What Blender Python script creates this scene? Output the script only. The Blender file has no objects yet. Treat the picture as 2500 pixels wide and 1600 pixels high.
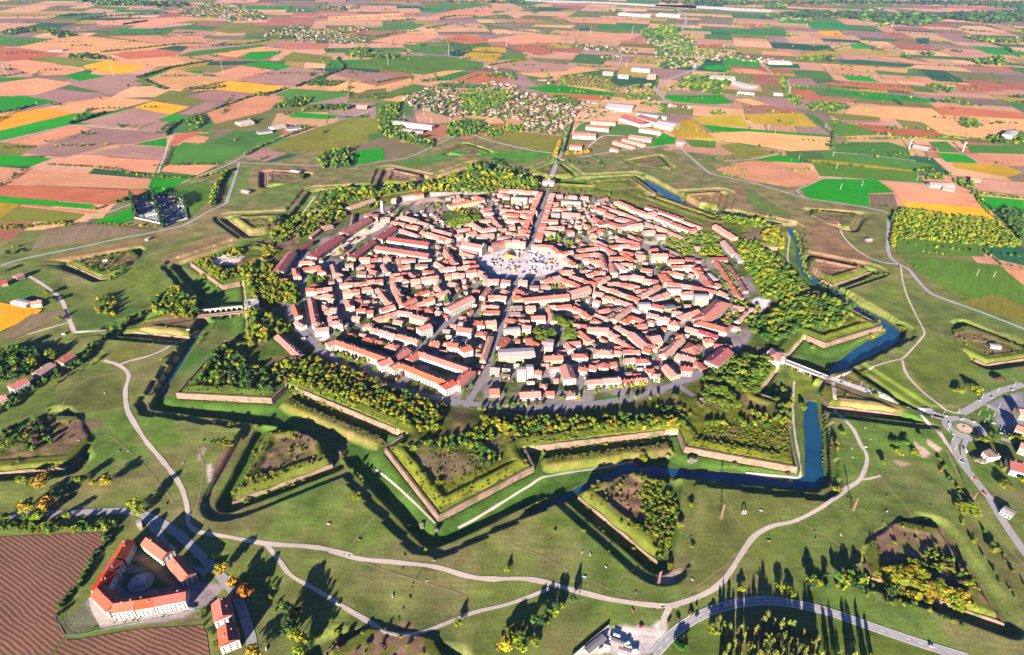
import bpy, math, random
import numpy as np
from mathutils import Vector, Matrix
R = math.radians
SC = bpy.context.scene
COL = SC.collection
random.seed(11); RNG = np.random.default_rng(11)

# ---------------------------------------------------------------- camera, world, sun, exposure
CAM_H, CAM_F, CAM_PITCH, CAM_ROLL = 544.54, 1544.0136, 0.55204584, -0.0220252
cam_d = bpy.data.cameras.new("camera"); cam = bpy.data.objects.new("camera", cam_d); COL.objects.link(cam)
cam_d.sensor_fit = 'HORIZONTAL'; cam_d.sensor_width = 36.0; cam_d.lens = CAM_F / 2500 * 36.0
cam_d.clip_start = 5; cam_d.clip_end = 90000
cam.location = (0, 0, CAM_H)
cam.matrix_world = Matrix.Translation((0, 0, CAM_H)) @ Matrix.Rotation(R(90) - CAM_PITCH, 4, 'X') @ Matrix.Rotation(-CAM_ROLL, 4, 'Z')
SC.camera = cam
SUN_EL, SUN_AZ = 14.5, 197.0          # elevation; direction the sun stands in, clockwise from +Y
w = bpy.data.worlds.new("World"); SC.world = w; w.use_nodes = True
nt = w.node_tree; bg = nt.nodes["Background"]; sky = nt.nodes.new("ShaderNodeTexSky")
sky.sky_type = 'NISHITA'; sky.sun_disc = False; sky.sun_elevation = R(SUN_EL); sky.sun_rotation = R(SUN_AZ)
sky.air_density = 0.5; sky.dust_density = 0.1; sky.ozone_density = 5.0
nt.links.new(sky.outputs[0], bg.inputs[0]); bg.inputs[1].default_value = 0.05
sd = bpy.data.lights.new("sun", 'SUN'); sd.energy = 5.0; sd.angle = R(0.5); sd.color = (1.0, 0.90, 0.76)
so = bpy.data.objects.new("sun", sd); COL.objects.link(so)
ce = math.cos(R(SUN_EL))
sdir = Vector((math.sin(R(SUN_AZ)) * ce, math.cos(R(SUN_AZ)) * ce, math.sin(R(SUN_EL))))
so.rotation_euler = (-sdir).to_track_quat('-Z', 'Y').to_euler()
vs = SC.view_settings; vs.view_transform = 'Standard'; vs.look = 'None'; vs.exposure = 2.55; vs.gamma = 1.0; vs.use_curve_mapping = False
SC.cycles.max_bounces = 4; SC.cycles.diffuse_bounces = 2; SC.cycles.glossy_bounces = 2
SC.cycles.transparent_max_bounces = 4; SC.cycles.volume_bounces = 0
SC.cycles.use_denoising = True

# ---------------------------------------------------------------- from traced photo points to places on the ground
CX, CY, PH = 16.04, 1109.04, -98.306
TILES = dict(A=(0,0,900),B=(800,0,900),C=(1600,0,900),D=(0,512,900),E=(800,512,900),F=(1600,512,900),G=(0,1024,900),
  H=(800,1024,900),I=(1600,1024,900),p=(640,440,450),q=(1050,440,450),r=(1450,440,450),s=(640,700,450),t=(1050,700,450),
  u=(1450,700,450),v=(1950,850,550),w=(0,1180,650))
_c, _s = math.cos(CAM_PITCH), math.sin(CAM_PITCH); _cr, _sr = math.cos(CAM_ROLL), math.sin(CAM_ROLL)
def gxy(t, u, v, z=0.0):
    x0, y0, wd = TILES[t]; k = wd / 2406
    a = np.asarray(u, float) * k + x0 - 1250; b = 800 - (np.asarray(v, float) * k + y0)
    uu = (a * _cr + b * _sr) / CAM_F; ww = (-a * _sr + b * _cr) / CAM_F
    tt = (np.asarray(z, float) - CAM_H) / (-_s + ww * _c)
    return np.stack([uu * tt, (_c + ww * _s) * tt], -1)
def project(x, y, z):
    zz = z - CAM_H; d = y * _c - zz * _s; up = y * _s + zz * _c
    a = x / d * CAM_F; b = up / d * CAM_F
    return 1250 + a * _cr - b * _sr, 800 - (a * _sr + b * _cr), d
def pts(sx, z=0.0):
    """'D 10,20 30,40' -> ground points; a tile letter may come again within the string"""
    out = []; t = None
    for tok in sx.split():
        if ',' in tok:
            u, v = tok.split(','); out.append(gxy(t, float(u), float(v), z))
        else: t = tok
    return np.array(out)

# ---------------------------------------------------------------- small maths
def ss(e0, e1, x):
    t = np.clip((x - e0) / (e1 - e0), 0, 1); return t * t * (3 - 2 * t)
def ln(e0, e1, x): return np.clip((x - e0) / (e1 - e0), 0, 1)
def _hash(ix, iy, seed):
    h = (ix.astype(np.int64) * 374761393 + iy.astype(np.int64) * 668265263 + seed * 974711) & 0x7fffffff
    h = ((h ^ (h >> 13)) * 1274126177) & 0x7fffffff
    return ((h ^ (h >> 16)) & 0xffff) / 65535.0
def vnoise(x, y, sc, seed=0):
    fx, fy = x / sc, y / sc; ix, iy = np.floor(fx), np.floor(fy); a, b = fx - ix, fy - iy
    a = a * a * (3 - 2 * a); b = b * b * (3 - 2 * b)
    return (_hash(ix, iy, seed) * (1 - a) + _hash(ix + 1, iy, seed) * a) * (1 - b) + (_hash(ix, iy + 1, seed) * (1 - a) + _hash(ix + 1, iy + 1, seed) * a) * b
def segd(px, py, a, b):
    dx, dy = b[0] - a[0], b[1] - a[1]; t = np.clip(((px - a[0]) * dx + (py - a[1]) * dy) / (dx * dx + dy * dy + 1e-12), 0, 1)
    return np.hypot(px - a[0] - t * dx, py - a[1] - t * dy)
def pip(px, py, poly):
    ins = np.zeros(px.shape, bool); n = len(poly)
    for i in range(n):
        x1, y1 = poly[i]; x2, y2 = poly[(i + 1) % n]
        if y1 == y2: continue
        c = ((y1 > py) != (y2 > py)) & (px < (x2 - x1) * (py - y1) / (y2 - y1) + x1); ins ^= c
    return ins
def sdf(px, py, poly):
    d = np.full(px.shape, 1e9); n = len(poly)
    for i in range(n): d = np.minimum(d, segd(px, py, poly[i], poly[(i + 1) % n]))
    return np.where(pip(px, py, poly), d, -d)
def half_sdf(px, py, line, closing):
    """signed distance to an open line; inside = within line + closing points"""
    d = np.full(px.shape, 1e9)
    for i in range(len(line) - 1): d = np.minimum(d, segd(px, py, line[i], line[i + 1]))
    return np.where(pip(px, py, list(line) + closing), d, -d)
def catmull(P, step=8.0):
    P = np.asarray(P); out = []
    for i in range(len(P) - 1):
        p0 = P[max(i - 1, 0)]; p1 = P[i]; p2 = P[i + 1]; p3 = P[min(i + 2, len(P) - 1)]
        n = max(1, int(np.hypot(*(p2 - p1)) / step))
        for j in range(n):
            t = j / n
            out.append(.5 * ((2 * p1) + (p2 - p0) * t + (2 * p0 - 5 * p1 + 4 * p2 - p3) * t * t + (3 * p1 - p0 - 3 * p2 + p3) * t ** 3))
    out.append(P[-1]); return np.array(out)

# ---------------------------------------------------------------- materials
MATS = {}
def new_mat(name):
    m = bpy.data.materials.new(name); m.use_nodes = True; n = m.node_tree.nodes; b = n["Principled BSDF"]
    b.inputs["Roughness"].default_value = .9; b.inputs["Specular IOR Level"].default_value = .15
    MATS[name] = m; return m, n, m.node_tree.links, b
def mix(n, l, typ, fac, a, b):
    x = n.new("ShaderNodeMix"); x.data_type = 'RGBA'; x.blend_type = typ
    for s, val in ((0, fac), (6, a), (7, b)):
        if hasattr(val, 'links') or hasattr(val, 'is_linked'): l.new(val, x.inputs[s])
        elif isinstance(val, (int, float)): x.inputs[s].default_value = val if s == 0 else (val, val, val, 1)
        else: x.inputs[s].default_value = (*val, 1)
    return x.outputs[2]
def noise(n, l, scale, detail=3, vec=None, rough=.6):
    x = n.new("ShaderNodeTexNoise"); x.inputs["Scale"].default_value = scale; x.inputs["Detail"].default_value = detail; x.inputs["Roughness"].default_value = rough
    if vec is not None: l.new(vec, x.inputs["Vector"])
    return x.outputs[0]
def ramp(n, l, fac, stops):
    x = n.new("ShaderNodeValToRGB"); e = x.color_ramp.elements
    while len(e) < len(stops): e.new(.5)
    for i, (p, c) in enumerate(stops):
        e[i].position = p; e[i].color = (*c, 1) if not isinstance(c, (int, float)) else (c, c, c, 1)
    l.new(fac, x.inputs[0]); return x.outputs[0]
def simple(name, col, var=.25, scale=.6, rough=.9, rnd=0.0, spec=.15, metal=0.0):
    """one colour broken up by noise (world metres) and, if asked, by object"""
    m, n, l, b = new_mat(name)
    tc = n.new("ShaderNodeTexCoord"); nz = noise(n, l, scale, 4, tc.outputs["Object"])
    f = ramp(n, l, nz, [(.3, 1 - var), (.7, 1 + var * .5)])
    c = mix(n, l, 'MULTIPLY', 1.0, col, f)
    if rnd:
        oi = n.new("ShaderNodeObjectInfo"); hv = n.new("ShaderNodeHueSaturation")
        mr = n.new("ShaderNodeMapRange"); mr.inputs[3].default_value = 1 - rnd; mr.inputs[4].default_value = 1 + rnd
        l.new(oi.outputs["Random"], mr.inputs[0]); l.new(mr.outputs[0], hv.inputs["Value"]); l.new(c, hv.inputs["Color"]); c = hv.outputs[0]
        m2 = n.new("ShaderNodeMath"); m2.operation = 'MULTIPLY'; m2.inputs[1].default_value = 13.7; m3 = n.new("ShaderNodeMath"); m3.operation = 'FRACT'; m4 = n.new("ShaderNodeMapRange"); m4.inputs[3].default_value = .5 - rnd * .05; m4.inputs[4].default_value = .5 + rnd * .09
        l.new(oi.outputs["Random"], m2.inputs[0]); l.new(m2.outputs[0], m3.inputs[0]); l.new(m3.outputs[0], m4.inputs[0]); l.new(m4.outputs[0], hv.inputs["Hue"])
        m5 = n.new("ShaderNodeMath"); m5.operation = 'MULTIPLY'; m5.inputs[1].default_value = 5.3; m6 = n.new("ShaderNodeMath"); m6.operation = 'FRACT'; m7 = n.new("ShaderNodeMapRange"); m7.inputs[3].default_value = 1 - rnd * 1.4; m7.inputs[4].default_value = 1.08
        l.new(oi.outputs["Random"], m5.inputs[0]); l.new(m5.outputs[0], m6.inputs[0]); l.new(m6.outputs[0], m7.inputs[0]); l.new(m7.outputs[0], hv.inputs["Saturation"])
    l.new(c, b.inputs["Base Color"]); b.inputs["Roughness"].default_value = rough; b.inputs["Specular IOR Level"].default_value = spec; b.inputs["Metallic"].default_value = metal
    return m
def terrain_mat():
    m, n, l, b = new_mat("ground_cover")
    at = n.new("ShaderNodeAttribute"); at.attribute_name = "col"; g = n.new("ShaderNodeNewGeometry")
    pos = g.outputs["Position"]
    n1 = noise(n, l, .035, 5, pos); n2 = noise(n, l, .45, 5, pos, .7)
    f1 = ramp(n, l, n1, [(.28, .62), (.72, 1.32)]); f2 = ramp(n, l, n2, [(.25, .55), (.75, 1.38)])
    c = mix(n, l, 'MULTIPLY', 1.0, at.outputs["Color"], f1); c = mix(n, l, 'MULTIPLY', 1.0, c, f2)
    mp = n.new("ShaderNodeMapping"); mp.inputs["Rotation"].default_value = (0, 0, .5); mp.inputs["Scale"].default_value = (.018, .3, 1); l.new(pos, mp.inputs[0])
    c = mix(n, l, 'MULTIPLY', 1.0, c, ramp(n, l, noise(n, l, 1.0, 3, mp.outputs[0]), [(.3, .84), (.7, 1.14)]))
    n3 = noise(n, l, .09, 3, pos); f3 = ramp(n, l, n3, [(.45, 0.0), (.75, .35)])
    c = mix(n, l, 'MIX', f3, c, mix(n, l, 'MULTIPLY', 1.0, c, (1.25, .92, .9)))
    l.new(c, b.inputs["Base Color"]); b.inputs["Specular IOR Level"].default_value = .05
    return m
def crop_mat():
    m, n, l, b = new_mat("crop")
    at = n.new("ShaderNodeAttribute"); at.attribute_name = "col"; uv = n.new("ShaderNodeUVMap"); uv.uv_map = "rows"
    g = n.new("ShaderNodeNewGeometry")
    sp = n.new("ShaderNodeMapping"); sp.inputs["Scale"].default_value = (.012, .16, 1); l.new(uv.outputs[0], sp.inputs[0])
    st = noise(n, l, 1.0, 4, sp.outputs[0]); f0 = ramp(n, l, st, [(.3, .80), (.7, 1.16)])
    n1 = noise(n, l, .009, 4, g.outputs["Position"]); f1 = ramp(n, l, n1, [(.3, .86), (.7, 1.13)])
    n2 = noise(n, l, .12, 4, g.outputs["Position"]); f2 = ramp(n, l, n2, [(.3, .86), (.7, 1.12)])
    c = at.outputs["Color"]
    for f in (f0, f1, f2): c = mix(n, l, 'MULTIPLY', 1.0, c, f)
    l.new(c, b.inputs["Base Color"]); b.inputs["Specular IOR Level"].default_value = .04
    return m
def plough_mat():
    m, n, l, b = new_mat("furrows")
    uv = n.new("ShaderNodeUVMap"); uv.uv_map = "rows"; g = n.new("ShaderNodeNewGeometry")
    wv = n.new("ShaderNodeTexWave"); wv.bands_direction = 'Y'; wv.inputs["Scale"].default_value = .085; wv.inputs["Distortion"].default_value = 4.5; wv.inputs["Detail"].default_value = 3; wv.inputs["Detail Scale"].default_value = .35
    l.new(uv.outputs[0], wv.inputs[0])
    c = ramp(n, l, wv.outputs[1], [(.15, (.075, .032, .022)), (.6, (.125, .062, .042)), (.95, (.17, .085, .05))])
    n1 = noise(n, l, .02, 4, g.outputs["Position"]); n2 = noise(n, l, .5, 4, g.outputs["Position"])
    c = mix(n, l, 'MULTIPLY', 1.0, c, ramp(n, l, n1, [(.3, .8), (.7, 1.15)])); c = mix(n, l, 'MULTIPLY', 1.0, c, ramp(n, l, n2, [(.3, .8), (.7, 1.2)]))
    l.new(c, b.inputs["Base Color"]); return m
def leaf_mat(name, attr=False, col=(.1, .1, .02)):
    m, n, l, b = new_mat(name); g = n.new("ShaderNodeNewGeometry")
    if attr:
        at = n.new("ShaderNodeAttribute"); at.attribute_name = "col"; c = at.outputs["Color"]
    else:
        oi = n.new("ShaderNodeObjectInfo"); hv = n.new("ShaderNodeHueSaturation"); hv.inputs["Color"].default_value = (*col, 1)
        mr = n.new("ShaderNodeMapRange"); mr.inputs[3].default_value = .475; mr.inputs[4].default_value = .525; l.new(oi.outputs["Random"], mr.inputs[0]); l.new(mr.outputs[0], hv.inputs["Hue"])
        mv = n.new("ShaderNodeMapRange"); mv.inputs[3].default_value = .75; mv.inputs[4].default_value = 1.25
        ml = n.new("ShaderNodeMath"); ml.operation = 'FRACT'; mm = n.new("ShaderNodeMath"); mm.operation = 'MULTIPLY'; mm.inputs[1].default_value = 7.31
        l.new(oi.outputs["Random"], mm.inputs[0]); l.new(mm.outputs[0], ml.inputs[0]); l.new(ml.outputs[0], mv.inputs[0]); l.new(mv.outputs[0], hv.inputs["Value"]); c = hv.outputs[0]
    nz = noise(n, l, .55, 3, g.outputs["Position"]); c = mix(n, l, 'MULTIPLY', 1.0, c, ramp(n, l, nz, [(.3, .62), (.7, 1.35)]))
    l.new(c, b.inputs["Base Color"]); b.inputs["Roughness"].default_value = .8; b.inputs["Specular IOR Level"].default_value = .1
    return m
def attr_mat(name, rough=.9, nscale=.5, var=.2):
    m, n, l, b = new_mat(name); at = n.new("ShaderNodeAttribute"); at.attribute_name = "col"; g = n.new("ShaderNodeNewGeometry")
    nz = noise(n, l, nscale, 4, g.outputs["Position"])
    l.new(mix(n, l, 'MULTIPLY', 1.0, at.outputs["Color"], ramp(n, l, nz, [(.3, 1 - var), (.7, 1 + var * .6)])), b.inputs["Base Color"]); b.inputs["Roughness"].default_value = rough
    return m
def masonry_mat():
    m, n, l, b = new_mat("weathered_brick"); g = n.new("ShaderNodeNewGeometry"); mp = n.new("ShaderNodeMapping"); mp.inputs["Scale"].default_value = (.35, .35, .9); l.new(g.outputs["Position"], mp.inputs[0])
    c = ramp(n, l, noise(n, l, .25, 5, mp.outputs[0], .7), [(.28, (.06, .042, .03)), (.45, (.115, .075, .055)), (.62, (.15, .098, .073)), (.78, (.19, .14, .11))])
    c = mix(n, l, 'MIX', ramp(n, l, noise(n, l, .06, 4, g.outputs["Position"]), [(.52, 0.0), (.66, .8)]), c, (.045, .055, .014))
    l.new(c, b.inputs["Base Color"]); return m
def water_mat():
    m, n, l, b = new_mat("moat_water"); g = n.new("ShaderNodeNewGeometry")
    n1 = noise(n, l, .03, 3, g.outputs["Position"])
    l.new(ramp(n, l, n1, [(.3, (.004, .028, .062)), (.7, (.007, .048, .088))]), b.inputs["Base Color"])
    b.inputs["Roughness"].default_value = .12; b.inputs["Specular IOR Level"].default_value = .5
    bp = n.new("ShaderNodeBump"); bp.inputs["Strength"].default_value = .08; l.new(noise(n, l, .6, 3, g.outputs["Position"]), bp.inputs["Height"]); l.new(bp.outputs[0], b.inputs["Normal"])
    return m

# ---------------------------------------------------------------- mesh helpers
def link_mesh(name, me, mat=None, parent=None):
    o = bpy.data.objects.new(name, me); COL.objects.link(o)
    if mat: me.materials.append(mat)
    if parent: o.parent = parent
    return o
def mk(name, V, F, mat=None, parent=None):
    me = bpy.data.meshes.new(name); me.from_pydata([tuple(map(float, v)) for v in V], [], F); me.update()
    return link_mesh(name, me, mat, parent)
def big(name, V, quads, mat, cols=None, dom='POINT', parent=None):
    """fast build from arrays; quads (n,4) or tris (n,3); cols per point or per face"""
    V = np.asarray(V, np.float32); Q = np.asarray(quads, np.int32); k = Q.shape[1]
    me = bpy.data.meshes.new(name); me.vertices.add(len(V)); me.vertices.foreach_set("co", V.ravel())
    me.loops.add(Q.size); me.loops.foreach_set("vertex_index", Q.ravel()); me.polygons.add(len(Q))
    me.polygons.foreach_set("loop_start", np.arange(0, Q.size, k, dtype=np.int32))
    me.update(calc_edges=True)
    if cols is not None:
        ca = me.attributes.new("col", 'FLOAT_COLOR', dom); c4 = np.ones((len(cols), 4), np.float32); c4[:, :3] = cols; ca.data.foreach_set("color", c4.ravel())
    return link_mesh(name, me, mat, parent)
def tag(o, label=None, cat=None, group=None, kind=None):
    if label: o["label"] = label
    if cat: o["category"] = cat
    if group: o["group"] = group
    if kind: o["kind"] = kind
    return o
def empty(name, loc, rz=0.0):
    o = bpy.data.objects.new(name, None); o.empty_display_size = .5; COL.objects.link(o); o.location = loc; o.rotation_euler = (0, 0, rz); return o
class MB:
    """collects boxes, prisms and tubes into one mesh"""
    def __init__(s): s.V = []; s.F = []
    def add(s, V, F):
        k = len(s.V); s.V += [tuple(map(float, v)) for v in V]; s.F += [tuple(i + k for i in f) for f in F]
    def box(s, x0, x1, y0, y1, z0, z1):
        s.add([(x0,y0,z0),(x1,y0,z0),(x1,y1,z0),(x0,y1,z0),(x0,y0,z1),(x1,y0,z1),(x1,y1,z1),(x0,y1,z1)],
              [(0,3,2,1),(4,5,6,7),(0,1,5,4),(1,2,6,5),(2,3,7,6),(3,0,4,7)])
    def prism(s, poly, z0, z1):
        n = len(poly); s.add([(x, y, z0) for x, y in poly] + [(x, y, z1) for x, y in poly],
              [tuple(range(n - 1, -1, -1)), tuple(range(n, 2 * n))] + [(i, (i + 1) % n, n + (i + 1) % n, n + i) for i in range(n)])
    def bar(s, a, b, r, r2=None, n=5):
        a, b = Vector(a), Vector(b); d = (b - a).normalized(); up = Vector((0, 0, 1)) if abs(d.z) < .9 else Vector((1, 0, 0))
        e = d.cross(up).normalized(); f = d.cross(e); r2 = r if r2 is None else r2
        V = [a + (e * math.cos(t) + f * math.sin(t)) * r for t in [2 * math.pi * i / n for i in range(n)]] + [b + (e * math.cos(t) + f * math.sin(t)) * r2 for t in [2 * math.pi * i / n for i in range(n)]]
        s.add(V, [tuple(range(n - 1, -1, -1)), tuple(range(n, 2 * n))] + [(i, (i + 1) % n, n + (i + 1) % n, n + i) for i in range(n)])
    def build(s, name, mat, parent=None): return mk(name, s.V, s.F, mat, parent)
    def mesh(s, name, mat):
        me = bpy.data.meshes.new(name); me.from_pydata(s.V, [], s.F); me.update(); me.materials.append(mat); return me
def ordinal(n):
    w = ["zeroth","first","second","third","fourth","fifth","sixth","seventh","eighth","ninth","tenth","eleventh","twelfth","thirteenth","fourteenth","fifteenth","sixteenth","seventeenth","eighteenth","nineteenth"]
    if n < 20: return w[n]
    tens = {2:"twent",3:"thirt",4:"fort",5:"fift",6:"sixt",7:"sevent",8:"eight",9:"ninet"}
    if n % 10 == 0 and n < 100: return tens[n // 10] + "ieth"
    return tens[(n // 10) % 10] + "y-" + w[n % 10] if n < 100 else str(n) + "th"

# ---------------------------------------------------------------- the fortress ground as one height field
GATES = (1, 4, 7)
WATER_PX = ["F 858,115 905,108 935,190 945,290 990,400 1060,450 1130,490 1230,560 1320,630 1420,680 1500,720 1560,760 1600,800 1590,850 1530,900 1420,950 1320,1000 1220,1050 1135,1090 1120,1060 1200,985 1290,915 1380,860 1460,830 1510,800 1480,760 1400,705 1300,650 1200,570 1110,520 1010,470 960,420 925,330 915,220 870,140",
  "I 975,-100 1000,-120 1055,-110 1065,0 1090,100 1095,250 1100,400 1085,440 1000,458 800,440 600,425 400,405 200,385 0,365 H 2340,372 2150,365 2000,360 1880,380 1800,430 1720,440 1600,500 1450,570 1330,625 1330,615 1450,550 1590,470 1720,395 1880,330 1950,280 2100,300 2300,325 I 0,310 200,330 400,345 600,352 800,380 930,385 975,370 975,200 970,0",
  "D 1330,745 1300,790 1215,930 1110,1090 1050,1190 1060,1200 1120,1110 1225,945 1310,800",
  "B 2080,1170 2150,1205 2300,1290 2406,1350 2406,1365 2250,1300 2100,1220",
  "C 0,1205 80,1250 200,1320 260,1345 180,1330 60,1280 0,1225",
  "r 660,0 760,60 860,130 1000,200 1150,260 1230,310 1130,290 980,220 850,160 700,60",
  "r 1600,410 1760,430 1750,480 1640,465"]
WATER = [pts(s_, -8.2) for s_ in WATER_PX]
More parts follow.
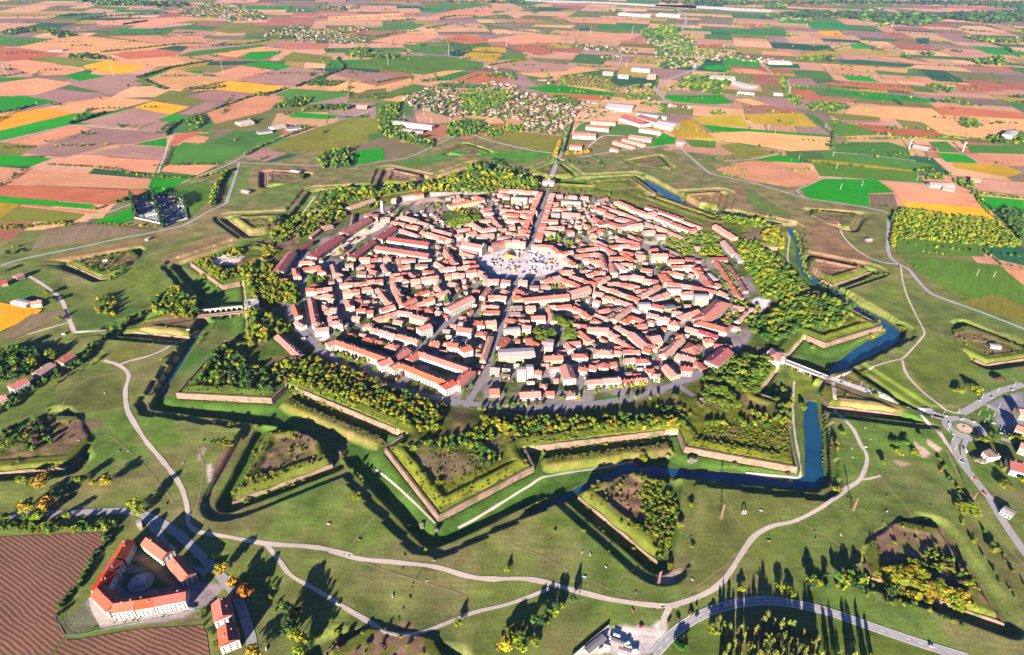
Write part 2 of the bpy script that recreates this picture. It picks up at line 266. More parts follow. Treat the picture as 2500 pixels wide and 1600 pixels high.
# grass patches, paving and bare earth that differ from their surroundings: photo outline, albedo
GRN = (.035, .115, .012); LAWN = (.055, .12, .014); OLV = (.098, .118, .027); TAN = (.17, .115, .05); BRN = (.12, .07, .045); DRT = (.26, .19, .15); PAV = (.24, .20, .21)
PATCH = [("D 820,360 1000,350 1060,440 1110,590 900,590 680,560 660,500 760,400", (.085,.115,.018)), ("D 480,650 900,620 960,640 850,720 760,800 500,790", (.055,.09,.018)),
 ("D 200,430 370,420 430,480 560,590 600,640 440,640 330,520", (.075,.095,.02)), ("D 0,540 170,450 260,520 200,600 0,590", (.05,.11,.015)),
 ("D 180,380 340,360 280,320 600,260 900,190 1190,130 1180,150 850,250 500,330 250,340", TAN), ("D 1030,330 1300,200 1500,150 1700,60 1800,60 1700,150 1480,230 1200,330 1080,360", (.16,.11,.05)),
 ("D 670,950 840,840 960,880 960,940 860,980 740,980", (.1,.1,.022)), ("D 480,1110 560,1040 760,1050 800,1130 820,1290 600,1330 420,1400 380,1420 400,1200", (.078,.09,.022)),
 ("G 390,90 620,10 700,0 660,40 440,110 420,140 390,130", BRN), ("G 1480,170 1560,190 1400,420 1370,480 1380,330", BRN), ("G 1310,180 1345,190 1320,270 1295,270", DRT), ("G 1350,300 1385,290 1385,360 1370,420 1345,330", (.34,.3,.28)),
 ("H 440,1320 560,1330 580,1380 480,1410 390,1360", TAN), ("H 2110,990 2310,970 2310,1010 2250,1080 2180,1060", DRT), ("H 1310,630 1360,640 1330,670 1290,660", TAN), ("H 1480,640 1560,600 1640,640 1560,720 1420,700 1400,640", (.08,.11,.018)),
 ("H 570,230 700,250 830,230 980,330 840,420 720,410 620,320", (.115,.085,.045)), ("H 1000,330 1310,260 1330,320 1180,400 900,520 720,600 560,400 440,220 560,260 700,400 760,420", (.115,.125,.012)),
 ("H 1850,490 2040,470 2060,580 1960,630 1860,540", (.14,.07,.05)), ("H 1770,480 1840,500 1980,640 1950,670 1780,530", (.14,.08,.05)),
 ("F 600,40 860,140 850,260 780,200 560,150", (.12,.13,.012)), ("F 560,190 640,110 760,150 760,230 640,240", (.12,.085,.045)), ("F 1000,110 1190,60 1210,180 1300,260 1420,330 1300,420 1050,400 1030,260", (.16,.095,.05)),
 ("F 1040,310 1150,300 1340,360 1330,390 1080,400", (.16,.09,.055)), ("F 1200,70 1420,30 1530,40 1520,260 1420,260 1310,210", (.1,.1,.03)), ("F 1080,860 1460,760 1480,700 1330,720 1100,780", (.12,.13,.014)),
 ("F 1200,1240 1330,1230 1600,1290 1640,1310 1320,1320 1230,1290", (.19,.14,.05)), ("F 1400,1050 1500,1060 1600,1150 1560,1160 1420,1100", (.13,.10,.04)), ("F 880,960 1090,1100 960,1190 880,1180", (.1,.13,.014)),
 ("F 1380,1050 1590,1000 1620,1090 1760,1220 1900,1330 1700,1290 1560,1190", (.085,.115,.016)), ("F 1620,980 1760,830 2120,880 2170,990 2000,1180 1900,1280 1700,1120", (.085,.105,.018)),
 ("F 1480,480 1640,480 1740,820 1560,720 1360,560", (.09,.115,.022)), ("F 600,300 760,460 870,600 740,590 640,500", (.09,.13,.02)),
 ("I 1690,150 1770,200 1800,230 1740,260 1700,210", (.36,.25,.19)), ("I 1770,130 1860,190 1840,210 1780,170", (.36,.25,.19)), ("I 1560,270 1680,290 1620,310 1570,290", (.3,.24,.16)), ("I 1820,720 1890,690 2280,1280 2200,1260 2100,1180 2100,1080 1990,960 1880,900 1800,800", (.13,.095,.04)),
 ("I 2000,640 2060,660 2250,900 2406,1080 2406,1240 2250,1060 2110,880", (.1,.1,.03)), ("I 190,1300 320,1350 520,1450 500,1540 160,1540", (.06,.085,.016)), ("I 1020,1280 1440,1390 1900,1540 1060,1540", (.075,.10,.016)), ("I 300,470 500,460 900,520 1150,520 900,650 640,720 560,830 480,960 330,1080 200,1100 300,780 350,560", (.088,.1,.024)),
 ("B 1010,985 1450,985 1480,1010 1300,1060 1100,1040 960,1010", (.055,.15,.016)), ("B 460,1060 800,990 960,990 700,1070 560,1090", (.055,.13,.02)), ("B 260,1150 420,1080 620,1130 600,1160 440,1180", (.17,.1,.07)), ("B 480,1170 640,1140 880,1080 1000,1060 1010,1080 840,1130 640,1190", (.17,.12,.06)),
 ("B 1520,1180 1700,1190 1960,1210 1940,1260 1700,1250 1520,1230", (.11,.125,.02)), ("C 220,1260 460,1240 480,1300 480,1340 300,1340 200,1300", (.17,.105,.05)), ("C 500,1230 580,1220 600,1380 760,1390 700,1410 520,1340", (.16,.1,.05)), ("C 590,1240 640,1250 860,1390 960,1420 720,1390 600,1330", (.08,.115,.025)),
 ("A 1420,1200 1560,1080 1640,1080 1600,1330 1490,1330", (.09,.125,.03)), ("A 1500,1450 1620,1440 1760,1420 1750,1500 1640,1540 1500,1490", (.11,.1,.03)), ("A 1840,1180 1970,1220 1900,1330 1700,1330 1640,1310 1720,1240", (.085,.115,.025)), ("A 1660,1100 1960,1110 1760,1190 1690,1200", (.15,.09,.06)),
 ("A 1960,1370 2060,1300 2300,1270 2330,1310 2200,1330 2060,1360", (.045,.14,.015)), ("p 840,240 920,165 1150,180 1250,260 1160,310 950,300", (.05,.15,.015)), ("p 640,370 760,260 900,290 1000,330 800,340", (.07,.13,.02)), ("p 250,790 440,760 480,800 330,900 220,880", (.13,.085,.055)),
 ("p 1180,720 1440,510 1620,560 1590,610 1240,820 1130,890 1000,980 760,990 860,920", (.46,.36,.30)), ("p 1800,250 2300,230 2400,290 2080,330 1750,300", (.36,.24,.19)), ("q 780,960 960,900 1290,930 1660,970 1760,1060 1740,1140 1470,1260 1060,1270 760,1200 620,1060 620,1010", (.42,.36,.37)),
 ("q 0,170 350,160 640,110 840,100 860,150 620,190 300,190 0,230", (.4,.33,.32)), ("q 160,430 420,340 660,420 560,560 350,610 160,520", (.06,.085,.02)),
 ("t 560,890 610,740 720,740 640,920", (.42,.35,.33)), ("t 1520,1050 1660,1050 1720,1200 1600,1220", (.34,.28,.30)), ("t 380,400 560,240 650,230 580,340 500,430", (.13,.115,.045)), ("t 0,960 340,1080 230,1190 0,1100", (.04,.07,.014)), ("t 880,760 1100,740 1160,840 900,860", (.06,.075,.03)),
 ("t 2060,1080 2400,1060 2400,1180 2060,1200", (.035,.06,.014)), ("t 1700,1270 1900,1260 1950,1350 1700,1360", (.035,.06,.014)), ("s 680,640 900,620 860,700 760,710", (.4,.33,.31)), ("s 1100,640 1900,800 1740,920 1000,690", (.04,.06,.02)), ("s 1390,1080 1500,1010 1520,1100 1440,1120", (.06,.12,.015)),
 ("u 2060,170 2160,130 2300,190 2190,340 2120,290", (.44,.38,.38)), ("u 160,1430 320,1420 280,1500 150,1500", (.035,.13,.012)), ("u 740,810 830,830 840,950 750,950", (.4,.33,.33)), ("r 1040,840 1140,830 1130,900 1060,870", (.42,.36,.36)), ("r 620,800 1400,770 1640,745 1640,770 1140,830 740,850", (.33,.27,.22)), ("r 2060,1350 2150,1330 2400,1540 2180,1540", (.09,.13,.016)), ("r 2240,1000 2400,960 2400,1200 2260,1120", (.06,.09,.018)),
 ("r 300,120 900,60 1000,180 1200,330 1500,400 1350,430 900,280 500,130", (.15,.125,.035)), ("D 1390,330 1450,300 1580,310 1600,320 1530,370 1400,370", (.42,.34,.31)), ("D 1700,200 1850,180 1950,210 1940,260 1780,300 1700,260", (.13,.085,.05)),
 ("D 900,760 980,745 1160,770 1190,820 1080,830 940,800", (.15,.12,.04)), ("A 1480,1450 1600,1430 1660,1540 1540,1560", (.13,.12,.035)),
 ("G 870,880 1150,1080 1290,1060 1400,1060 1480,1080 1400,1180 1200,1300 700,1370 540,1200 700,1100 850,930", (.19,.155,.16)), ("G 850,900 1000,960 1020,1010 900,960 850,960", (.07,.09,.02)), ("G 900,870 1160,1080 1140,1110 1010,1010 880,900", (.26,.12,.09)), ("G 800,1010 980,980 1120,1090 960,1120 790,1130", (.05,.08,.02)),
 ("G 1130,1310 1290,1270 1300,1310 1130,1320", (.14,.09,.07)), ("G 380,1330 540,1220 640,1350 480,1420", (.1,.1,.06)), ("H 1600,1540 1700,1470 1830,1370 1990,1350 2190,1370 2210,1400 2090,1540", (.42,.36,.34)), ("I -60,1380 60,1300 60,1400 -20,1540 -80,1540", (.40,.35,.33)),
 ("v 1260,650 1320,615 1400,620 1460,680 1420,690", (.36,.32,.34)), ("v 1930,660 2080,700 2020,780 1910,720", (.05,.12,.013)), ("v 2000,600 2350,460 2406,470 2406,900 2200,930 2080,760 2150,690", (.16,.15,.18)), ("v 1920,960 2060,880 2406,960 2406,1200 2190,1150 1900,1250 1850,1100", (.07,.085,.02))]
PATCH = [(pts(a_), c_) for a_, c_ in PATCH]
ZONE = {0: (0.065,0.074,0.010), 1: (0.085,0.093,0.008), 2: (0.056,0.076,0.010), 3: (0.067,0.084,0.010), 4: (0.081,0.087,0.014), 5: (0.067,0.076,0.014), 6: (0.081,0.084,0.017), 7: (0.063,0.084,0.010), 8: (0.044,0.072,0.009)}
FLAT = [pts(a_) for a_ in ("v 1330,640 1700,640 1960,520 2406,380 2440,1000 2100,980 2000,1250 1700,1250 1620,1000 1480,800", "G -40,750 740,715 710,840 580,1010 460,1170 380,1290 430,1410 900,1360 1330,1335 1370,1560 -40,1560", "D 0,605 285,650 440,650 455,730 220,810 0,860", "F 1560,180 2110,230 2406,240 2406,740 2100,630 1740,440 1610,340", "G 860,780 960,760 1290,1010 1240,1100 1260,1240 700,1380 560,1150", "D 270,150 430,115 700,110 970,135 960,150 690,195 400,245 200,285")]
def terrain(x, y, color=False, walls=True):
    x = np.asarray(x, float); y = np.asarray(y, float)
    dx, dy = x - CX, y - CY; r = np.hypot(dx, dy); th = np.degrees(np.arctan2(dy, dx)) - PH
    an = np.mod(th, 40); kb = np.mod(np.floor(np.mod(th, 360) / 40 + .5), 9).astype(int); kc = np.mod(np.floor(np.mod(th, 360) / 40), 9).astype(int)
    a = np.radians(np.where(an > 20, 40 - an, an)); b = np.radians(20) - a
    u, v = r * np.cos(a), r * np.sin(a); U, V = r * np.cos(b), r * np.sin(b)
    gate = np.isin(kc, GATES)
    wob = (vnoise(x, y, 17, 3) - .5) * 2.2 + (vnoise(x, y, 45, 5) - .5) * 3
    d_cs = np.minimum((679 - u) * .770 - v * .639, 672 - r) + wob
    d_f = half_sdf(u, v, [(636, 0), (540, 94), (512, 78), (474.5, 172.7)], [(470, 190), (-10, 190), (-10, -10), (636, -10)])
    rav = half_sdf(U, V, [(691, 0), (589, 56), (570, 30), (563, 0)], [(563, -10), (691, -10)])
    us = u - np.where(kb == 0, 26, 0)
    lun = half_sdf(us, v, [(870, 0), (773, 62), (748, 38), (742, 0)], [(742, -10), (870, -10)])
    lfr = np.minimum(np.minimum(segd(us, v, (870, 0), (773, 62)), segd(us, v, (773, 62), (748, 38))), segd(us, v, (870, 0), (773, -62)))
    rfr = np.minimum(np.minimum(segd(U, V, (691, 0), (589, 56)), segd(U, V, (589, 56), (570, 30))), segd(U, V, (691, 0), (589, -56)))
    moat = np.maximum(d_cs, np.where(U > 545, rav + 17 + wob * .4, -99)); out = -moat
    saw = (-.639 * u + .77 * v) / 37; o2 = out - 3.6 * (saw - np.floor(saw) - .4) * (r < 705)
    z = ss(11.5, 14.5, o2) * 3.6 - 1.9 - 1.7 * ln(15, 75, out)
    und = (vnoise(x, y, 38, 7) - .5) * .9 + (vnoise(x, y, 11, 8) - .5) * .35
    z = z + und * ln(12, 30, out)
    zm = -1.9 - 6.3 * ss(0, 7, moat) + 3.4 * (1 - ss(5, 24, -d_f)) * ss(3, 9, moat) + (vnoise(x, y, 13, 9) - .5) * .6
    z = np.where(moat > 0, zm, z)
    # ravelins
    rz = 4.6 * ss(.5, 5.5, rfr) + 1.4 * ss(6, 11, rfr) - 3.2 * ss(13, 19, rfr) + (vnoise(x, y, 9, 12) - .5) * 1.6 * ln(8, 20, rav)
    z = np.where(rav > 0, np.maximum(z, -7.6 + (7.6 + np.where(gate, .62, 1) * rz) * ss(0, 5, rav)), z)
    # outer lunettes
    ld = np.minimum(lun + 15, (us - 752) * .8) + wob * .4; lo = -ld
    zl = np.where(lo > 0, z + 1.3 * (1 - ln(1.5, 45, lo)) * ss(0, 2.5, lo), -4.6 * ss(0, 5, ld))
    lz = np.minimum(-4.6 + (4.6 + 4.2) * ss(.5, 5.5, lfr) + 1.6 * ss(6, 10, lfr) - 3.0 * ss(13, 18, lfr), -.2 + 4 * ss(0, 9, us - 742 + np.abs(v) * .1)) + (vnoise(x, y, 9, 13) - .5) * 1.5 * ln(8, 18, lun)
    zl = np.where(lun > 0, lz, zl); inl = (lo < 45) & (r > 690)
    z = np.where(inl, zl, z)
    # low outer bank in front of the curtains
    bank = np.where(gate, -99.0, np.minimum(np.minimum(U - 521, 543.5 - U), (88 - V)))
    bz = -8.0 + 8.3 * ss(0, 8, np.minimum(543.5 - U, 88 - V)) * ss(0, 3, U - 521)
    z = np.where(bank > 0, np.maximum(z, bz), z)
    # body of the fortress: scarp, parapet, rampart, inner slope down to the town
    fz = -8.2 + 12.2 * ss(2.0, 4.2, d_f) + 3.0 * ss(4, 15, d_f) - 3.2 * ss(17, 24, d_f) + (vnoise(x, y, 10, 15) - .5) * 1.5 * ln(10, 25, d_f)
    back = ss(441, 478, r + (vnoise(x, y, 30, 17) - .5) * 8)
    fz = np.where(d_f > 24, fz * back + (1 - back) * 0.0, fz)
    z = np.where(d_f > 0, fz, z)
    fade = ln(1020, 955, r); z = z * fade
    # gates: level strip for the road into town
    for g_ in GATES:
        ax = np.radians(PH + 20 + 40 * g_); al = dx * np.cos(ax) + dy * np.sin(ax); ac = np.abs(-dx * np.sin(ax) + dy * np.cos(ax))
        wgt = (1 - ss(9, 22, ac)) * (al > 380) * (al < 508); z = z * (1 - wgt)
        wgt = (1 - ss(6, 13, ac)) * (al > 556) * (al < 780); z = z * (1 - wgt) + .2 * wgt
    for P in FLAT:
        lo_, hi = P.min(0) - 6, P.max(0) + 6; k = (x > lo_[0]) & (x < hi[0]) & (y > lo_[1]) & (y < hi[1])
        if k.any(): z[k] = z[k] * (1 - ss(-5, 0, sdf(x[k], y[k], P)))
    wd = np.full(x.shape, -99.0)
    for P in WATER:
        lo_, hi = P.min(0) - 14, P.max(0) + 14; k = (x > lo_[0]) & (x < hi[0]) & (y > lo_[1]) & (y < hi[1])
        if k.any(): wd[k] = np.maximum(wd[k], sdf(x[k], y[k], P))
    wk = (wd > -6) & (d_f < -1)
    z = np.where(wk, np.minimum(z, -7.7 - 2.2 * ss(-3, 4, wd)), z)
    if not color: return z
    # ---- colours
    C = np.zeros(x.shape + (3,)); 
    def put(wt, c):
        wt = np.clip(wt, 0, 1)[..., None]; C[:] = C * (1 - wt) + np.asarray(c) * wt
    C[:] = OLV; n1 = vnoise(x, y, 60, 21); n2 = vnoise(x, y, 22, 22); n3 = vnoise(x, y, 120, 23); n4 = vnoise(x, y, 6, 24)
    put(ss(.5, .8, n1) * .7, (.125, .108, .045)); put(ss(.5, .75, n3) * .7, (.06, .115, .016)); put(ss(.55, .8, n2) * .45, (.14, .125, .05)); put(ss(.6, .85, vnoise(x, y, 75, 61)) * .5, (.06, .1, .016))
    back_ = ss(1050, 1350, y); put(back_ * .55, (.125, .11, .045))
    put(back_ * ss(.45, .7, n2) * .6, (.19, .125, .06))
    put(ss(0, 12, 14 - np.abs(out - 7)) * .35 * ss(.3, .6, n2), (.13, .1, .045))
    put(ln(0, 4, moat), (.048, .095, .014)); put(ln(0, 4, moat) * ss(.45, .7, n2), (.042, .095, .014)); put(ln(0, 4, moat) * ss(.55, .8, n1) * .6, (.11, .10, .035))
    put(back_ * ln(0, 5, moat) * .7, (.1, .13, .025))
    put(ln(1, 3, bank), (.095, .085, .02)); put(ln(1, 3, bank) * ss(.4, .7, n2), (.125, .09, .038)); put(ln(1, 3, bank) * ss(.35, .6, n4) * .6, (.06, .078, .01))
    for D_, thr in ((rav, 0), (lun, 0)):
        put(ln(0, 2, D_), (.065, .075, .01)); put(ln(0, 2, D_) * ss(.5, .75, n4) * .5, (.07, .09, .014)); put(ln(14, 19, np.where(D_ > 0, lfr if D_ is lun else rfr, 0)), (.125, .075, .05)); put(ln(14, 19, D_) * ss(.45, .65, n4), (.085, .085, .02))
    put(ln(-15, -12, lun) * (lun < 0) * .6, (.055, .08, .02))
    zc = np.array([ZONE[i] for i in range(9)])[kb]
    w_ = ln(0, 2, d_f)[..., None]; C[:] = C * (1 - w_) + zc * w_
    put(ln(0, 2, d_f) * (d_f < 3.5), (.3, .22, .16))
    put(ln(4, 8, d_f) * ss(.45, .7, n4) * .6, (.045, .065, .01)); put(ln(18, 24, d_f) * ss(.5, .7, n2) * .7, (.11, .07, .04))
    town = 1 - ss(436, 446, r + (n2 - .5) * 6)
    put(town, (.175, .145, .15)); put(town * ss(.42, .6, vnoise(x, y, 26, 31)) * ss(100, 140, r), (.06, .075, .022)); put(town * ss(.6, .75, n4) * .5, (.17, .12, .09))
    put((1 - ss(-2.5, -.5, -wd)) * (d_f < 0) * 0, GRN); put(ln(-4, -1, wd) * (d_f < 0), (.06, .08, .016))
    for P, c in PATCH:
        lo_, hi = P.min(0) - 8, P.max(0) + 8; k = (x > lo_[0]) & (x < hi[0]) & (y > lo_[1]) & (y < hi[1])
        if k.any():
            m_ = ss(-2.5, 2.5, sdf(x[k], y[k], P) + (n4[k] - .5) * 4)[..., None]; C[k] = C[k] * (1 - m_) + np.asarray(c) * m_
    return z, C
def axis_lines(d0, d1, st, far, ratio=1.35):
    a = list(np.arange(d0, d1 + .01, st)); s_ = st; xx = a[0]
    while xx > -far: s_ *= ratio; xx -= s_; a.insert(0, xx)
    s_ = st; xx = a[-1]
    while xx < far: s_ *= ratio; xx += s_; a.append(xx)
    return np.array(a)
gx = np.concatenate([axis_lines(-800, 800, 2.1, 30000)]); gy = axis_lines(300, 1150, 1.9, 30000)
gy = np.concatenate([gy[gy < 1150], np.arange(1150, 2080, 3.0), np.geomspace(1, 280, 30) * 100 + 2000])
XX, YY = np.meshgrid(gx, gy); zz, cc = terrain(XX, YY, True)
nx_, ny_ = len(gx), len(gy); ii = np.arange((ny_ - 1) * nx_).reshape(ny_ - 1, nx_)[:, :-1].ravel()
ground = big("ground", np.stack([XX, YY, zz], -1).reshape(-1, 3), np.stack([ii, ii + 1, ii + nx_ + 1, ii + nx_], -1), terrain_mat(), cc.reshape(-1, 3))
ground.data.polygons.foreach_set("use_smooth", np.ones(len(ground.data.polygons), bool)); tag(ground, kind="structure")
def zt(x, y): return float(terrain(np.array([x]), np.array([y]))[0])

# ---------------------------------------------------------------- flat sheets: fields, water, roads
def uv_rows(o, P, ang):
    uv = o.data.uv_layers.new(name="rows"); c, s = math.cos(ang), math.sin(ang)
    for l in o.data.loops:
        p = o.data.vertices[l.vertex_index].co; uv.data[l.index].uv = (p.x * c + p.y * s, -p.x * s + p.y * c)
def sheet(name, P, z, mat, col=None, ang=None):
    from mathutils.geometry import tessellate_polygon
    V = [Vector((p[0], p[1], z)) for p in P]; F = [tuple(t_) for t_ in tessellate_polygon([V])]
    F = [f if (V[f[1]] - V[f[0]]).cross(V[f[2]] - V[f[0]]).z > 0 else f[::-1] for f in F]
    o = mk(name, V, F, mat); tag(o, kind="structure")
    if col is not None:
        ca = o.data.attributes.new("col", 'FLOAT_COLOR', 'POINT')
        for i in range(len(V)): ca.data[i].color = (*col, 1)
    if ang is None:
        e = [(P[(i + 1) % len(P)] - P[i]) for i in range(len(P))]; e = max(e, key=lambda q_: np.hypot(*q_)); ang = math.atan2(e[1], e[0])
    uv_rows(o, P, ang); return o
CROP = crop_mat(); WAT = water_mat(); FUR = plough_mat()
for i_, P in enumerate(WATER): sheet("water", P, -8.5 + .012 * i_, WAT)
PAL = dict(G=(.014,.175,.006), g=(.05,.125,.018), d=(.018,.075,.03), o=(.13,.125,.018), y=(.29,.19,.012), Y=(.50,.23,.010), s=(.40,.175,.092), S=(.44,.215,.088), r=(.30,.09,.042), b=(.235,.125,.10), k=(.01,.045,.03), m=(.065,.125,.014), e=(.14,.10,.06))
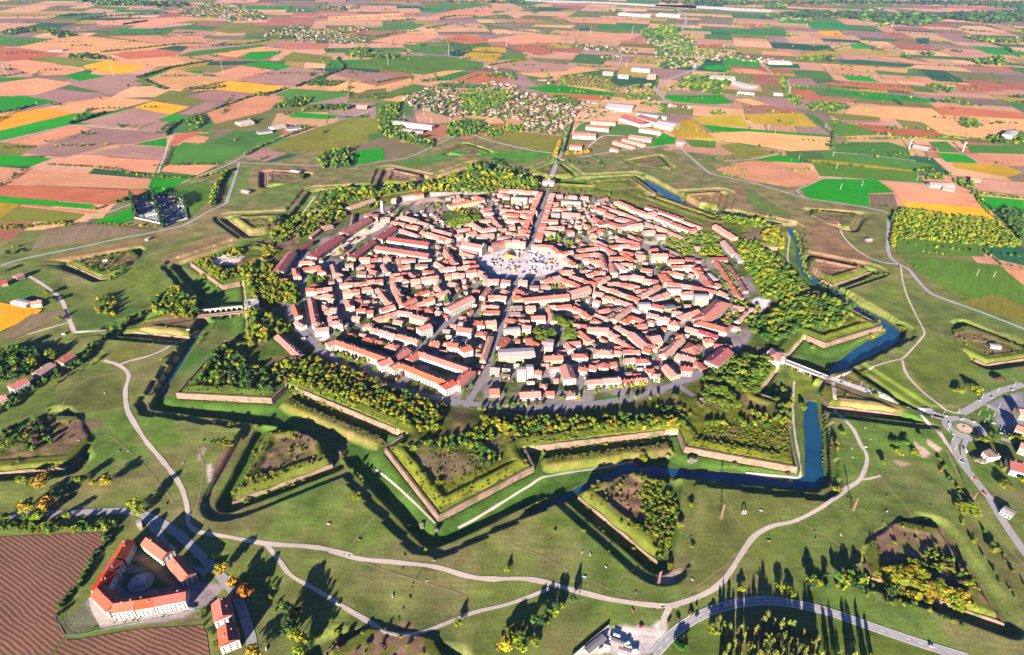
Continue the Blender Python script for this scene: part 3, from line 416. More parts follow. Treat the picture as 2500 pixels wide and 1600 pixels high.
FIELDS = """A
G 0,630 150,625 380,665 0,735
Y 0,755 290,705 480,740 0,855
G 0,855 590,722 640,740 470,800 430,820 0,920
S 290,705 620,628 1000,655 740,725 640,735 480,740
Y 870,705 1000,662 1240,700 1110,750
b 520,800 860,708 1190,760 1000,800 870,845
b 0,640 380,580 720,625 500,665 380,665 150,625
b 430,550 700,500 930,545 770,605 730,620
G 380,490 560,475 690,500 520,530
Y 540,430 720,390 960,440 790,490 600,465
S 960,515 1130,455 1510,520 1210,590 1080,580
Y 1240,600 1500,530 1890,570 1690,615 1400,585
b 1220,630 1410,585 1650,615 1500,665
o 990,645 1110,590 1260,605 1220,630 1350,660 1250,695
b 1170,745 1340,665 1430,670 1380,720 1230,750
s 1350,740 1680,620 1860,650 1750,720 1700,740 1400,810
G 1030,785 1130,745 1200,760 1170,800
b 910,845 1030,795 1140,800 1090,860
b 490,825 1080,865 1090,890 870,940 720,950 420,1030 130,1000 600,840
s 70,930 430,825 600,840 250,950
o 0,930 250,960 120,1000 0,980
G 0,1010 340,1035 210,1085 0,1085
G 870,945 1085,900 1085,960
b 560,1010 850,950 1080,965 1060,1050
s 320,1060 580,1020 1050,1050 1010,1130 700,1110
s 0,1090 1000,1170 960,1240 0,1200
r 0,1205 955,1245 900,1290 700,1340 0,1280
G 0,1285 600,1335 640,1370 0,1320
s 140,1335 640,1385 600,1400 130,1350
o 0,1420 140,1350 560,1400 480,1450 80,1450 0,1460
y 0,1325 130,1335 0,1430
G 990,1170 1260,1165 1040,1270 940,1290
G 590,1455 860,1360 870,1440 770,1470
m 1220,1200 1390,1200 1395,1280 1240,1420 1070,1270
g 1120,980 1200,930 1640,970 1500,1040 1400,1075 1100,1070
g 1360,935 1540,850 1850,870 1660,960
s 1050,1120 1090,1075 1420,1080 1290,1145
r 1100,960 1150,880 1330,850 1250,900
m 1255,880 1420,865 1360,895
s 1180,925 1270,890 1370,895 1330,935
o 1750,960 2060,840 2406,880 2406,930 2100,1000
b 1590,1030 1700,980 1880,1000 1740,1055
d 1730,1060 1880,1005 1950,1010 1790,1060
o 2050,840 2406,740 2406,860
G 1880,765 1930,735 2240,755 2110,780
S 1940,575 2090,550 2270,535 2406,580 2310,605
g 1790,620 1890,580 2250,600 2300,620 2010,680
b 1570,520 1910,435 2150,470 2060,510 1930,570 1640,540
s 1370,490 1570,430 1800,460 1540,520
o 1200,455 1350,425 1480,450 1410,475
G 1545,385 1660,335 1840,340 1820,355 1700,395
G 1570,425 1700,400 1900,430 1850,455
o 1820,395 1910,340 2170,370 2150,420
S 1350,360 1720,305 1920,330 1640,340 1540,375
g 1160,365 1260,335 1700,290 1750,300 1400,350 1200,375
r 720,355 1000,320 1190,340 1130,375 850,395
r 0,320 100,312 430,355 200,390 0,400
S 110,310 420,240 600,240 1140,300 960,330 700,350 500,345
g 0,235 350,255 150,300 0,295
s 700,240 1140,230 1500,270 1300,310 1140,300
g 1040,185 1230,165 1420,175 1390,205
o 1430,160 1640,150 1760,210 1500,220 1400,205
s 620,140 1200,110 1340,125 1000,170 640,165
y 1180,140 1380,110 1430,135
b 360,190 640,160 800,180 500,210
s 0,405 180,400 610,450 430,490 300,495 200,490
s 0,540 250,510 480,545 240,620 0,630
g 560,50 620,40 850,50 800,70
o 180,395 340,365 650,400 500,430
S 700,400 1110,370 1260,420 960,440
s 1100,380 1200,370 1500,385 1300,410
B
m 90,440 370,360 770,370 1020,410 1010,450 620,490 300,455
b 0,480 120,455 460,490 320,550
S 0,570 140,530 320,560 210,610 0,590
S 220,590 560,510 660,520 420,575
m 370,610 560,550 690,570 650,610 410,630
S 350,655 480,625 640,640 540,670
r 790,530 980,465 1110,480 1190,520 1060,545
S 610,495 760,465 900,460 740,500
g 780,490 900,470 930,480 830,497
k 790,340 930,325 880,370 800,365
y 890,370 930,340 1140,355 1080,410
m 1100,395 1160,350 1310,355 1270,385
r 1160,310 1380,305 1470,350 1390,365
y 950,310 1160,310 1170,345 940,335
S 1220,480 1650,440 1780,460 1400,510
b 1140,440 1310,400 1620,430 1560,465 1300,480
G 1280,575 1500,555 1880,610 1860,630 1430,605
r 1440,615 1830,625 1870,640 1750,655 1480,640
o 1010,895 1280,865 1530,895 1510,970 1450,990
G 160,1080 180,990 360,965 375,1045
e 170,960 350,900 620,965 380,1045 365,965 200,985
o 0,860 180,760 340,780 330,870 0,940
G 2200,620 2406,625 2406,680 2220,650
y 2240,870 2320,780 2406,790 2406,900 2290,895
G 2090,960 2190,870 2280,910 2240,940
s 270,270 560,210 750,235 560,295
r 740,255 880,225 1050,255 1040,280 900,290
s 1100,250 1300,225 1540,240 1500,280 1200,290
s 1470,215 1640,200 2040,230 1960,270 1740,265
g 240,190 520,150 640,160 560,195 300,205
o 1140,150 1590,145 1580,165 1190,160
S 0,110 500,85 480,130 0,140
s 640,115 940,40 1060,60 1100,100 700,130
g 590,45 950,20 1080,30 900,60 700,65
d 1230,75 1430,50 1590,60 1500,75
g 500,300 780,300 760,350 560,345
s 1500,110 1900,120 1880,160 1600,150
d 1640,185 1720,180 1720,205 1640,205
C
G 60,630 430,620 510,675 380,685 110,665
S 500,650 610,645 740,685 640,690
y 230,770 560,750 620,835 300,815
y 570,750 760,740 960,740 1060,835 650,810
G 290,815 500,835 1130,885 1130,895 600,870 370,860
y 110,900 250,800 400,910
S 350,870 600,860 1140,900 1150,980 880,990 400,910
G 0,910 130,900 130,940 0,950
m 190,915 400,920 390,970 240,960
o 420,950 520,935 800,1000 560,1040
G 640,1045 820,1010 960,1050 950,1070
s 500,1075 620,1050 980,1080 1060,1140 1070,1180 950,1220 870,1225 610,1180 390,1110
m 1020,1060 1690,1120 1760,1200 1070,1150
y 970,1045 1100,1045 1670,1110 1680,1125 1020,1060
g 1080,1000 1600,1040 1840,1080 1650,1110 1100,1045
G 950,1240 1100,1170 1450,1175 1560,1260 1390,1265 1400,1350 1010,1300
e 1390,1270 1560,1270 1580,1350 1420,1360
s 1480,1185 1900,1240 2050,1260 2130,1355 1600,1315 1550,1230
Y 1600,1320 2140,1360 2230,1440 1660,1385
g 1180,990 1220,930 1520,930 1650,970 1660,1040
g 1780,930 1900,925 1990,1000 1860,995
G 1830,1000 2020,1010 2110,1070 1900,1060
s 2040,1005 2406,1020 2406,1090 2130,1075
g 2030,950 2406,950 2406,1010 2060,1000
y 1940,1060 2300,1090 2406,1130 2300,1160 1960,1100
G 2080,1280 2406,1310 2406,1420 2160,1370
g 970,740 1060,760 1150,880 1130,870
m 1120,790 1200,785 1480,880 1200,895 1160,860
o 1090,735 1470,770 1460,790 1200,785
b 1200,785 1460,790 1480,800 1230,810
r 1270,810 1500,825 1880,870 1800,900 1480,875
S 1240,740 1310,690 1800,710 1900,780 1960,800 1990,910 1850,870 1740,800 1480,770
r 1810,710 1900,695 2406,740 2406,775 1870,750
S 1880,755 2406,780 2406,900 2180,900 1990,910 1900,800
G 1110,590 1160,585 1560,620 1810,650 1830,675 1640,660 1400,650
y 1160,580 1500,590 1520,610
r 1060,545 1250,535 1650,560 1690,600 1500,590
m 1640,560 1780,570 1850,610 1690,600
r 880,595 1010,590 1130,660 960,650
b 860,510 1020,515 1040,540 1090,580 880,560
G 1220,495 1380,500 1470,540 1260,525
d 1190,395 1330,390 1700,425 1660,440 1220,415
S 1390,370 1600,380 1860,430 1700,420
s 1130,440 1270,445 1380,495 1210,490
S 1020,425 1330,430 1650,450 1640,480 1300,450
G 310,435 480,420 490,460 340,460
o 490,430 700,440 640,455
s 490,450 640,455 780,490 540,480
d 700,415 930,420 950,450 750,445
Y 1060,205 1200,205 1240,240 1080,235
G 1270,295 1340,285 1450,325 1290,320
y 940,355 1100,330 1240,350 960,370
r 260,290 440,290 430,315 270,315
s 690,335 890,345 900,370 700,360
r 560,170 650,155 720,170 700,185
d 1700,250 1790,250 1780,290 1710,285
s 1450,515 1650,500 2000,560 1800,550
r 1950,550 2120,560 2300,600 2000,600
D
Y 0,610 280,655 230,700 0,800
e 0,830 200,690 420,655 450,720 330,740 100,840 0,850
F
m 1570,185 2100,235 2150,310 1580,300
m 1620,310 1900,330 2250,370 2406,470 2406,730 2100,620 1750,430 1640,350
s 2270,390 2406,400 2406,500
d 2130,235 2406,250 2406,370 2240,330
o 1960,600 2080,580 2250,560 2406,640 2406,740 2200,680
A
e 300,1500 560,1450 800,1480 1040,1510 850,1540 300,1540
D
e 280,150 420,120 700,115 960,140 700,190 400,240 200,280"""
zi = .25; cur = None
for ln_ in FIELDS.split("\n"):
    if len(ln_) == 1: cur = ln_; continue
    c_, p_ = ln_.split(" ", 1); P = pts(cur + " " + p_); base = np.array(PAL[c_]) * RNG.uniform(.88, 1.12) * RNG.uniform(.95, 1.05, 3)
    sheet("field", P, zi, CROP, tuple(base)); zi += .006
for p_ in ("G -20,770 720,735 690,830 560,1010 440,1170 360,1290 430,1410 330,1540 -20,1540", "G 500,1440 900,1370 1320,1345 1350,1400 1370,1560 330,1560 430,1440"):
    sheet("ploughed_field", pts(p_), .3, FUR, ang=R(-28) if "720" in p_ else R(-20))
# the patchwork of the plain beyond the traced fields
def patchwork():
    V = []; Q = []; C = []; uvs = []; segs = []
    pal = [('s', 22), ('S', 24), ('b', 12), ('r', 9), ('G', 3), ('g', 8), ('o', 11), ('y', 5), ('d', 3), ('e', 8)]; ks = [k for k, n in pal]; ps = np.array([n for k, n in pal], float); ps /= ps.sum()
    for side, ang in ((0, R(12)), (1, R(-14))):
        c, s = math.cos(ang), math.sin(ang)
        def rec(x0, x1, y0, y1):
            lx, ly = x1 - x0, y1 - y0; mx, my = (x0 + x1) / 2, (y0 + y1) / 2; wx, wy = mx * c - my * s, mx * s + my * c
            far = math.hypot(wx, wy)
            if max(lx, ly) < 900 and (abs(wx) > wy * .95 + 700 or wy < 200 or wy > 9800): return
            if lx * ly > RNG.uniform(2.0e4, 9e4) * (1 + max(0, far - 3000) / 3500) or max(lx, ly) > 900:
                t = RNG.uniform(.33, .67)
                if lx > ly * RNG.uniform(.5, 2.2): m = x0 + lx * t; rec(x0, m, y0, y1); rec(m, x1, y0, y1)
                else: m = y0 + ly * t; rec(x0, x1, y0, m); rec(x0, x1, m, y1)
                return
            if (wx < 150) != (side == 0) or math.hypot(wx - CX, wy - CY) < 960 or wy < 720: return
            g_ = 2.5; q = [(x0 + g_, y0 + g_), (x1 - g_, y0 + g_), (x1 - g_, y1 - g_), (x0 + g_, y1 - g_)]; W = [(a * c - b * s, a * s + b * c) for a, b in q]
            k = len(V); V.extend([(a, b, .1 + .04 * side) for a, b in W]); Q.append((k, k + 1, k + 2, k + 3))
            pp = ps.copy(); gr = vnoise(np.array([wx]), np.array([wy]), 900, 41)[0]
            if gr > .6: pp[[4, 5, 6, 8]] *= 2.0
            col = np.array(PAL[RNG.choice(ks, p=pp / pp.sum())]); col = (col * .82 + col.mean() * .18) * RNG.uniform(.78, 1.1); C.extend([col] * 4)
            uvs.extend(q if lx > ly else [(b, a) for a, b in q])
            if RNG.random() < .30: segs.append((W[0], W[1]) if RNG.random() < .6 else (W[1], W[2]))
        rec(-9000, 9000, -2500, 11500)
    o = big("fields", V, Q, CROP, C); tag(o, kind="structure"); uv = o.data.uv_layers.new(name="rows"); uv.data.foreach_set("uv", np.array(uvs, np.float32).ravel()); return segs
HEDGE_SEGS = patchwork()

ASPH = simple("asphalt", (.23, .21, .215), .2, .3); GRAV = simple("gravel", (.34, .275, .24), .22, .5); STRT = simple("street_paving", (.16, .14, .16), .2, .4); LINE = simple("road_paint", (.7, .7, .68), .1)
def ribbon(name, P, width, mat, zo=.22, step=6.0, drape=True, smooth=True, jag=0.0):
    P = catmull(P, step) if smooth else np.asarray(P); d = np.gradient(P, axis=0); d /= np.maximum(np.hypot(d[:, 0], d[:, 1]), 1e-6)[:, None]; nrm = np.stack([-d[:, 1], d[:, 0]], 1)
    wv = width / 2 * (1 + (jag * (vnoise(P[:, 0], P[:, 1], 14, 77) - .5) if jag else 0)); wv = np.broadcast_to(wv, (len(P),))
    L = [P + nrm * (wv * t)[:, None] for t in (1, .33, -.33, -1)]; A = np.stack(L, 1).reshape(-1, 2)
    z = terrain(A[:, 0], A[:, 1]) + zo if drape else np.full(len(A), zo)
    n = len(P); i = np.arange(n - 1)[:, None] * 4 + np.arange(3)[None]; i = i.ravel()
    o = big(name, np.column_stack([A, z]), np.stack([i, i + 1, i + 5, i + 4], -1)[:, ::-1], mat); tag(o, kind="structure"); return o
ROADS = [("A 300,1540 560,1440 860,1330 1260,1165 1480,1080 1590,1020 1720,950 2020,850 2406,730", 7, 0), ("A 1560,1060 1540,1140 1490,1290 1470,1330 1350,1390 1200,1470 1060,1505 900,1540 D 900,165 600,230 160,320 0,370", 7, 0),
 ("A 1560,1062 1700,1070 2000,1080 2200,1088 2406,1075 B 330,1060 520,1030 800,905 900,880", 6, 0), ("B 700,910 900,882 960,885 1100,930 1350,985 1480,1000", 6, 1), ("B 1640,1030 1900,985 2090,965 2250,950 C 100,955 150,960 280,1070 380,1140 600,1185 800,1240 970,1290 1250,1335 1420,1365 1500,1385 1545,1420 1540,1500 F 1525,60 1520,160 1520,270 1560,340 1650,390 1700,450 1790,540 1900,590 2100,660 2406,780 2480,810", 7.5, 0),
 ("C 970,1285 930,1240 1060,1190 1110,1160 1450,1175 1900,1225", 6, 0), ("B 1440,1215 1470,1130 1530,970 1590,790 1620,690", 13, 0), ("B 2150,690 2200,655 2140,580 2180,540 2406,450", 14, 0), ("C 250,450 310,410 290,370", 12, 0), ("C 140,60 190,100 200,140 170,200", 16, 0),
 ("A 0,930 430,825 490,820 800,845 1110,865 1120,880 1090,960 1080,1000 1030,1130", 6, 1), ("B 600,355 780,365 950,395 1030,420 1040,450", 9, 0), ("C 1160,995 1400,1015 1700,1050", 5, 1), ("C 1690,980 1860,995 2020,1010 2120,1070", 5, 1), ("B 1600,870 1620,830 1700,790 1900,760", 6, 1), ("B 1700,960 1800,890 1950,890", 7, 1),
 ("C 680,400 720,440 770,490", 7, 1), ("C 450,1050 640,1040 830,1000", 4, 1), ("A 2406,740 B 60,790 300,715", 6, 0), ("B 1900,440 1920,360 1920,320", 9, 0), ("C 860,515 880,570 870,610", 9, 1), ("C 2060,1250 2200,1290", 4, 1),
 ("F 1190,90 1230,180 1320,270 1450,340 1600,362", 4, 1), ("F 1600,362 1610,450 1640,560 1700,690 1750,800 1740,840 1620,970 1580,985 1500,1005 1400,1040", 3, 1), ("F 1610,990 1640,1080 1750,1200 1900,1310 2000,1330", 4, 1), ("F 865,130 880,170 870,260 880,330 980,450", 3, 1),
 ("F 1160,1130 1170,1250 1230,1370 1290,1440 1340,1540 I 1375,230 1375,300 1330,400 1250,455 1170,520 1050,600 900,670 760,700 650,760 580,850 500,980 440,1060 330,1140 130,1215 0,1225 H 2300,1222 2100,1218 1850,1180 1600,1115 1400,1060 1250,1040 1050,1045 900,1025 700,970 450,940 200,910 0,855 G 2300,890 2150,850 2000,830 1750,815 1500,775 1300,740 1235,690", 5.2, 1),
 ("F 1730,1340 1830,1440 1900,1540 I 1850,80 1920,190 1980,270", 4, 1), ("G 1300,745 1235,690 1220,560 1170,420 1060,270 950,140 860,0 D 830,1300 820,1180 840,1080 780,1020 680,985", 5.5, 1), ("D 790,1010 850,990 1000,950 1120,890 1200,820 1240,790", 4, 1), ("G 1740,820 1820,920 1900,1020 2060,1110 2200,1200 2300,1260 2406,1330 H 100,1230 250,1310 380,1400 450,1420 600,1400 750,1345 880,1290 1000,1250 1200,1200 1450,1105", 4, 1), ("H 2230,1230 2200,1300 2180,1380", 7, 1), ("I 1330,400 1400,390 1470,370", 3, 1),
 ("G -40,635 300,620 600,605 850,600 1000,650 1150,740 1300,880 1400,980 1500,1090 1560,1190 1600,1300 1640,1440 1650,1560", 9, 0), ("D 180,430 310,510 400,590 440,690 485,800", 6, 1), ("D 180,815 300,780 440,740", 4, 1), ("D 480,805 690,790", 4, 1), ("I -10,1540 130,1390 300,1280 480,1215 700,1185 900,1205 1100,1250 1300,1315 1500,1385 1750,1470 2050,1560", 9.5, 0),
 ("F 1110,1095 1300,1160 1640,1280 1800,1340 1900,1370", 9, 0), ("v 1740,700 1880,620 2000,540 2150,460 2406,390", 11, 0), ("v 2060,930 2200,980 2300,1010", 8, 0), ("v 1700,960 1660,1040 1690,1150 1770,1270 1900,1430 2000,1560 I 2180,510 2230,600 2320,740 2440,910", 9, 0), ("v 1790,980 1760,1060 1770,1180 1810,1290", 6, 0), ("v 1640,760 1500,720 1350,690", 10, 0), ("v 1990,600 2100,660 2180,700", 7, 0),
 ("p 45,745 340,580 420,510 570,330 680,190", 4, 1), ("H 850,680 1000,600 1300,420 1450,340 1800,285 2000,245", 3, 1), ("H 700,660 560,520 400,370 300,290", 2.5, 1), ("I 600,320 880,345 950,350 955,280 920,100 F 905,1300 915,1090", 3, 1), ("F 1160,1110 1250,1080 1290,1050", 3, 1)]
for p_, wd_, gr_ in ROADS:
    ribbon("path" if gr_ else "road", pts(p_), wd_, GRAV if gr_ else ASPH, .24 if gr_ else .28, jag=.5 if gr_ else 0)
TRK = simple("worn_grass", (.16, .125, .065), .3, .3)
for p_, wd_ in (("H 2100,1225 1700,1050 1400,900 1150,800", 1.6), ("H 100,880 400,1000 700,1090 900,1150", 1.4), ("H 600,400 300,650 150,830", 1.2), ("G 1290,180 1330,330 1290,560 1250,680", 2.2), ("G 600,20 900,260 1150,560", 1.3), ("I 900,660 1100,760 1300,900 1420,960", 1.5), ("I 1370,250 1500,420 1650,600 1700,760", 1.4), ("I 640,760 560,700 480,560 440,470", 1.3), ("I 1900,200 2000,400 2200,700 2406,960", 2.0), ("F 1640,560 1500,640 1420,720", 1.6), ("F 1750,800 1900,830 2130,880", 1.8), ("D 850,1060 600,1100 440,1220 380,1400", 1.4), ("D 1030,340 1100,220 1250,120", 1.5), ("D 700,420 900,540 1080,600", 1.3), ("H 2400,760 2100,900 1900,1060", 1.2), ("I 130,1210 400,1000 640,840", 1.3), ("C 380,1150 620,1230 800,1340 950,1400", 3), ("A 1640,1300 1850,1250 1990,1190", 2.5)): ribbon("track", pts(p_), wd_, TRK, .2, jag=.6)
STREETS = [("E 900,1290 935,1230 1000,1130 1050,1010 1100,860 1150,720 1190,580 1225,480", 9), ("q 1290,960 1340,780 1400,580 1470,340 1540,110", 9), ("s 880,-330 940,-150 1010,60 1110,430", 10), ("p 1520,1090 1640,1290 1760,1540 s 1790,250", 9), ("p 2200,1080 2300,1240 2406,1420 t 300,230", 9), ("t 1580,420 1680,580 1780,780 1900,1080 1990,1300", 8), ("u 0,440 290,480 520,680 740,850 880,1030 1010,1200 1300,1450", 8), ("u 300,450 520,240 840,0 r 900,1360", 8), ("u 760,830 1000,600 1250,450 1500,230 1650,100", 8), ("q 1740,1000 2000,940 2220,890", 8), ("q 2230,900 2290,1080 2330,1250 u 60,80 540,190 750,170", 7), ("t 300,400 150,540 -30,700 s 1980,790", 8), ("s 1110,450 1400,560 1750,690 1980,790", 8), ("q 1260,1290 1150,1290 1050,1280", 9), ("q 830,340 900,450 960,560 1020,660", 8), ("u 530,200 780,310 1130,450", 7), ("u 1260,460 1500,560 1640,620 1900,760", 8), ("r 100,940 180,1180 190,1240", 7), ("r 700,900 780,1150 860,1370", 7), ("s 560,150 600,340 640,560 760,680", 8), ("s 1600,-20 1700,120 1780,250 2100,360", 8)]
for p_, wd_ in STREETS: ribbon("street", pts(p_), wd_, STRT, .16)
ring_ = [[CX + 432 * math.cos(R(PH + t_)), CY + 432 * math.sin(R(PH + t_))] for t_ in range(-62, 62, 4)]
ribbon("street", ring_, 11, STRT, .18)
# centre line on the asphalt road and kerbs of the roundabout
cl = catmull(pts("I -10,1540 130,1390 300,1280 480,1215 700,1185 900,1205 1100,1250 1300,1315 1500,1385 1750,1470 2050,1560"), 2.0); mb = MB()
for off in (0, 4.2, -4.2):
    d_ = np.gradient(cl, axis=0); d_ /= np.hypot(d_[:, 0], d_[:, 1])[:, None]; nn = np.stack([-d_[:, 1], d_[:, 0]], 1); Q_ = cl + nn * off
    zz_ = terrain(Q_[:, 0], Q_[:, 1]) + .36
    for i in range(0, len(Q_) - 3, 5 if off == 0 else 2):
        a_, b_ = Q_[i], Q_[i + 2]; h_ = .14
        mb.add([(*(a_ + nn[i] * h_), zz_[i]), (*(a_ - nn[i] * h_), zz_[i]), (*(b_ - nn[i + 2] * h_), zz_[i + 2]), (*(b_ + nn[i + 2] * h_), zz_[i + 2])], [(0, 1, 2, 3)])
tag(mb.build("road_marking", LINE), kind="structure")

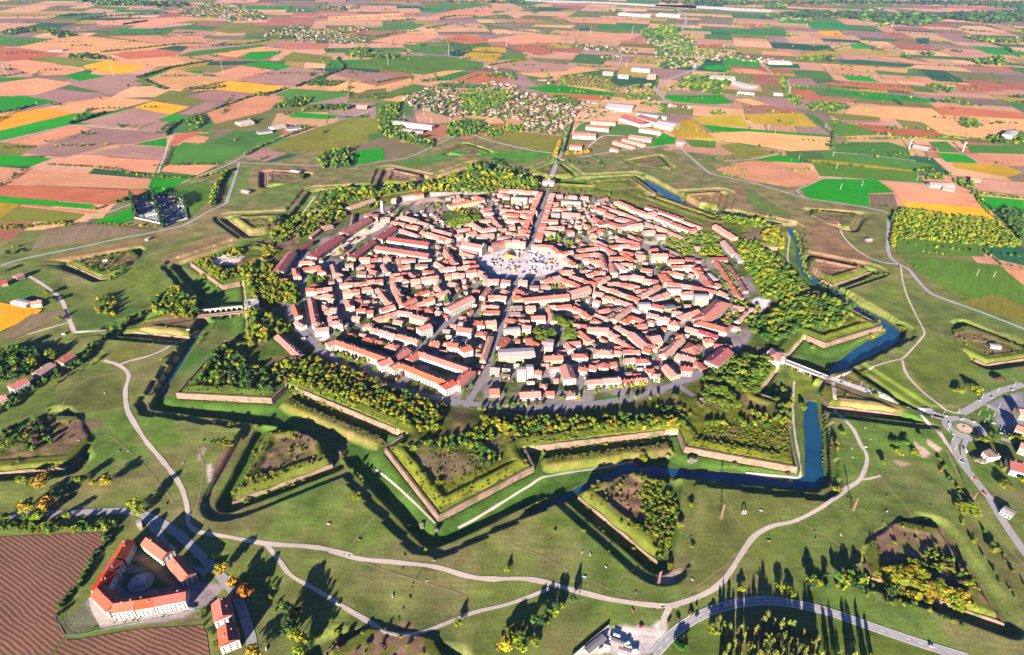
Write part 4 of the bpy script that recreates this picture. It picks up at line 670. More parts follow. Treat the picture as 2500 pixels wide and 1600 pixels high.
# ---------------------------------------------------------------- buildings: ridge line in the photo, depth and eave height in metres, roof, number of houses in the row
# o orange, s salmon, r dark red, b brown, w pale flat, g grey, R bright red
ROWS = """p
1120,350 1460,235 12 7 s
1060,668 1380,480 20 7 r
640,975 1015,715 20 7 r
1510,745 1715,600 18 7 r
1160,990 1450,780 16 7 r
1650,740 2185,815 18 7 r
1485,855 2185,962 18 7 r
200,1170 385,920 18 8 r
480,895 630,805 10 5 r
1345,435 1520,455 13 7 r
1810,460 2030,515 12 8 s 2
1690,232 1780,238 12 8 s
1820,205 2100,165 10 8 o 2
785,290 870,262 9 5 w
620,730 740,640 8 5 s
780,605 910,570 10 6 s
1550,488 1670,492 10 6 s 2
1690,535 1870,560 12 6 s 2
1900,575 2050,608 12 7 s 2
2040,530 2180,575 10 7 s 2
1800,635 2040,722 9 6 s 2
2080,655 2400,760 13 8 s 4
2230,622 2400,668 11 8 s 2
480,1060 690,1050 13 4 s
430,1130 455,1245 12 8 o
530,1148 720,1112 12 8 o 2
745,1095 775,1190 13 8 o
1270,1010 1410,1008 11 7 s
1420,1032 1550,1002 10 6 o 2
1580,1000 1690,1003 11 7 s
1760,1035 1830,1010 10 6 o
1820,1030 1900,1030 10 6 s
1905,1030 2000,1030 9 6 o
2040,1045 2210,1032 9 5 w
1085,1095 1190,1092 10 7 s 2
920,1095 955,1205 10 7 s
945,1225 1045,1205 11 7 s
970,1270 1040,1265 9 6 s
1230,1140 1330,1130 9 6 s
1340,1100 1470,1110 10 6 o
1240,1190 1360,1192 14 6 b
1370,1160 1500,1188 10 6 s 2
1010,1348 1180,1338 11 8 s
1190,1340 1570,1288 11 8 s 4
1050,1445 1270,1425 13 8 s 2
1290,1410 1440,1388 12 8 o
570,1420 910,1395 12 8 s 3
620,1372 740,1360 9 6 o
1575,1095 1645,1195 9 7 s
1790,1130 1920,1100 10 6 o 2
2000,1100 2160,1098 10 6 b
2090,1190 2240,1180 10 6 o 2
1660,1220 1800,1215 9 6 o 2
1810,1215 1900,1195 9 6 o
1930,1200 1975,1240 9 6 s
1670,1290 1830,1262 11 8 s 2
1820,1300 1910,1288 10 7 s
1935,1300 2060,1288 11 8 s
2075,1265 2300,1250 14 9 s 2
1715,1350 1810,1495 11 7 s 2
2010,1485 2170,1430 10 6 o
2270,1375 2335,1430 11 7 s
240,1285 330,1290 10 5 o
1490,1400 1590,1440 9 6 s
1150,660 1190,440 7 4 b
q
900,112 1330,135 12 8 s 4
1340,140 1470,152 11 8 s 2
880,175 1050,185 10 6 o 2
950,200 1040,205 9 6 o
1060,225 1270,232 14 12 w
1290,225 1420,240 11 8 s 2
250,322 700,235 12 8 o
570,195 690,235 13 8 o
300,255 440,235 11 6 s
680,378 790,350 10 7 o
690,410 840,418 11 8 s
805,455 900,590 10 8 s 3
545,545 690,640 14 9 s
690,645 840,600 13 9 s
640,520 790,508 9 7 s
850,612 920,600 10 6 o
910,382 1100,380 11 7 s 2
1110,398 1400,400 11 8 s 3
950,430 1160,450 12 8 s 2
1180,440 1350,460 11 8 o 2
980,498 1160,510 11 7 s 2
1160,520 1340,530 11 7 s 2
1040,590 1100,583 11 12 o
1110,610 1320,620 6 5 w
1150,640 1310,650 11 8 s 2
990,680 1130,690 10 7 s 2
1150,690 1300,712 13 8 s 2
880,728 1060,738 10 6 b 2
1080,760 1240,745 12 8 b 2
975,788 1070,775 12 11 s
1072,780 1170,782 12 12 s
1172,800 1250,806 12 10 s
1320,840 1600,852 11 10 s 3
1605,850 1700,945 12 10 s 2
1705,942 1860,918 10 9 s 2
1940,900 2190,868 11 9 s 3
790,862 950,792 12 9 s 2
350,640 520,618 10 7 s 2
480,692 590,660 11 7 s
40,640 290,692 11 8 s 2
0,690 290,772 12 8 s 3
600,715 830,690 11 8 s 3
330,715 420,700 11 8 s
210,920 330,1075 12 8 s 2
80,1060 180,1135 11 8 s 2
130,1150 330,1128 12 9 s 2
350,1130 630,1098 12 9 s 3
180,1045 245,1060 10 7 o
400,935 580,985 10 6 s
430,1060 590,1050 11 7 s 2
190,1230 270,1222 10 8 o
285,1215 450,1210 12 9 s 2
465,1180 600,1168 12 11 o
620,1172 700,1200 11 9 s
690,1225 745,1285 11 9 s
700,1288 900,1298 12 8 s 3
930,1302 1050,1310 13 8 o
0,1262 120,1300 12 8 s
90,1370 145,1440 11 8 s
250,1320 350,1350 11 7 s 2
1155,1305 1270,1310 14 10 s
1470,1310 1690,1238 13 9 s 2
1725,1270 1960,1370 12 9 o 3
1825,1450 2070,1380 16 10 s
1300,1378 1420,1380 10 7 b
1440,1372 1570,1360 10 7 s
1700,1182 1880,1172 14 9 s
1840,1240 2180,1350 12 8 s 4
2185,1340 2330,1250 10 8 s 2
1770,1015 1900,1092 13 10 s 2
1880,975 2160,948 12 9 s 3
1990,1030 2130,1020 11 7 s 2
2230,960 2285,1150 10 8 s 3
2150,1045 2240,1085 11 7 s
2060,1230 2250,1170 10 7 s 3
1598,165 1412,785 11 8 s 36x
1425,170 1180,770 11 8 s 36x
1590,290 1680,290 11 7 o
1710,270 1970,280 12 9 w 2
1800,200 1920,200 11 8 s
1970,210 2070,215 11 8 s
1640,190 1730,190 10 6 s
1580,440 1690,435 12 8 w
1720,420 1960,430 13 9 s 2
1520,515 1670,520 12 9 o
1430,610 1750,600 12 8 s 3
1420,660 1640,682 12 8 s 3
1790,655 1880,650 12 8 o
2080,690 2180,692 13 8 s
2180,652 2260,655 12 8 o
1590,370 1780,362 10 6 s 2
1990,560 2080,590 11 6 s 2
1900,580 1990,600 11 6 s
2090,660 2160,610 10 6 s
2210,250 2310,225 13 6 s
r
290,258 490,340 13 8 o
485,352 710,430 13 8 o
700,430 800,405 14 10 s
690,330 1150,490 12 7 r 2
1150,520 1400,608 9 5 s
820,460 1000,530 12 8 o
1010,545 1240,630 12 8 o
1240,640 1330,632 11 7 o
120,335 440,440 11 6 s 2
450,450 610,512 11 6 s
640,530 800,600 13 5 s
805,590 970,655 12 5 s
990,670 1170,745 12 5 s
10,350 170,390 12 8 o
150,420 280,462 12 8 o
290,480 500,522 13 8 o
0,480 80,522 12 8 o
50,560 210,532 13 8 r
220,548 360,588 13 8 r
345,590 520,532 14 8 r
475,580 630,560 14 10 s
650,662 790,650 14 6 s
810,710 930,708 13 6 s
320,742 600,825 15 7 o 2
460,712 610,790 9 6 s 2
220,860 470,832 10 8 o 3
470,850 600,850 11 7 o
60,640 130,640 13 7 o
0,690 60,680 11 6 s
20,780 180,850 11 7 s 2
20,840 180,888 11 7 s 2
190,900 270,940 11 7 o
360,920 520,958 13 8 o 2
200,1000 390,1002 13 8 o 2
410,960 520,1035 14 8 o
280,1080 420,1150 12 9 s
350,1085 510,1090 12 9 s 2
240,1080 270,1195 12 9 s
550,970 680,980 12 8 s
560,922 640,945 11 7 s
740,900 830,890 12 7 o
750,962 960,960 14 11 s
970,1040 1170,1036 13 8 o
1020,1112 1300,1108 13 8 o 2
1300,1150 1380,1138 13 8 o
1345,1190 1430,1202 13 8 o
1430,1230 1525,1368 16 8 o 2
880,1190 1010,1190 13 8 o
905,1200 985,1310 16 9 o
1040,1202 1180,1230 13 7 o
960,1330 1280,1370 13 9 o 2
1290,1380 1560,1440 14 9 o
620,1140 770,1168 12 7 o 2
500,1232 660,1262 13 9 s
660,1290 840,1312 12 7 o 2
340,1250 500,1240 12 7 s 2
180,1330 440,1342 12 7 s 3
460,1352 600,1382 11 7 o 2
540,1440 680,1420 11 7 s 2
100,1380 480,1510 12 8 s 3
600,1510 840,1370 11 8 s 3
0,940 90,960 12 8 s
20,1040 110,1050 12 8 s
0,1190 150,1202 10 7 o 2
0,1290 170,1250 10 8 s 2
1590,575 1850,735 14 9 s
1700,785 1850,955 12 6 s
1865,980 1915,1045 11 6 w
1610,1060 1885,1495 9 4 o
1770,1105 1990,1440 8 4 r
1525,1012 1740,1012 12 4 r
1190,1010 1310,1022 11 4 r
920,880 1120,960 8 4 b
1310,862 1390,870 12 5 s
1580,1345 1660,1360 14 5 o
1640,1440 1730,1485 12 5 s
1490,1215 1590,1300 11 4 w
t
0,120 240,45 11 8 s 2
220,278 540,118 15 10 s
680,120 770,15 9 6 o
560,42 650,50 9 6 o
760,110 920,108 14 8 o 2
930,120 1000,128 13 8 s
950,32 1010,58 12 8 s
680,228 900,260 10 7 s 2
700,312 910,320 11 7 o 2
570,448 720,462 13 10 o
725,450 860,442 14 10 s
600,590 740,608 12 7 o
360,528 550,550 15 11 o
370,460 450,470 10 5 s
150,365 245,380 10 4 o
230,728 370,742 13 11 o
400,805 520,762 16 12 o
0,712 120,722 12 5 o
795,635 685,965 8 5 s
915,775 1005,660 11 7 o
1000,405 1120,440 11 7 o 2
1222,150 1810,95 14 10 o
1090,125 1212,112 15 10 o
1130,25 1235,85 16 8 o
1040,255 1200,252 14 8 b
1035,335 1175,332 12 7 b
1250,258 1370,250 14 8 s
1320,385 1500,380 14 8 o
1180,435 1300,442 11 7 s
1200,505 1320,512 12 9 s
1170,475 1250,540 10 7 s
960,560 1170,545 12 11 w
1550,252 1840,236 11 7 o 3
1545,265 1620,440 10 7 s 2
1880,250 2090,382 11 7 s 3
1270,645 1375,740 13 7 o
1250,742 1410,750 9 5 s
1110,692 1170,690 9 5 o
890,862 1360,842 22 9 w
1505,725 1610,735 24 11 w
1490,908 1730,900 14 7 o
1640,862 1740,900 11 7 o
1770,1012 1830,1180 16 9 s
1770,722 1960,712 12 7 s 2
1790,730 1850,800 11 7 s
1850,882 2060,880 11 8 o
1960,572 2100,690 13 8 o
2050,532 2330,540 14 10 s
2320,560 2400,632 11 8 s
2140,830 2390,832 14 8 s
1870,485 2060,500 11 7 s 2
2090,452 2220,462 11 7 s
790,1055 910,1065 13 6 s
775,1335 900,1330 16 4 o
1170,1380 1440,1370 15 4 s
1510,1368 1620,1368 11 4 o
1430,1272 1530,1282 10 4 s
1370,1095 1460,1105 12 6 o
1135,1085 1245,1080 14 16 w
1255,1052 1345,1050 14 16 w
1945,1045 2060,1065 11 6 o
2080,1022 2180,1040 12 5 o
2220,1000 2340,1020 12 5 o
2350,990 2430,985 12 5 o
1760,1380 1900,1370 12 4 b
s
205,622 490,890 12 6 s
420,235 472,370 11 6 o
445,440 540,500 10 6 s
632,135 700,465 11 8 s 3
640,132 780,112 10 7 s
790,92 930,110 12 8 s
880,150 945,162 11 8 s
820,222 832,285 10 7 s
805,312 870,302 11 7 s
885,280 975,280 14 9 s
850,400 980,382 11 7 s
862,460 1045,440 14 10 s
690,542 870,532 13 8 s
682,480 800,482 12 6 b
1105,160 1150,245 12 8 s
1230,292 1350,288 10 7 o
1370,310 1450,308 12 7 o
1200,172 1300,165 9 5 o
1230,112 1290,122 9 5 s
1520,22 1655,200 10 7 s 4
1545,280 1720,232 14 7 o 2
1728,20 1830,220 10 7 s 2
1830,220 2000,152 10 7 o 2
1890,258 2230,140 11 8 o 3
2120,290 2230,290 12 6 o
2270,312 2340,332 11 6 s
2010,272 2080,292 10 5 o
1470,412 1770,312 11 7 s 3
1772,312 1960,340 11 7 s
1950,362 2165,420 12 8 s 2
1720,432 1840,452 11 6 s
1600,512 1750,542 9 5 b
1320,488 1450,492 11 7 o
1430,530 1750,632 11 7 s 3
1770,620 2045,702 12 7 o 2
2040,535 2190,482 14 16 o
1080,622 1220,600 12 3 o
1312,660 1460,682 11 5 o
1480,700 1570,720 9 4 o
1620,740 1770,775 12 6 o
1890,800 1735,920 15 6 o
845,735 960,690 13 9 o
960,698 1610,925 13 9 o
1520,985 1675,930 15 10 o
1680,1045 1790,990 13 9 o
1790,990 2462,1262 13 9 o
1915,935 2025,852 13 9 o
2030,845 2690,1065 13 9 o
2730,1065 2530,1260 14 9 o
2350,1290 2490,1215 15 10 o
2190,722 2320,742 12 5 o
1180,385 1280,395 10 6 s
u
120,110 280,150 12 9 o
290,162 500,222 12 8 s 2
450,110 600,160 11 8 o 2
0,62 130,92 11 7 s 2
0,170 90,192 11 7 s
20,350 200,420 9 7 s 2
170,392 260,342 10 7 b
265,420 490,240 10 8 s 3
50,312 200,282 11 7 s 2
250,292 360,262 10 7 b
330,302 430,292 10 7 s
0,420 90,460 11 7 o
505,282 620,332 12 6 w
585,232 740,232 16 11 w
380,452 490,372 11 7 o
490,372 640,440 11 7 o 2
550,502 680,482 12 6 o
700,432 800,452 10 6 s
760,222 920,262 12 9 o
935,262 1060,252 14 9 g
1020,322 1150,332 12 8 s
700,342 850,372 11 8 s
840,392 990,412 12 8 s
980,442 1130,470 14 8 o
1110,382 1360,292 13 8 s 2
755,150 960,62 14 7 s 2
960,28 1140,32 13 9 w
1150,72 1320,62 13 8 o
1315,118 1490,120 16 18 w
1480,32 1570,52 13 8 o
1390,425 1700,158 24 7 o
1325,432 1760,545 16 7 o
1200,520 1370,562 11 6 s 2
1380,565 1620,642 10 8 R
1450,692 1580,682 12 7 o
1075,622 1190,642 12 7 o
1150,662 900,890 11 6 s
890,822 980,775 8 5 s
1335,725 1240,830 20 6 o
1540,970 1745,800 20 10 r
1570,745 1800,772 12 7 r
1140,1042 1280,1052 13 8 o
1290,992 1380,972 9 5 o
1390,990 1450,1050 10 5 r
945,1012 1075,1140 14 6 s
690,1082 800,1072 11 6 o
750,1132 870,1152 11 6 s
290,502 495,612 11 7 s 2
520,595 690,745 20 8 s
650,800 745,830 11 7 o
730,655 860,635 22 8 s
690,800 800,745 11 7 o
0,825 250,842 14 8 s
270,782 350,782 10 6 o
270,832 370,852 12 6 s
380,832 600,832 11 7 s 2
170,572 310,642 11 8 s
310,672 420,742 11 7 s
370,722 520,800 10 7 o 2
400,942 540,932 12 7 s
540,952 730,942 12 7 o
70,1012 140,992 11 6 o
130,1002 200,1012 11 6 r
210,992 290,982 11 6 o
-100,1220 345,1195 13 7 s 2
360,1215 690,1195 9 5 o 2
1820,242 1970,272 9 5 s
2020,272 2120,282 10 5 s
1870,452 2010,312 7 4 s
1800,512 1920,532 10 4 s
1090,870 1160,900 14 6 s
1150,885 1220,915 14 6 s
1210,900 1280,930 14 6 s
1265,915 1335,945 14 6 s"""
# buildings outside the ramparts, each with its place in words
OUT = """w
1145,510 1055,662 14 7 S|at the far end of the long wing beside the ploughed field
1040,685 970,785 14 7 S|in the middle of the left wing beside the ploughed field
962,800 875,945 14 7 S|at the bend of the wing beside the ploughed field
875,945 1018,1088 14 8 S|across the lower left corner of the triangular courtyard
1020,1090 1215,1063 14 8 S|at the left end of the front wing with white walls
1228,1062 1385,1036 14 8 S|in the middle of the front wing with white walls
1396,1034 1675,982 14 8 S|at the right end of the front wing with white walls
1320,490 1505,628 14 7 S|on the upper side of the triangular courtyard by the car park
1560,668 1695,830 14 7 S|on the right side of the triangular courtyard by the car park
1985,1040 2010,1195 16 8 S|nearer to the orange trees below the triangular courtyard
2040,1265 2062,1420 16 8 S|at the bottom edge below the triangular courtyard
1235,365 1270,350 9 5 w|at the road corner above the triangular courtyard
D
90,430 140,412 14 6 s|at the bend of the wall road on the left edge
90,590 190,612 14 5 w|low beside the yellow field on the left
200,600 270,590 15 6 s|between the yellow field and the wall road on the left
0,470 40,460 14 5 R|cut by the left edge above the yellow field
380,985 465,935 16 9 o|uppermost of the row along the wooded road on the left
230,1065 330,1000 16 8 s|in the middle of the row along the wooded road on the left
60,1150 165,1100 16 10 o|lowest of the row along the wooded road on the left
-10,1220 30,1205 14 6 s|cut by the left edge below the wooded road row
v
2040,1080 2110,1140 17 7 b|beside the road just below the roundabout
2260,1200 2420,1240 24 7 r|with barrel roof cut by the right edge below the roundabout
2350,650 2440,660 16 8 s|behind the roundabout at the right edge
2340,820 2440,860 17 9 o|in the shade right of the roundabout
2380,1010 2460,1040 16 8 s|among trees right of the roundabout
H
1690,1510 1805,1418 6 2.6 g|dark roofed at the edge of the gravel yard
1850,1440 1930,1470 5 2.4 w|in the middle of the gravel yard at the bottom edge
1900,1500 1980,1525 5 2.4 w|at the bottom edge of the gravel yard
F
2185,880 2255,890 10 6 w|inside the lunette near the right edge
1380,195 1410,190 9 4 w|at the foot of the ditch beside the curved asphalt road
780,945 850,965 12 6 s|beside the right gate under the trees
I
2270,580 2340,620 12 4 w|beside the main road near the right edge
A
1900,1110 1960,1120 14 5 w|on the rampart of the far left lunette
1580,1240 1630,1250 10 5 w|at the front of the narrow far left work
1550,800 1640,785 45 6 w|at the left of the depot in the far fields
1770,830 1850,812 30 5 w|in the middle of the depot in the far fields
1870,835 1960,825 30 5 g|at the right of the depot in the far fields
1680,860 1770,848 25 5 g|in front of the depot in the far fields
310,318 400,312 40 6 s|among dark trees in the pale field at upper left
2330,685 2400,690 20 6 s|beside the road at the far left village edge
B
440,790 690,820 30 9 w|beside the far sports ground
480,840 560,850 30 6 w|in front of the far sports ground
560,845 630,850 25 6 g|at the corner of the far sports ground
1720,780 1880,790 22 9 o|uppermost of the red barracks right of the avenue
1690,815 1840,830 22 9 o|second of the red barracks right of the avenue
1600,870 1750,875 24 9 o|lowest of the red barracks right of the avenue
1940,745 2080,790 50 9 r|at the left of the red factory halls
2040,745 2200,790 40 9 r|behind the white factory hall
2030,730 2220,755 35 9 g|long and grey behind the red factory halls
2160,790 2280,810 70 10 w|white with solar panels by the factory halls
2040,830 2180,850 22 9 o|behind the row of red sheds near the yellow field
1970,880 2120,900 24 8 o|in the row of red sheds near the yellow field
1930,900 2070,935 16 8 o|third from the front of the red sheds
1870,915 2000,950 16 8 o|second from the front of the red sheds
1850,960 1900,970 16 7 o|foremost of the red sheds at the avenue
1580,945 1660,950 18 8 o|at the foot of the avenue by the orange trees
1800,465 1870,470 40 14 w|left of the office block beyond the village
1990,440 2110,450 40 12 w|behind the office block beyond the village
2085,480 2140,480 22 24 g|tall blue glazed office beyond the village
1900,485 1970,490 50 10 w|in front of the white hall beyond the village
1830,675 2000,690 90 8 w|pale hall beside the village avenue
2230,680 2260,685 20 7 w|left of the pair beside the far crossroads
2340,690 2390,692 20 7 w|right of the pair beside the far crossroads
2160,85 2310,95 120 14 w|long factory beside the far highway
1910,80 2120,95 110 12 w|left of the long factory by the far highway
C
150,925 195,935 26 8 w|white farmhouse beside the curved far road
350,490 520,500 80 9 w|long pale hall in the quarry beyond the road
520,530 640,560 60 8 w|second pale hall in the quarry beyond the road
540,590 650,600 40 7 g|grey hall in front of the quarry
770,605 830,608 30 7 w|small hall at the right of the quarry
730,395 880,400 60 10 w|white factory at the end of the far village
1790,1190 1950,1200 22 7 s|long farm barn among trees at the right
1880,1215 1960,1230 16 6 s|short farm barn in front of the long one
1690,945 1790,965 25 6 w|white works beside the tall chimney at the right
2060,1155 2130,1165 18 6 s|farmhouse beside the tree line at the right edge
2300,880 2340,850 30 14 w|tower house among trees at the right edge"""
ROOF = dict(o=(.27,.072,.05), s=(.275,.128,.105), r=(.17,.04,.04), b=(.13,.08,.07), w=(.30,.25,.245), g=(.11,.11,.125), R=(.26,.02,.035), S=(.26,.042,.02))
RM = {k: simple("roof_" + n_, c, .3, .45, .85, .12) for (k, c), n_ in zip(ROOF.items(), ("orange_tile", "salmon_tile", "dark_red_tile", "brown_tile", "pale_sheet", "grey_sheet", "bright_red_sheet", "new_orange_tile"))}
WM = [simple("plaster_" + n_, c, .14, .3, .9, .14) for n_, c in (("white", (.32,.29,.27)), ("cream", (.28,.235,.165)), ("pink", (.25,.175,.145)), ("grey", (.19,.17,.165)), ("yellow", (.26,.2,.115)))]
CHM = simple("chimney_brick", (.34,.2,.16), .2, 2); GLS = simple("window_glass", (.01,.011,.016), .1, 1, .25, spec=.5); BRK = masonry_mat(); STN = simple("white_stone", (.26,.23,.2), .12, .6); WOODM = simple("timber", (.24,.13,.08), .3, 1); STEEL = simple("grey_steel", (.5,.42,.38), .1, 1, .5)
SHUT = simple("shutter", (.12,.09,.08), .2, 1)
def roof_geo(L, W, h, hip, slope, ov=.5):
    x, y = L / 2 + ov, W / 2 + ov; rise = y * slope; hx = min(x * .92, y) if hip else 0.0; t = .28; z0 = h - ov * slope + .02
    V = [(-x,-y,z0),(x,-y,z0),(x,y,z0),(-x,y,z0),(-x+hx,0,z0+rise),(x-hx,0,z0+rise)]; V += [(a, b, c + t) for a, b, c in V]
    F = [(6,7,11,10),(8,9,10,11),(7,8,11),(9,6,10),(1,0,4,5),(3,2,5,4),(2,1,5),(0,3,4),(0,1,7,6),(1,2,8,7),(2,3,9,8),(3,0,6,9)]
    return V, F
def wall_geo(L, W, h, hip, slope):
    x, y = L / 2, W / 2; V = [(-x,-y,-1),(x,-y,-1),(x,y,-1),(-x,y,-1),(-x,-y,h),(x,-y,h),(x,y,h),(-x,y,h)]; F = [(0,1,5,4),(1,2,6,5),(2,3,7,6),(3,0,4,7)]
    if not hip: V += [(-x,0,h + y * slope),(x,0,h + y * slope)]; F = [(0,1,5,4),(1,2,6,9,5),(2,3,7,6),(3,0,4,8,7)]
    return V, F
def parse_rows(txt, outside):
    cur = None; out = []
    for line in txt.split("\n"):
        if len(line) == 1: cur = line; continue
        body, _, where = line.partition("|"); a, b, W, h, *rest = body.split(); W, h = float(W), float(h) * (1.18 if float(h) < 13 else 1) * (1.0 if not outside else 1.0); c = rest[0]; n = int(rest[1].rstrip('x')) if len(rest) > 1 else 1; perp = len(rest) > 1 and rest[1].endswith('x'); W *= 1.0 if c in 'wgS' or outside else 1.14
        slope = .13 if c in 'wg' else .55 if c == 'S' else .40
        zr = h + W / 2 * slope; h = h * (1.22 if c == 'S' else 1); zr = h + W / 2 * slope; A = gxy(cur, *map(float, a.split(',')), zr); B = gxy(cur, *map(float, b.split(',')), zr)
        if outside:
            hgt_ = zt(*((A + B) / 2))
        out.append(dict(A=A, B=B, W=W, h=h, c=c, n=n, slope=slope, where=where, perp=perp))
    return out
HOUSES = []
hr = np.random.default_rng(5)
for rw in parse_rows(ROWS, False) + parse_rows(OUT, True):
    A, B, n = rw['A'], rw['B'], rw['n']; cuts = np.cumsum(hr.uniform(.75, 1.25, n)); cuts = np.concatenate([[0], cuts / cuts[-1]])
    for i in range(n):
        P, Q = A + (B - A) * cuts[i], A + (B - A) * cuts[i + 1]; L = float(np.hypot(*(Q - P)))
        hd = dict(rw); hd.update(P=(P + Q) / 2, L=L - (.06 if n > 1 else 0), ang=math.atan2(*(Q - P)[::-1]))
        if n > 1:
            hd['h'] = rw['h'] + hr.uniform(-1.1, .9); hd['W'] = rw['W'] + hr.uniform(-.8, .8)
            if hr.random() < .25: hd['c'] = {'s': 'o', 'o': 's'}.get(rw['c'], rw['c'])
        if rw['perp']: hd['L'], hd['W'] = rw['W'] * hr.uniform(.85, 1.2), hd['L']; hd['ang'] += math.pi / 2; hd['slope'] = .36
        hd['hip'] = (n == 1 and not rw['where'] and hr.random() < .35 and L > rw['W'] * .9 and rw['c'] not in 'rwg')
        if hd['where'] and hd['c'] == 'S': hd['hip'] = False
        HOUSES.append(hd)
# infill of small back-yard buildings in the town blocks
FILL = []
occ = np.array([(h_['P'][0], h_['P'][1], h_['L'], h_['W'], h_['ang']) for h_ in HOUSES])
street_pts = np.concatenate([catmull(pts(p_), 6) for p_, _w in STREETS])
def free(x, y, rad):
    dx, dy = x - occ[:, 0], y - occ[:, 1]; c, s = np.cos(occ[:, 4]), np.sin(occ[:, 4]); a = np.abs(dx * c + dy * s) - occ[:, 2] / 2; b = np.abs(-dx * s + dy * c) - occ[:, 3] / 2
    return np.max(-np.maximum(a, b)) < -rad
hole = [pts(a_) for a_ in ("p 1130,890 1440,500 1700,560 1620,700 1250,960 800,1000", "q 780,960 960,870 1290,900 1700,960 1780,1080 1740,1160 1470,1280 1060,1290 760,1230 580,1060 560,960", "q 0,170 350,140 640,100 860,60 860,150 620,230 300,210 0,230", "q 160,400 420,320 660,400 560,560 350,610 160,520", "r 600,650 1700,760 1700,1000 2100,1500 1700,1500 1450,1100 700,860", "s 100,500 700,560 900,700 1500,1000 2400,1400 2400,1540 600,1540 0,800", "s 1880,850 2400,900 t 500,1060 300,1240 s 1800,1000", "s 900,700 1700,940 2000,800 1500,700 1100,640", "t 0,1000 500,1060 700,1300 2400,1300 2400,1540 0,1540", "u 1600,700 2300,700 2300,1500 900,1500 800,900 1300,1100", "q 1550,700 1900,760 1900,880 1650,860", "t 1640,290 1850,290 1920,680 1700,680", "t 1390,540 1660,540 1660,680 1400,680", "p 0,300 1000,300 1000,1000 450,1000 900,1300 500,1540 0,1540", "p 1650,200 2400,150 2400,420 1750,420 1600,400", "s 0,0 560,100 600,700 0,700", "p 540,1190 860,1200 860,1340 560,1360")]
for i in range(2600):
    rr_, aa_ = 430 * math.sqrt(hr.random()), hr.uniform(0, 360); x, y = CX + rr_ * math.cos(R(aa_)), CY + rr_ * math.sin(R(aa_))
    if rr_ < 92 or rr_ > 408 or np.min(np.hypot(street_pts[:, 0] - x, street_pts[:, 1] - y)) < 9.5 or not free(x, y, 4.2): continue
    if any(pip(np.array([x]), np.array([y]), H_)[0] for H_ in hole): continue
    if FILL and min(math.hypot(x - f_['P'][0], y - f_['P'][1]) for f_ in FILL) < 12.5: continue
    near = int(np.argmin(np.hypot(occ[:, 0] - x, occ[:, 1] - y)))
    FILL.append(dict(P=np.array([x, y]), L=hr.uniform(7, 12), W=hr.uniform(5.5, 8.5), h=hr.uniform(3, 6.5), c='sosobsw'[int(hr.integers(7))], slope=.32, ang=occ[near, 4] + (math.pi / 2 if hr.random() < .3 else 0), hip=False, n=1, where='', fill=True))
HOUSES += FILL
def house_score(h_):
    x, y = h_['P']; X, Y, d = project(x, y, h_['h'] / 2)
    if not (-20 < X < 2520 and -10 < Y < 1620): return 0
    return (h_['L'] + h_['W']) * (h_['h'] + h_['W'] * .6) / d ** 2
# where each town house stands: counted outwards from the square in eighteen directions
SECT = ["front bastion", "front right rampart", "front right bastion", "right gate", "right bastion", "right rampart", "rear right bastion", "far right rampart", "far right bastion", "far gate", "far left bastion", "far left rampart", "rear left bastion", "left rampart", "left bastion", "left gate", "front left bastion", "front left rampart"]
for h_ in HOUSES:
    if h_['where']: continue
    d_ = h_['P'] - np.array([CX, CY]); h_['r'] = float(np.hypot(*d_)); th = (math.degrees(math.atan2(d_[1], d_[0])) - PH) % 360
    h_['sec'] = int(((th + 10) % 360) // 20)
for s_ in range(18):
    for i, h_ in enumerate(sorted([q_ for q_ in HOUSES if q_.get('sec') == s_ and not q_['where']], key=lambda q_: q_['r'])): h_['ord'] = i + 1
HOUSES.sort(key=house_score, reverse=True)
WIN = MB(); WIN.box(-.75, .75, -.09, .03, -1.05, 1.05); WIN_ME = WIN.mesh("window", GLS)
BIGWIN = MB(); BIGWIN.box(-1.0, 1.0, -.09, .03, -1.5, 1.5); BIGWIN_ME = BIGWIN.mesh("window", GLS)
CH = MB(); CH.box(-.45, .45, -.35, .35, 0, 1.9); CH.box(-.6, .6, -.5, .5, 1.9, 2.15); CH_ME = CH.mesh("chimney", CHM)
RW = dict(o="orange tiled", s="salmon tiled", r="dark red roofed", b="brown roofed", w="flat pale roofed", g="grey roofed", R="bright red roofed", S="orange tiled")
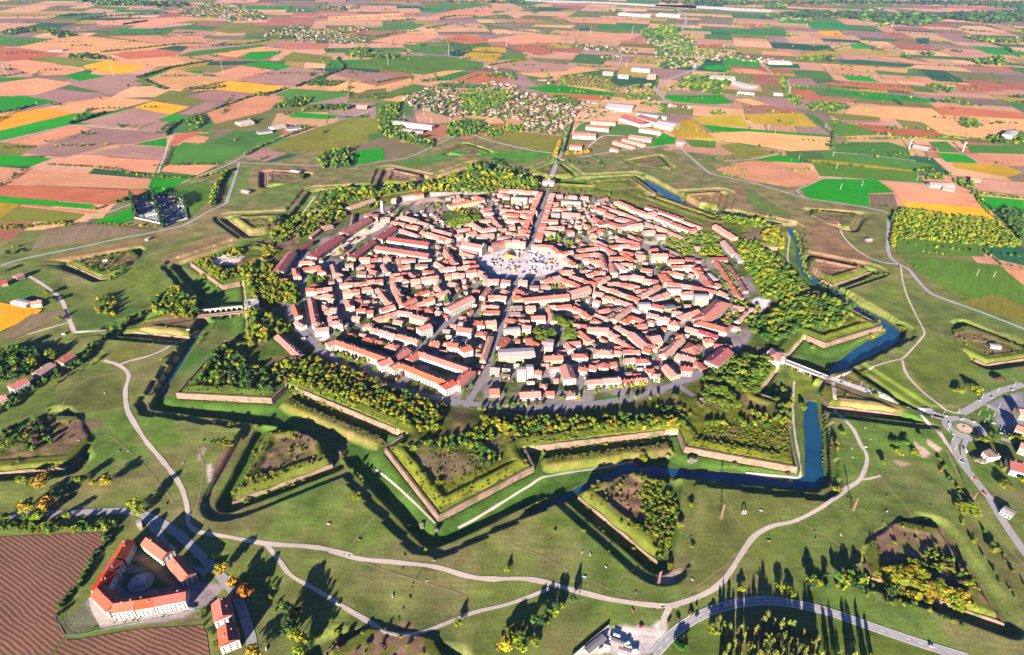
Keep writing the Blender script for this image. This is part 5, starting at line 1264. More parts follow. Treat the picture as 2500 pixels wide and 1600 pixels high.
def build_house(h_, rank):
    L, W, h, slope, hip = h_['L'], h_['W'], h_['h'], h_['slope'], h_['hip']; x, y = h_['P']; z0 = zt(x, y) if h_['where'] else 0.0
    ang = h_['ang']
    if math.cos(ang) < 0: ang += math.pi          # local -y looks at the camera side
    kind = "barrack" if L > 55 else "house"
    if h_['where'] and (h_['c'] in 'wg'): kind = "hall"
    root = empty(kind, (x, y, z0), ang)
    size = "long " if L > 2.4 * W and L > 26 else "tall " if h > 10.5 else "small " if L * W < 130 else ""
    if h_['where']: tag(root, f"{RW[h_['c']]} {kind} {h_['where']}", kind, "buildings outside the ramparts")
    else: tag(root, f"{size}{RW[h_['c']]} {kind}, {ordinal(h_['ord'])} building from the square towards the {SECT[h_['sec']]}", kind, "buildings of the walled town")
    wm = WM[[0, 0, 0, 1, 1, 2, 2, 3, 4][int(hr.integers(9))]] if h_['c'] != 'S' else WM[0]
    mk("wall", *wall_geo(L, W, h, hip, slope), wm, root); rf = mk("roof", *roof_geo(L, W, h, hip, slope), RM[h_['c']], root)
    if h_['c'] not in 'wg':
        for k in range(1 if L < 14 else 2 if L < 30 else int(L / 16)):
            c = bpy.data.objects.new("chimney", CH_ME); COL.objects.link(c); c.parent = rf; yy = hr.uniform(-.25, .3) * W; c.location = (hr.uniform(-.42, .42) * L, yy, h + (W / 2 - abs(yy)) * slope - .3)
    if rank < 230 and h > 4.5:
        st = max(1, int((h - .6) // 3.0)); nx = min(24 if st < 3 else 16, max(2, int(L / 3.4)))
        while nx * st > 60: nx -= 1
        for f_ in range(st):
            for i in range(nx):
                if hr.random() < .12: continue
                o = bpy.data.objects.new("window", WIN_ME); COL.objects.link(o); o.parent = root; o.location = (-L / 2 + L * (i + .5) / nx, -W / 2, 1.9 + 3.0 * f_)
        if W > 8 and rank < 120:
            sx = -1 if math.sin(ang) < 0 else 1
            gx_ = -sx; ne = max(2, int(W / 4.5))
            for f_ in range(st):
                for i in range(ne):
                    o = bpy.data.objects.new("window", WIN_ME); COL.objects.link(o); o.parent = root; o.rotation_euler = (0, 0, math.pi / 2 * (1 if gx_ > 0 else -1)); o.location = (gx_ * L / 2, -W / 2 + W * (i + .5) / ne, 1.9 + 3.0 * f_)
for i, h_ in enumerate(HOUSES[:296]): build_house(h_, i)
REST = HOUSES[296:]
# villages on the plain: the houses there are only a few pixels each
VIL = [("B 480,640 700,560 900,590 1080,560 1290,600 1500,640 1620,690 1600,790 1540,880 1300,850 1280,780 950,750 800,760 560,700", 14, .9), ("B 960,560 1100,530 1260,560 1240,640 1060,640", 13, .7), ("B 1640,650 1780,680 1880,720 1780,770 1640,770", 14, .7), ("B 1000,440 1060,430 1230,500 1230,540 1180,500", 16, .5), ("B 1380,520 1540,530 1500,560 1400,550", 16, .5), ("B 1900,560 2060,550 2120,590 1960,600", 18, .5), ("B 2030,630 2160,640 2160,690 2050,690", 18, .5), ("B 1960,560 2150,540 2160,580 2000,600", 18, .4),
 ("C 0,250 130,225 190,260 260,320 330,360 300,420 120,440 0,430 0,330", 22, .7), ("C 260,320 480,330 640,370 760,380 900,400 900,420 640,400 460,390 320,400", 24, .6), ("C 680,100 800,100 1050,120 1030,145 800,135", 40, .5), ("C 1300,65 1500,55 1530,75 1320,80", 40, .4), ("C 2180,25 2400,40 2400,55 2200,50", 45, .3), ("C 2300,205 2406,195 2406,220", 30, .4), ("C 90,675 250,685 240,715 110,705", 18, .5), ("C 60,560 180,520 240,550 120,590", 20, .3),
 ("A 1120,80 1340,20 1560,30 1740,100 1740,125 1500,140 1440,110 1200,100", 26, .6), ("A 560,10 780,20 1060,30 1240,30 1240,48 900,40 560,25", 35, .55), ("A 1700,230 1820,180 1960,160 2060,190 2406,175 2406,200 2150,220 2406,260 2406,280 1900,270", 19, .6), ("A 2070,45 2340,35 2340,60 2080,65", 34, .6), ("A 1860,70 2000,65 1960,80", 34, .5), ("B 0,215 120,180 160,200 30,240 250,240 240,280 0,285", 19, .6), ("B 1560,295 1720,290 1880,300 2050,330 2000,350 1720,330", 22, .5), ("B 1780,360 1900,360 1900,385 1800,385", 22, .5), ("B 2040,260 2406,230 2406,360 2200,360 2180,320", 24, .65), ("B 2130,420 2400,420 2400,440 2140,445", 20, .6), ("B 1820,65 2000,65 1900,80", 40, .6)]
def far_house(P, L, W, h, ang, c, slope=.36): return dict(P=P, L=L, W=W, h=h, ang=ang, c=c, slope=slope, hip=False)
for sx, sp, pr in VIL:
    P = pts(sx, 3); lo_, hi = P.min(0), P.max(0); a0 = hr.uniform(-.4, .4)
    for gx0 in np.arange(lo_[0], hi[0], sp * 1.35):
        for gy0 in np.arange(lo_[1], hi[1], sp * 1.35):
            x, y = gx0 + hr.uniform(-.4, .4) * sp, gy0 + hr.uniform(-.4, .4) * sp
            if hr.random() > pr * .46 or not pip(np.array([x]), np.array([y]), P)[0]: continue
            k = 1 + max(0, sp - 18) / 40
            REST.append(far_house(np.array([x, y]), hr.uniform(11, 20) * k, hr.uniform(9, 13) * k, hr.uniform(3.2, 5.6), a0 + (math.pi / 2 if hr.random() < .4 else 0) + hr.uniform(-.1, .1), 'ssoswsb'[int(hr.integers(7))]))
V, Q, C = [], [], []
wallc = [np.array(c) for c in ((.2,.185,.17), (.18,.15,.12), (.16,.11,.09), (.13,.115,.11))]
for h_ in REST:
    ca, sa = math.cos(h_['ang']), math.sin(h_['ang'])
    for geo, col in ((wall_geo(h_['L'], h_['W'], h_['h'], h_['hip'], h_['slope']), wallc[int(hr.integers(4))] * hr.uniform(.85, 1)), (roof_geo(h_['L'], h_['W'], h_['h'], h_['hip'], h_['slope']), np.array(ROOF[h_['c']]) * hr.uniform(.8, 1.2))):
        k = len(V); V += [(h_['P'][0] + a * ca - b * sa, h_['P'][1] + a * sa + b * ca, c) for a, b, c in geo[0]]; C += [col] * len(geo[0])
        for f in geo[1]:
            if len(f) == 5: Q.append([k + f[i] for i in (0, 1, 2, 4)]); Q.append([k + f[2], k + f[3], k + f[4], k + f[4]])
            elif len(f) == 3: Q.append([k + f[0], k + f[1], k + f[2], k + f[2]])
            else: Q.append([k + i for i in f])
me = bpy.data.meshes.new("houses"); me.from_pydata([tuple(map(float, v_)) for v_ in V], [], [tuple(q_[:3]) if q_[2] == q_[3] else tuple(q_) for q_ in Q]); me.update()
o = link_mesh("small_houses", me, attr_mat("village_plaster_and_tile", nscale=.3)); ca_ = me.attributes.new("col", 'FLOAT_COLOR', 'POINT'); c4 = np.ones((len(C), 4), np.float32); c4[:, :3] = np.array(C); ca_.data.foreach_set("color", c4.ravel()); tag(o, kind="stuff")
print("houses", len(HOUSES), "fill", len(FILL), "rest", len(REST))

# ---------------------------------------------------------------- masonry of the ramparts
def local(ax_deg, u, v):
    a = R(ax_deg); return CX + u * math.cos(a) - v * math.sin(a), CY + u * math.sin(a) + v * math.cos(a)
def wall_ribbon(mb, L, z0, z1, th, inward, batter=1.2):
    """solid wall along the line L; inward(p) points into the fortress"""
    L = [np.array(p) for p in L]; n = len(L); nr = []
    for i in range(n):
        a, b = L[max(i - 1, 0)], L[min(i + 1, n - 1)]; d = (b - a) / np.hypot(*(b - a)); nn = np.array([-d[1], d[0]])
        nr.append(nn if np.dot(nn, inward - L[i]) > 0 else -nn)
    z0 = [z0] * n if np.isscalar(z0) else z0; z1 = [z1] * n if np.isscalar(z1) else z1
    V = []
    for i in range(n): V += [(*L[i], z0[i]), (*(L[i] + nr[i] * batter), z1[i]), (*(L[i] + nr[i] * (th + batter)), z1[i]), (*(L[i] + nr[i] * (th + batter)), z0[i])]
    F = [(3, 2, 1, 0), tuple(4 * (n - 1) + k for k in range(4))]
    for i in range(n - 1):
        for k in range(4): a, b = 4 * i + k, 4 * i + (k + 1) % 4; F.append((a, b, b + 4, a + 4))
    mb.add(V, F)
def dense(P, st=9.0):
    out = []
    for i in range(len(P) - 1):
        a, b = np.array(P[i]), np.array(P[i + 1]); n = max(1, int(np.hypot(*(b - a)) / st)); out += [a + (b - a) * t / n for t in range(n)]
    return out + [np.array(P[-1])]
BN = ["front bastion", "front right bastion", "right bastion", "rear right bastion", "far right bastion", "far left bastion", "rear left bastion", "left bastion", "front left bastion"]
LN = ["below the lower meadow", "lower right", "right edge beside the roundabout", "upper right beside the curved asphalt road", "far right of the avenue", "far left of the avenue", "upper left beside the cemetery road", "left above the wall road", "lower left above the ploughed field"]
RNM = ["front right", "right gate", "right", "rear right", "far gate", "rear left", "left", "left gate", "front left"]
for k in range(9):
    ax = PH + 40 * k; ctr = np.array(local(ax, 400, 0))
    L = dense([local(ax, *p) for p in ((514, -80), (541, -94.5), (637, 0), (541, 94.5), (514, 80))], 8)
    w_ = MB(); wall_ribbon(w_, L, -9.5, [3.9 + .35 * math.sin(i * 1.7 + k) for i in range(len(L))], 1.6, ctr)
    o = w_.build("bastion_wall", BRK); tag(o, f"pale masonry scarp wall around the {BN[k]}", "wall", "bastion walls")
    c_ = MB(); L2 = [p + (ctr - p) / np.hypot(*(ctr - p)) * .75 for p in L]; wall_ribbon(c_, L2, 4.25, 4.6, 2.6, ctr, .05); c_.build("coping", BRK, o)
    if k not in GATES:
        ax2 = PH + 40 * k + 20; w_ = MB(); L = dense([local(ax2, 506.2, -172), local(ax2, 506.2, -60), local(ax2, 506.2, 60), local(ax2, 506.2, 172)][::1], 8)
        L = [p for p in L if abs((p - np.array([CX, CY])) @ np.array([-math.sin(R(ax2)), math.cos(R(ax2))])) < 89]
        wall_ribbon(w_, L, -9.5, [3.7 + .4 * math.sin(i * 2.3 + k) for i in range(len(L))], 1.4, ctr); tag(w_.build("curtain_wall", BRK), f"pale masonry curtain wall of the {RNM[k]} rampart", "wall", "curtain walls")
    w_ = MB(); e_ = 26 if k == 0 else 0; L = dense([local(ax, 760 + e_, -52), local(ax, 774 + e_, -62.5), local(ax, 871 + e_, 0), local(ax, 774 + e_, 62.5), local(ax, 760 + e_, 52)], 8); wall_ribbon(w_, L, -5, [-.6 + .7 * math.sin(i * 1.3 + k) for i in range(len(L))], 1.2, np.array(local(ax, 790, 0)), .9)
    tag(w_.build("lunette_wall", BRK), f"low pale masonry wall of the outer lunette {LN[k]}", "wall", "lunette walls")
    ax2 = PH + 40 * k + 20; w_ = MB(); L = dense([local(ax2, 575, -38), local(ax2, 589, -56.5), local(ax2, 692, 0), local(ax2, 589, 56.5), local(ax2, 575, 38)], 8); wall_ribbon(w_, L, -9.5, [-3.4 + 1.1 * math.sin(i * 1.3 + k) for i in range(len(L))], 1.2, np.array(local(ax2, 600, 0)), .9)
    tag(w_.build("ravelin_wall", BRK), f"low pale masonry wall of the ravelin before the {RNM[k]} {'' if k in GATES else 'curtain'}".strip(), "wall", "ravelin walls")

# ---------------------------------------------------------------- trees
SPEC = dict(g=((.040, .082, .008), "green"), y=((.105, .122, .006), "yellow-green"), a=((.17, .13, .008), "yellow"), d=((.020, .046, .012), "dark green"), b=((.075, .05, .024), "brown"), n=((.24, .105, .009), "orange"), p=((.066, .098, .008), "flat-crowned"), c=((.014, .034, .012), "cypress"), l=((.088, .10, .018), "poplar"), w=((.14, .12, .095), "bare grey"))
tr = np.random.default_rng(21)
def crown_geo(n, seed, kind='round', quad=.16):
    """leaf clumps through a unit crown (diameter 1, height 1, base at 0)"""
    g = np.random.default_rng(seed); nb = 7 if kind == 'round' else 5
    if kind == 'col': cen = np.stack([g.uniform(-.12, .12, 9), g.uniform(-.12, .12, 9), np.linspace(.1, .86, 9)], 1); rad = .34 * np.sin(np.linspace(.75, 2.85, 9)) + .06
    elif kind == 'flat': a = g.uniform(0, 6.28, 9); q = np.sqrt(g.uniform(.05, 1, 9)) * .33; cen = np.stack([q * np.cos(a), q * np.sin(a), g.uniform(.66, .8, 9)], 1); rad = g.uniform(.13, .2, 9)
    else:
        a = g.uniform(0, 6.28, nb); q = g.uniform(.1, .38, nb); cen = np.stack([q * np.cos(a), q * np.sin(a), g.uniform(.22, .72, nb)], 1); rad = g.uniform(.12, .27, nb)
        cen = np.concatenate([cen, [[0, 0, .5], [g.uniform(-.1, .1), g.uniform(-.1, .1), .76]]]); rad = np.concatenate([rad, [.3, .2]])
    pick = g.choice(len(cen), n, p=rad ** 2 / np.sum(rad ** 2)); d = g.normal(size=(n, 3)); d /= np.linalg.norm(d, axis=1)[:, None]
    d[:, 2] = np.where(d[:, 2] < -.35, -d[:, 2], d[:, 2]); P = cen[pick] + d * (rad[pick] * g.uniform(.72, 1.08, n))[:, None] * np.array([1, 1, .9 if kind != 'flat' else .55])
    nm = d + g.normal(size=(n, 3)) * .55; nm /= np.linalg.norm(nm, axis=1)[:, None]; t = np.cross(nm, g.normal(size=(n, 3))); t /= np.linalg.norm(t, axis=1)[:, None]; b = np.cross(nm, t)
    s = (quad * g.uniform(.5, 1.1, n))[:, None] * .5; e = g.uniform(.55, 1, n)[:, None]
    V = np.stack([P - t * s - b * s * e, P + t * s * .8 - b * s * e * .6, P + t * s + b * s * e, P - t * s * .7 + b * s * e * .9], 1)
    if kind == 'col': V[..., :2] *= 1.0
    return V.reshape(-1, 3)
NEAR = {k: [crown_geo(300, 100 + i, k, .17) for i in range(4)] for k in ('round', 'col', 'flat')}
MIDG = {k: [crown_geo(190, 200 + i, k, .21) for i in range(5)] for k in ('round', 'col', 'flat')}
FARG = {k: [crown_geo(26, 300 + i, k, .46) for i in range(5)] for k in ('round', 'col', 'flat')}
TREES = []      # x, y, z, height, diameter, species, place, group
def shape_of(sp): return 'col' if sp in 'cl' else 'flat' if sp == 'p' else 'round'
def add_tree(x, y, h, d, sp, place, grp, z=None, single=False): TREES.append(dict(x=float(x), y=float(y), h=float(h), d=float(d), sp=sp, place=place, grp=grp, z=z, single=single))
def wood(sx, sp, hmin, hmax, mixs, place, grp, z=5.0, dr=.85, prob=1.0):
    P = pts(sx, z); lo_, hi = P.min(0), P.max(0)
    if hmax >= 7.5 and hi[1] < 1700: sp *= .86; dr *= 1.06
    for gx_ in np.arange(lo_[0], hi[0], sp):
        for gy_ in np.arange(lo_[1], hi[1], sp):
            x, y = gx_ + tr.uniform(-.45, .45) * sp, gy_ + tr.uniform(-.45, .45) * sp
            if tr.random() > prob or not pip(np.array([x]), np.array([y]), P)[0]: continue
            h = (hmin + (hmax - hmin) * tr.beta(1.6, 1.6)) * (1 if tr.random() < .72 else tr.uniform(.5, .8) if tr.random() < .7 else 1.22); s_ = mixs[int(tr.integers(len(mixs)))]
            add_tree(x, y, h, h * dr * 1.22 * tr.uniform(.75, 1.2) * (.30 if s_ in 'cl' else 1.3 if s_ == 'p' else 1), s_, place, grp)
def row(sx, sp, hmin, hmax, mixs, place, grp, wid=0.0, dr=.8, prob=1.0, z=0.0):
    P = catmull(pts(sx, z), 2.0); s_ = np.concatenate([[0], np.cumsum(np.hypot(*np.diff(P, axis=0).T))])
    if sp < 7.2 and dr == .8: dr = 1.3
    if sx[0] in 'ABC' and sp >= 9 and wid and dr == .8: sp *= .62; dr = 1.25
    for t in np.arange(sp * .4, s_[-1], sp):
        for w_i in range(max(1, int(wid / sp + .5))):
            if tr.random() > prob: continue
            t2 = t + tr.uniform(-.25, .25) * sp; x, y = np.interp(t2, s_, P[:, 0]), np.interp(t2, s_, P[:, 1]); h = tr.uniform(hmin, hmax); k = mixs[int(tr.integers(len(mixs)))]
            add_tree(x + tr.uniform(-.5, .5) * wid, y + tr.uniform(-.5, .5) * wid, h, h * dr * tr.uniform(.85, 1.15) * (.35 if k in 'cl' else 1), k, place, grp)
W_ = wood
W_("D 1300,1100 1400,900 1500,870 1620,1000 1760,1060 1790,1180 1600,1150 1500,1130 1320,1110", 7.5, 6, 11, "ggdgy", "on the front left bastion", "wood on the front left bastion", 9)
W_("D 1210,1170 1300,1100 1500,1140 1780,1190 1760,1215 1400,1190", 7, 1.5, 3, "yyyg", "along the edge of the front left bastion", "bushes on the front left bastion", 4, 1.4, .8)
W_("s 150,1010 260,940 700,900 1000,1010 1350,1080 1700,1290 2100,1420 2400,1530 2400,1540 900,1540 700,1400 320,1290 160,1200", 8.2, 5, 10, "yyygyab", "on the front left rampart", "wood on the front left rampart", 8, .95)
W_("E 0,1150 120,1200 300,1300 520,1420 700,1440 740,1330 760,1260 560,1180 380,1140", 8.2, 5, 10, "yyyygga", "on the front left rampart", "wood on the front left rampart", 8, .95)
W_("s 320,1300 600,1360 900,1460 1300,1540 900,1540", 5.5, 1.5, 3, "yyy", "at the edge of the front left rampart", "bushes on the front left rampart", 5, 1.4, .6)
W_("E 980,1330 1240,1330 1500,1330 1700,1340 2050,1330 2250,1340 2330,1400 2050,1430 1700,1430 1400,1450 1100,1500 960,1540", 8.5, 5, 10, "yygyga", "on the front right rampart", "wood on the front right rampart", 8, .95)
W_("E 1100,1500 1500,1440 2000,1450 2370,1410 2380,1440 2000,1490 1500,1535 1200,1540", 6.5, 1.8, 3.6, "yyyg", "at the edge of the front right rampart", "bushes on the front right rampart", 5, 1.3, .7)
W_("H 440,160 560,160 760,100 850,110 1000,30 1040,60 1010,180 1130,220 1140,270 1000,300 880,150 780,190 640,180 520,190", 7.2, 4, 8, "ygygd", "on the neck of the front bastion", "wood on the front bastion", 8, .95)
W_("H 400,200 470,230 600,410 720,440 740,520 900,470 1000,380 1300,270 1310,310 960,480 730,580 560,440", 8, 1, 2.2, "yyg", "along the parapet of the front bastion", "bushes on the front bastion", 5, 1.4, .5)
W_("F 200,1130 300,1100 480,960 700,930 780,940 760,1010 740,1100 680,1190 600,1190 500,1130 300,1110", 10, 8, 13, "pppgyp", "beside the right gate", "umbrella pines beside the right gate", 10, .85)
W_("F 285,1190 330,1150 400,1150 500,1200 550,1245 530,1290 470,1300 380,1260", 9, 9, 12, "ppp", "in the oval grove beside the right gate ditch", "oval grove of pines", 11, .9)
W_("F 620,770 720,680 820,600 1000,550 1200,570 1290,640 1270,700 1150,780 1090,760 980,770 850,850 700,830", 8.8, 7, 13, "ggygdy", "on the right bastion", "wood on the right bastion", 9, .95)
W_("F 540,190 640,200 760,250 860,340 960,440 980,520 900,560 800,580 720,560 640,420 560,320", 9, 7, 12, "ggyygy", "in the wood behind the right rampart", "wood behind the right rampart", 9, .95)
W_("F 700,140 780,110 850,170 840,220 760,220 700,180", 9, 8, 11, "yya", "on the rear right bastion", "wood on the rear right bastion", 9, 1)
W_("F 400,0 560,30 720,70 720,110 600,100 440,60", 9, 6, 10, "gyyg", "on the rampart behind the rear right bastion", "trees on the rear right rampart", 8, .95)
W_("F 100,90 280,130 400,140 440,300 380,280 200,280 60,200", 9, 5, 9, "gyygy", "among the sheds inside the right rampart", "trees among the right sheds", 8, .95, .8)
W_("F 380,340 460,330 560,530 560,590 490,590 440,480", 8, 5, 8, "gyg", "between the two long sheds inside the right rampart", "trees between the right sheds", 5, .9, .6)
W_("F 500,590 700,610 640,760 560,700 430,760 470,650", 8.5, 5, 9, "yygy", "around the barrack yard at the right of the town", "trees around the right barrack yard", 6, .9, .7)
W_("F 750,1180 900,1180 900,1370 880,1400 780,1400 800,1280", 8.5, 6, 10, "yygy", "on the inner flank of the front right bastion", "wood on the front right bastion", 8, .9)
W_("I 240,90 420,50 640,20 880,60 910,255 700,240 420,220 250,160", 5.6, 1.2, 2.6, "yyyya", "in the scrub on the front right bastion", "scrub on the front right bastion", 6, 1.6)
W_("F 300,1400 600,1350 640,1290 700,1300 720,1350 860,1400 600,1420", 8.5, 5, 9, "ygy", "around the hollow of the front right bastion", "trees in the front right bastion", 6, .9, .8)
W_("F 0,1260 180,1260 240,1330 200,1400 40,1410", 7.5, 3, 6, "yyg", "at the right end of the front right rampart", "trees at the end of the front right rampart", 8, 1.1)
W_("D 1265,300 1340,280 1450,250 1560,250 1600,270 1560,300 1400,310 1390,370 1500,390 1600,360 1680,320 1640,430 1500,440 1440,470 1300,400", 9, 6, 11, "ygygya", "around the pale arena on the left bastion", "wood on the left bastion", 8, .9)
W_("D 1620,400 1720,360 1860,440 1940,500 1920,590 1780,600 1680,590 1620,540", 9, 7, 12, "ygyya", "between the left gate and the town", "wood behind the left gate", 8, .85)
W_("D 1610,650 1700,645 1800,690 1900,740 1880,800 1780,800 1740,850 1620,880 1600,780", 9, 7, 12, "yyagy", "below the left gate", "wood below the left gate", 8, .85)
W_("D 1000,590 1110,490 1180,520 1230,570 1300,630 1260,690 1180,690 1120,680 1000,680", 9, 8, 13, "yggya", "on the ravelin before the left gate", "wood on the left gate ravelin", 8, .9)
W_("D -10,890 100,880 220,890 340,920 350,960 260,1010 100,1090 -10,1110", 10, 9, 14, "ggdgy", "in the wood at the left edge behind the roadside row", "wood at the left edge", 8, .95)
row("D -20,1350 100,1250 230,1160 380,1080 540,980 680,840 800,760 930,680", 7, 6, 11, "ggdyg", "in the belt along the road at the left", "tree belt at the left", 16, .9)
row("D -20,1530 120,1440 260,1350 310,1290", 8, 3, 6, "ygy", "in the low belt below the left road", "low belt at the left", 8)
row("D 300,1200 420,1110 540,1040 640,1000", 8, 3, 6, "yyg", "in the hedge beside the left meadow", "hedge beside the left meadow", 6)
W_("D 600,600 650,560 740,570 760,640 740,680 640,680", 11, 7, 10, "yga", "in the clump on the left glacis", "clump on the left glacis", 5, .9)
W_("D 460,370 560,310 700,290 800,290 760,340 700,380 660,420 520,390", 7, 2.5, 5, "gyg", "inside the left lunette", "bushes inside the left lunette", 3, 1.1, .7)
W_("D 690,430 760,350 820,360 790,420 720,460", 8, 4, 7, "ggy", "behind the left lunette", "trees behind the left lunette", 3, 1)
W_("B 0,1250 120,1210 300,1230 400,1180 560,1190 700,1160 900,1130 1050,1110 1300,1150 1380,1190 1380,1220 1000,1240 700,1235 520,1230 300,1290 120,1290", 11, 9, 16, "ggygdya", "on the far left rampart", "wood on the far left rampart", 10, .85)
W_("B 880,1060 1000,1040 1060,1060 1040,1140 940,1130", 12, 15, 21, "yggd", "among the tall trees on the far bastion", "tall trees on the far bastion", 14, .7)
row("B 1060,1060 1180,1100 1300,1120", 12, 10, 14, "dgd", "behind the far left rampart", "dark trees behind the far rampart", 8)
W_("A 1760,1440 1900,1380 2100,1310 2260,1260 2406,1240 2406,1290 2200,1320 2260,1400 2160,1440 2000,1460 1900,1530 1760,1530", 10, 7, 12, "ygygyb", "on the rear left rampart", "wood on the rear left rampart", 8, .9, .85)
W_("p 450,600 700,420 900,330 980,440 880,560 720,640 560,760 440,740 300,800 80,860 100,750 260,680", 9, 6, 10, "ygygb", "on the left rampart behind the red sheds", "trees on the left rampart", 7, .9, .8)
W_("p 0,820 100,800 240,960 160,990 0,990", 8, 5, 8, "yya", "below the arena slope on the left rampart", "trees below the arena slope", 6, .9)
W_("p 0,1000 160,1160 220,1200 240,1300 480,1340 480,1540 0,1540", 9.5, 7, 12, "ygygya", "between the left gate and the town", "wood behind the left gate", 7, .85, .85)
W_("p 560,1240 680,1210 860,1230 840,1330 600,1330", 9, 7, 10, "gyg", "in the garden behind the left houses", "garden trees at the left of the town", 6, .9)
W_("A 2060,1010 2130,980 2200,955 2280,960 2300,1010 2290,1075 2080,1075", 13, 14, 19, "ggyd", "in the square plantation beside the bright green field", "square plantation", 12, .6)
W_("F 1565,20 1620,-20 1760,0 1960,30 2150,50 2260,80 2400,220 2300,240 2100,225 1900,200 1700,180 1580,180", 9.5, 7, 10, "yyyg", "in the plantation below the orange field", "plantation below the orange field", 6, .9)
W_("F 2235,0 2300,-20 2406,0 2406,200 2330,120", 10, 8, 12, "ddg", "in the dark wood at the right edge", "dark wood at the right edge", 6, .9)
W_("B 340,860 330,700 400,670 470,660 460,760 500,790 480,850 560,880 690,900 680,950 560,930 400,890", 12, 9, 14, "ggdy", "around the far sports ground", "trees around the far sports ground", 8, .9)
W_("B 770,880 780,800 900,770 1000,780 1080,830 1000,860 880,880", 12, 9, 14, "ggyd", "between the sports ground and the far village", "wood before the far village", 8, .9)
W_("B 1020,880 1060,830 1160,810 1280,810 1280,850 1180,860 1060,880", 12, 9, 13, "gyg", "below the far village", "trees below the far village", 8, .9)
W_("B 480,640 700,560 900,590 1080,560 1290,600 1500,640 1620,690 1600,790 1540,880 1300,850 1280,780 950,750 800,760 560,700", 17, 7, 12, "dggd", "among the houses of the far village", "village trees", 6, 1.0, .9)
W_("B 880,600 960,580 1180,600 1200,650 1090,680 960,740 880,700", 13, 10, 15, "ggyg", "among the houses of the far village", "village trees", 8, .9)
W_("B 1480,530 1540,490 1660,480 1790,500 1900,550 1900,590 1700,560 1500,550", 13, 8, 12, "bygb", "in the brown wood beyond the village", "brown wood beyond the village", 8, .9)
W_("B 1450,620 1560,620 1640,650 1640,690 1480,660", 13, 9, 13, "gdg", "behind the far village", "trees behind the far village", 8, .9)
W_("B 700,560 740,535 860,540 1000,550 1090,545 1060,570 860,570", 14, 9, 13, "gdg", "behind the far village", "trees behind the far village", 8, .9)
W_("B 1910,620 2080,590 2150,600 2100,640 1960,650", 16, 8, 12, "gyd", "beside the far crossroads", "trees beside the far crossroads", 8, .9)
W_("B 1010,480 1200,470 1220,500 1040,500", 16, 9, 12, "dg", "beside the far hamlet", "trees beside the far hamlet", 8, .9)
for s_, sp_ in (("A 1185,800 1240,770 1290,740 1330,760 1330,800 1290,830 1260,815", 13), ("A 1750,700 1880,640 2000,625 2040,640 1960,690", 15), ("A 2000,550 2060,510 2240,530 2170,560", 15), ("A 430,370 480,352 590,350 740,385 550,385", 20), ("A 0,215 100,185 200,180 260,190 120,215 60,225", 22), ("A 200,180 400,195 500,230 380,245 340,225", 22), ("A 2250,350 2330,310 2406,310 2406,370 2280,370", 18), ("A 1990,690 2160,680 2310,690 2250,715 2050,712", 16),
 ("B 110,350 170,310 300,320 200,370", 17), ("B 220,370 330,330 460,350 440,380", 17), ("C 980,690 1020,660 1230,670 1270,700 1180,730 1010,715", 15), ("C 800,480 860,500 850,590 900,640 960,670 930,690 860,640", 16), ("C 0,870 30,660 60,680", 16), ("C 0,180 60,160 170,190 150,240 0,240", 26), ("B 2040,190 2260,190 2300,230 2060,250", 24), ("C 180,500 480,480 500,540 420,620 160,560", 20), ("C 350,740 360,720 470,730 480,750", 14), ("C 1970,800 2000,775 2100,790 2140,820 2060,835", 15), ("C 2180,900 2230,870 2330,850 2406,860 2406,930 2220,925", 15), ("C 1760,560 1850,545 1960,590 1900,600", 20), ("C 1850,650 1960,640 2050,665 1900,668", 16), ("C 1590,365 1630,350 1700,370 1660,382", 22), ("C 1710,345 1790,340 1840,360 1760,362", 22), ("C 2010,240 2200,250 2406,265 2406,280 2150,275", 30), ("C 1700,1110 1800,1090 1900,1140 1880,1170 1760,1160", 12), ("C 1940,1150 2060,1170 2100,1240 2180,1260 2080,1240 1960,1190", 12), ("C 2040,395 2260,370 2290,430 2100,415", 26), ("C 1420,180 1560,150 1700,165 1640,150", 34), ("C 740,30 850,25 850,50 740,45", 40), ("C 1000,370 1180,365 1180,395 900,390", 22)):
    W_(s_, sp_, sp_ * .62, sp_ * .95, "ggdyd", "in the groves of the plain", "groves of the plain", 6, 1.05)
for s_, p_, q_ in VIL:
    if s_.startswith("B 480,640"): continue
    W_(s_, p_ * 1.5, p_ * .5, p_ * .75, "gdgdy", "among the houses of the villages on the plain", "trees of the plain villages", 6, 1.1, .7)
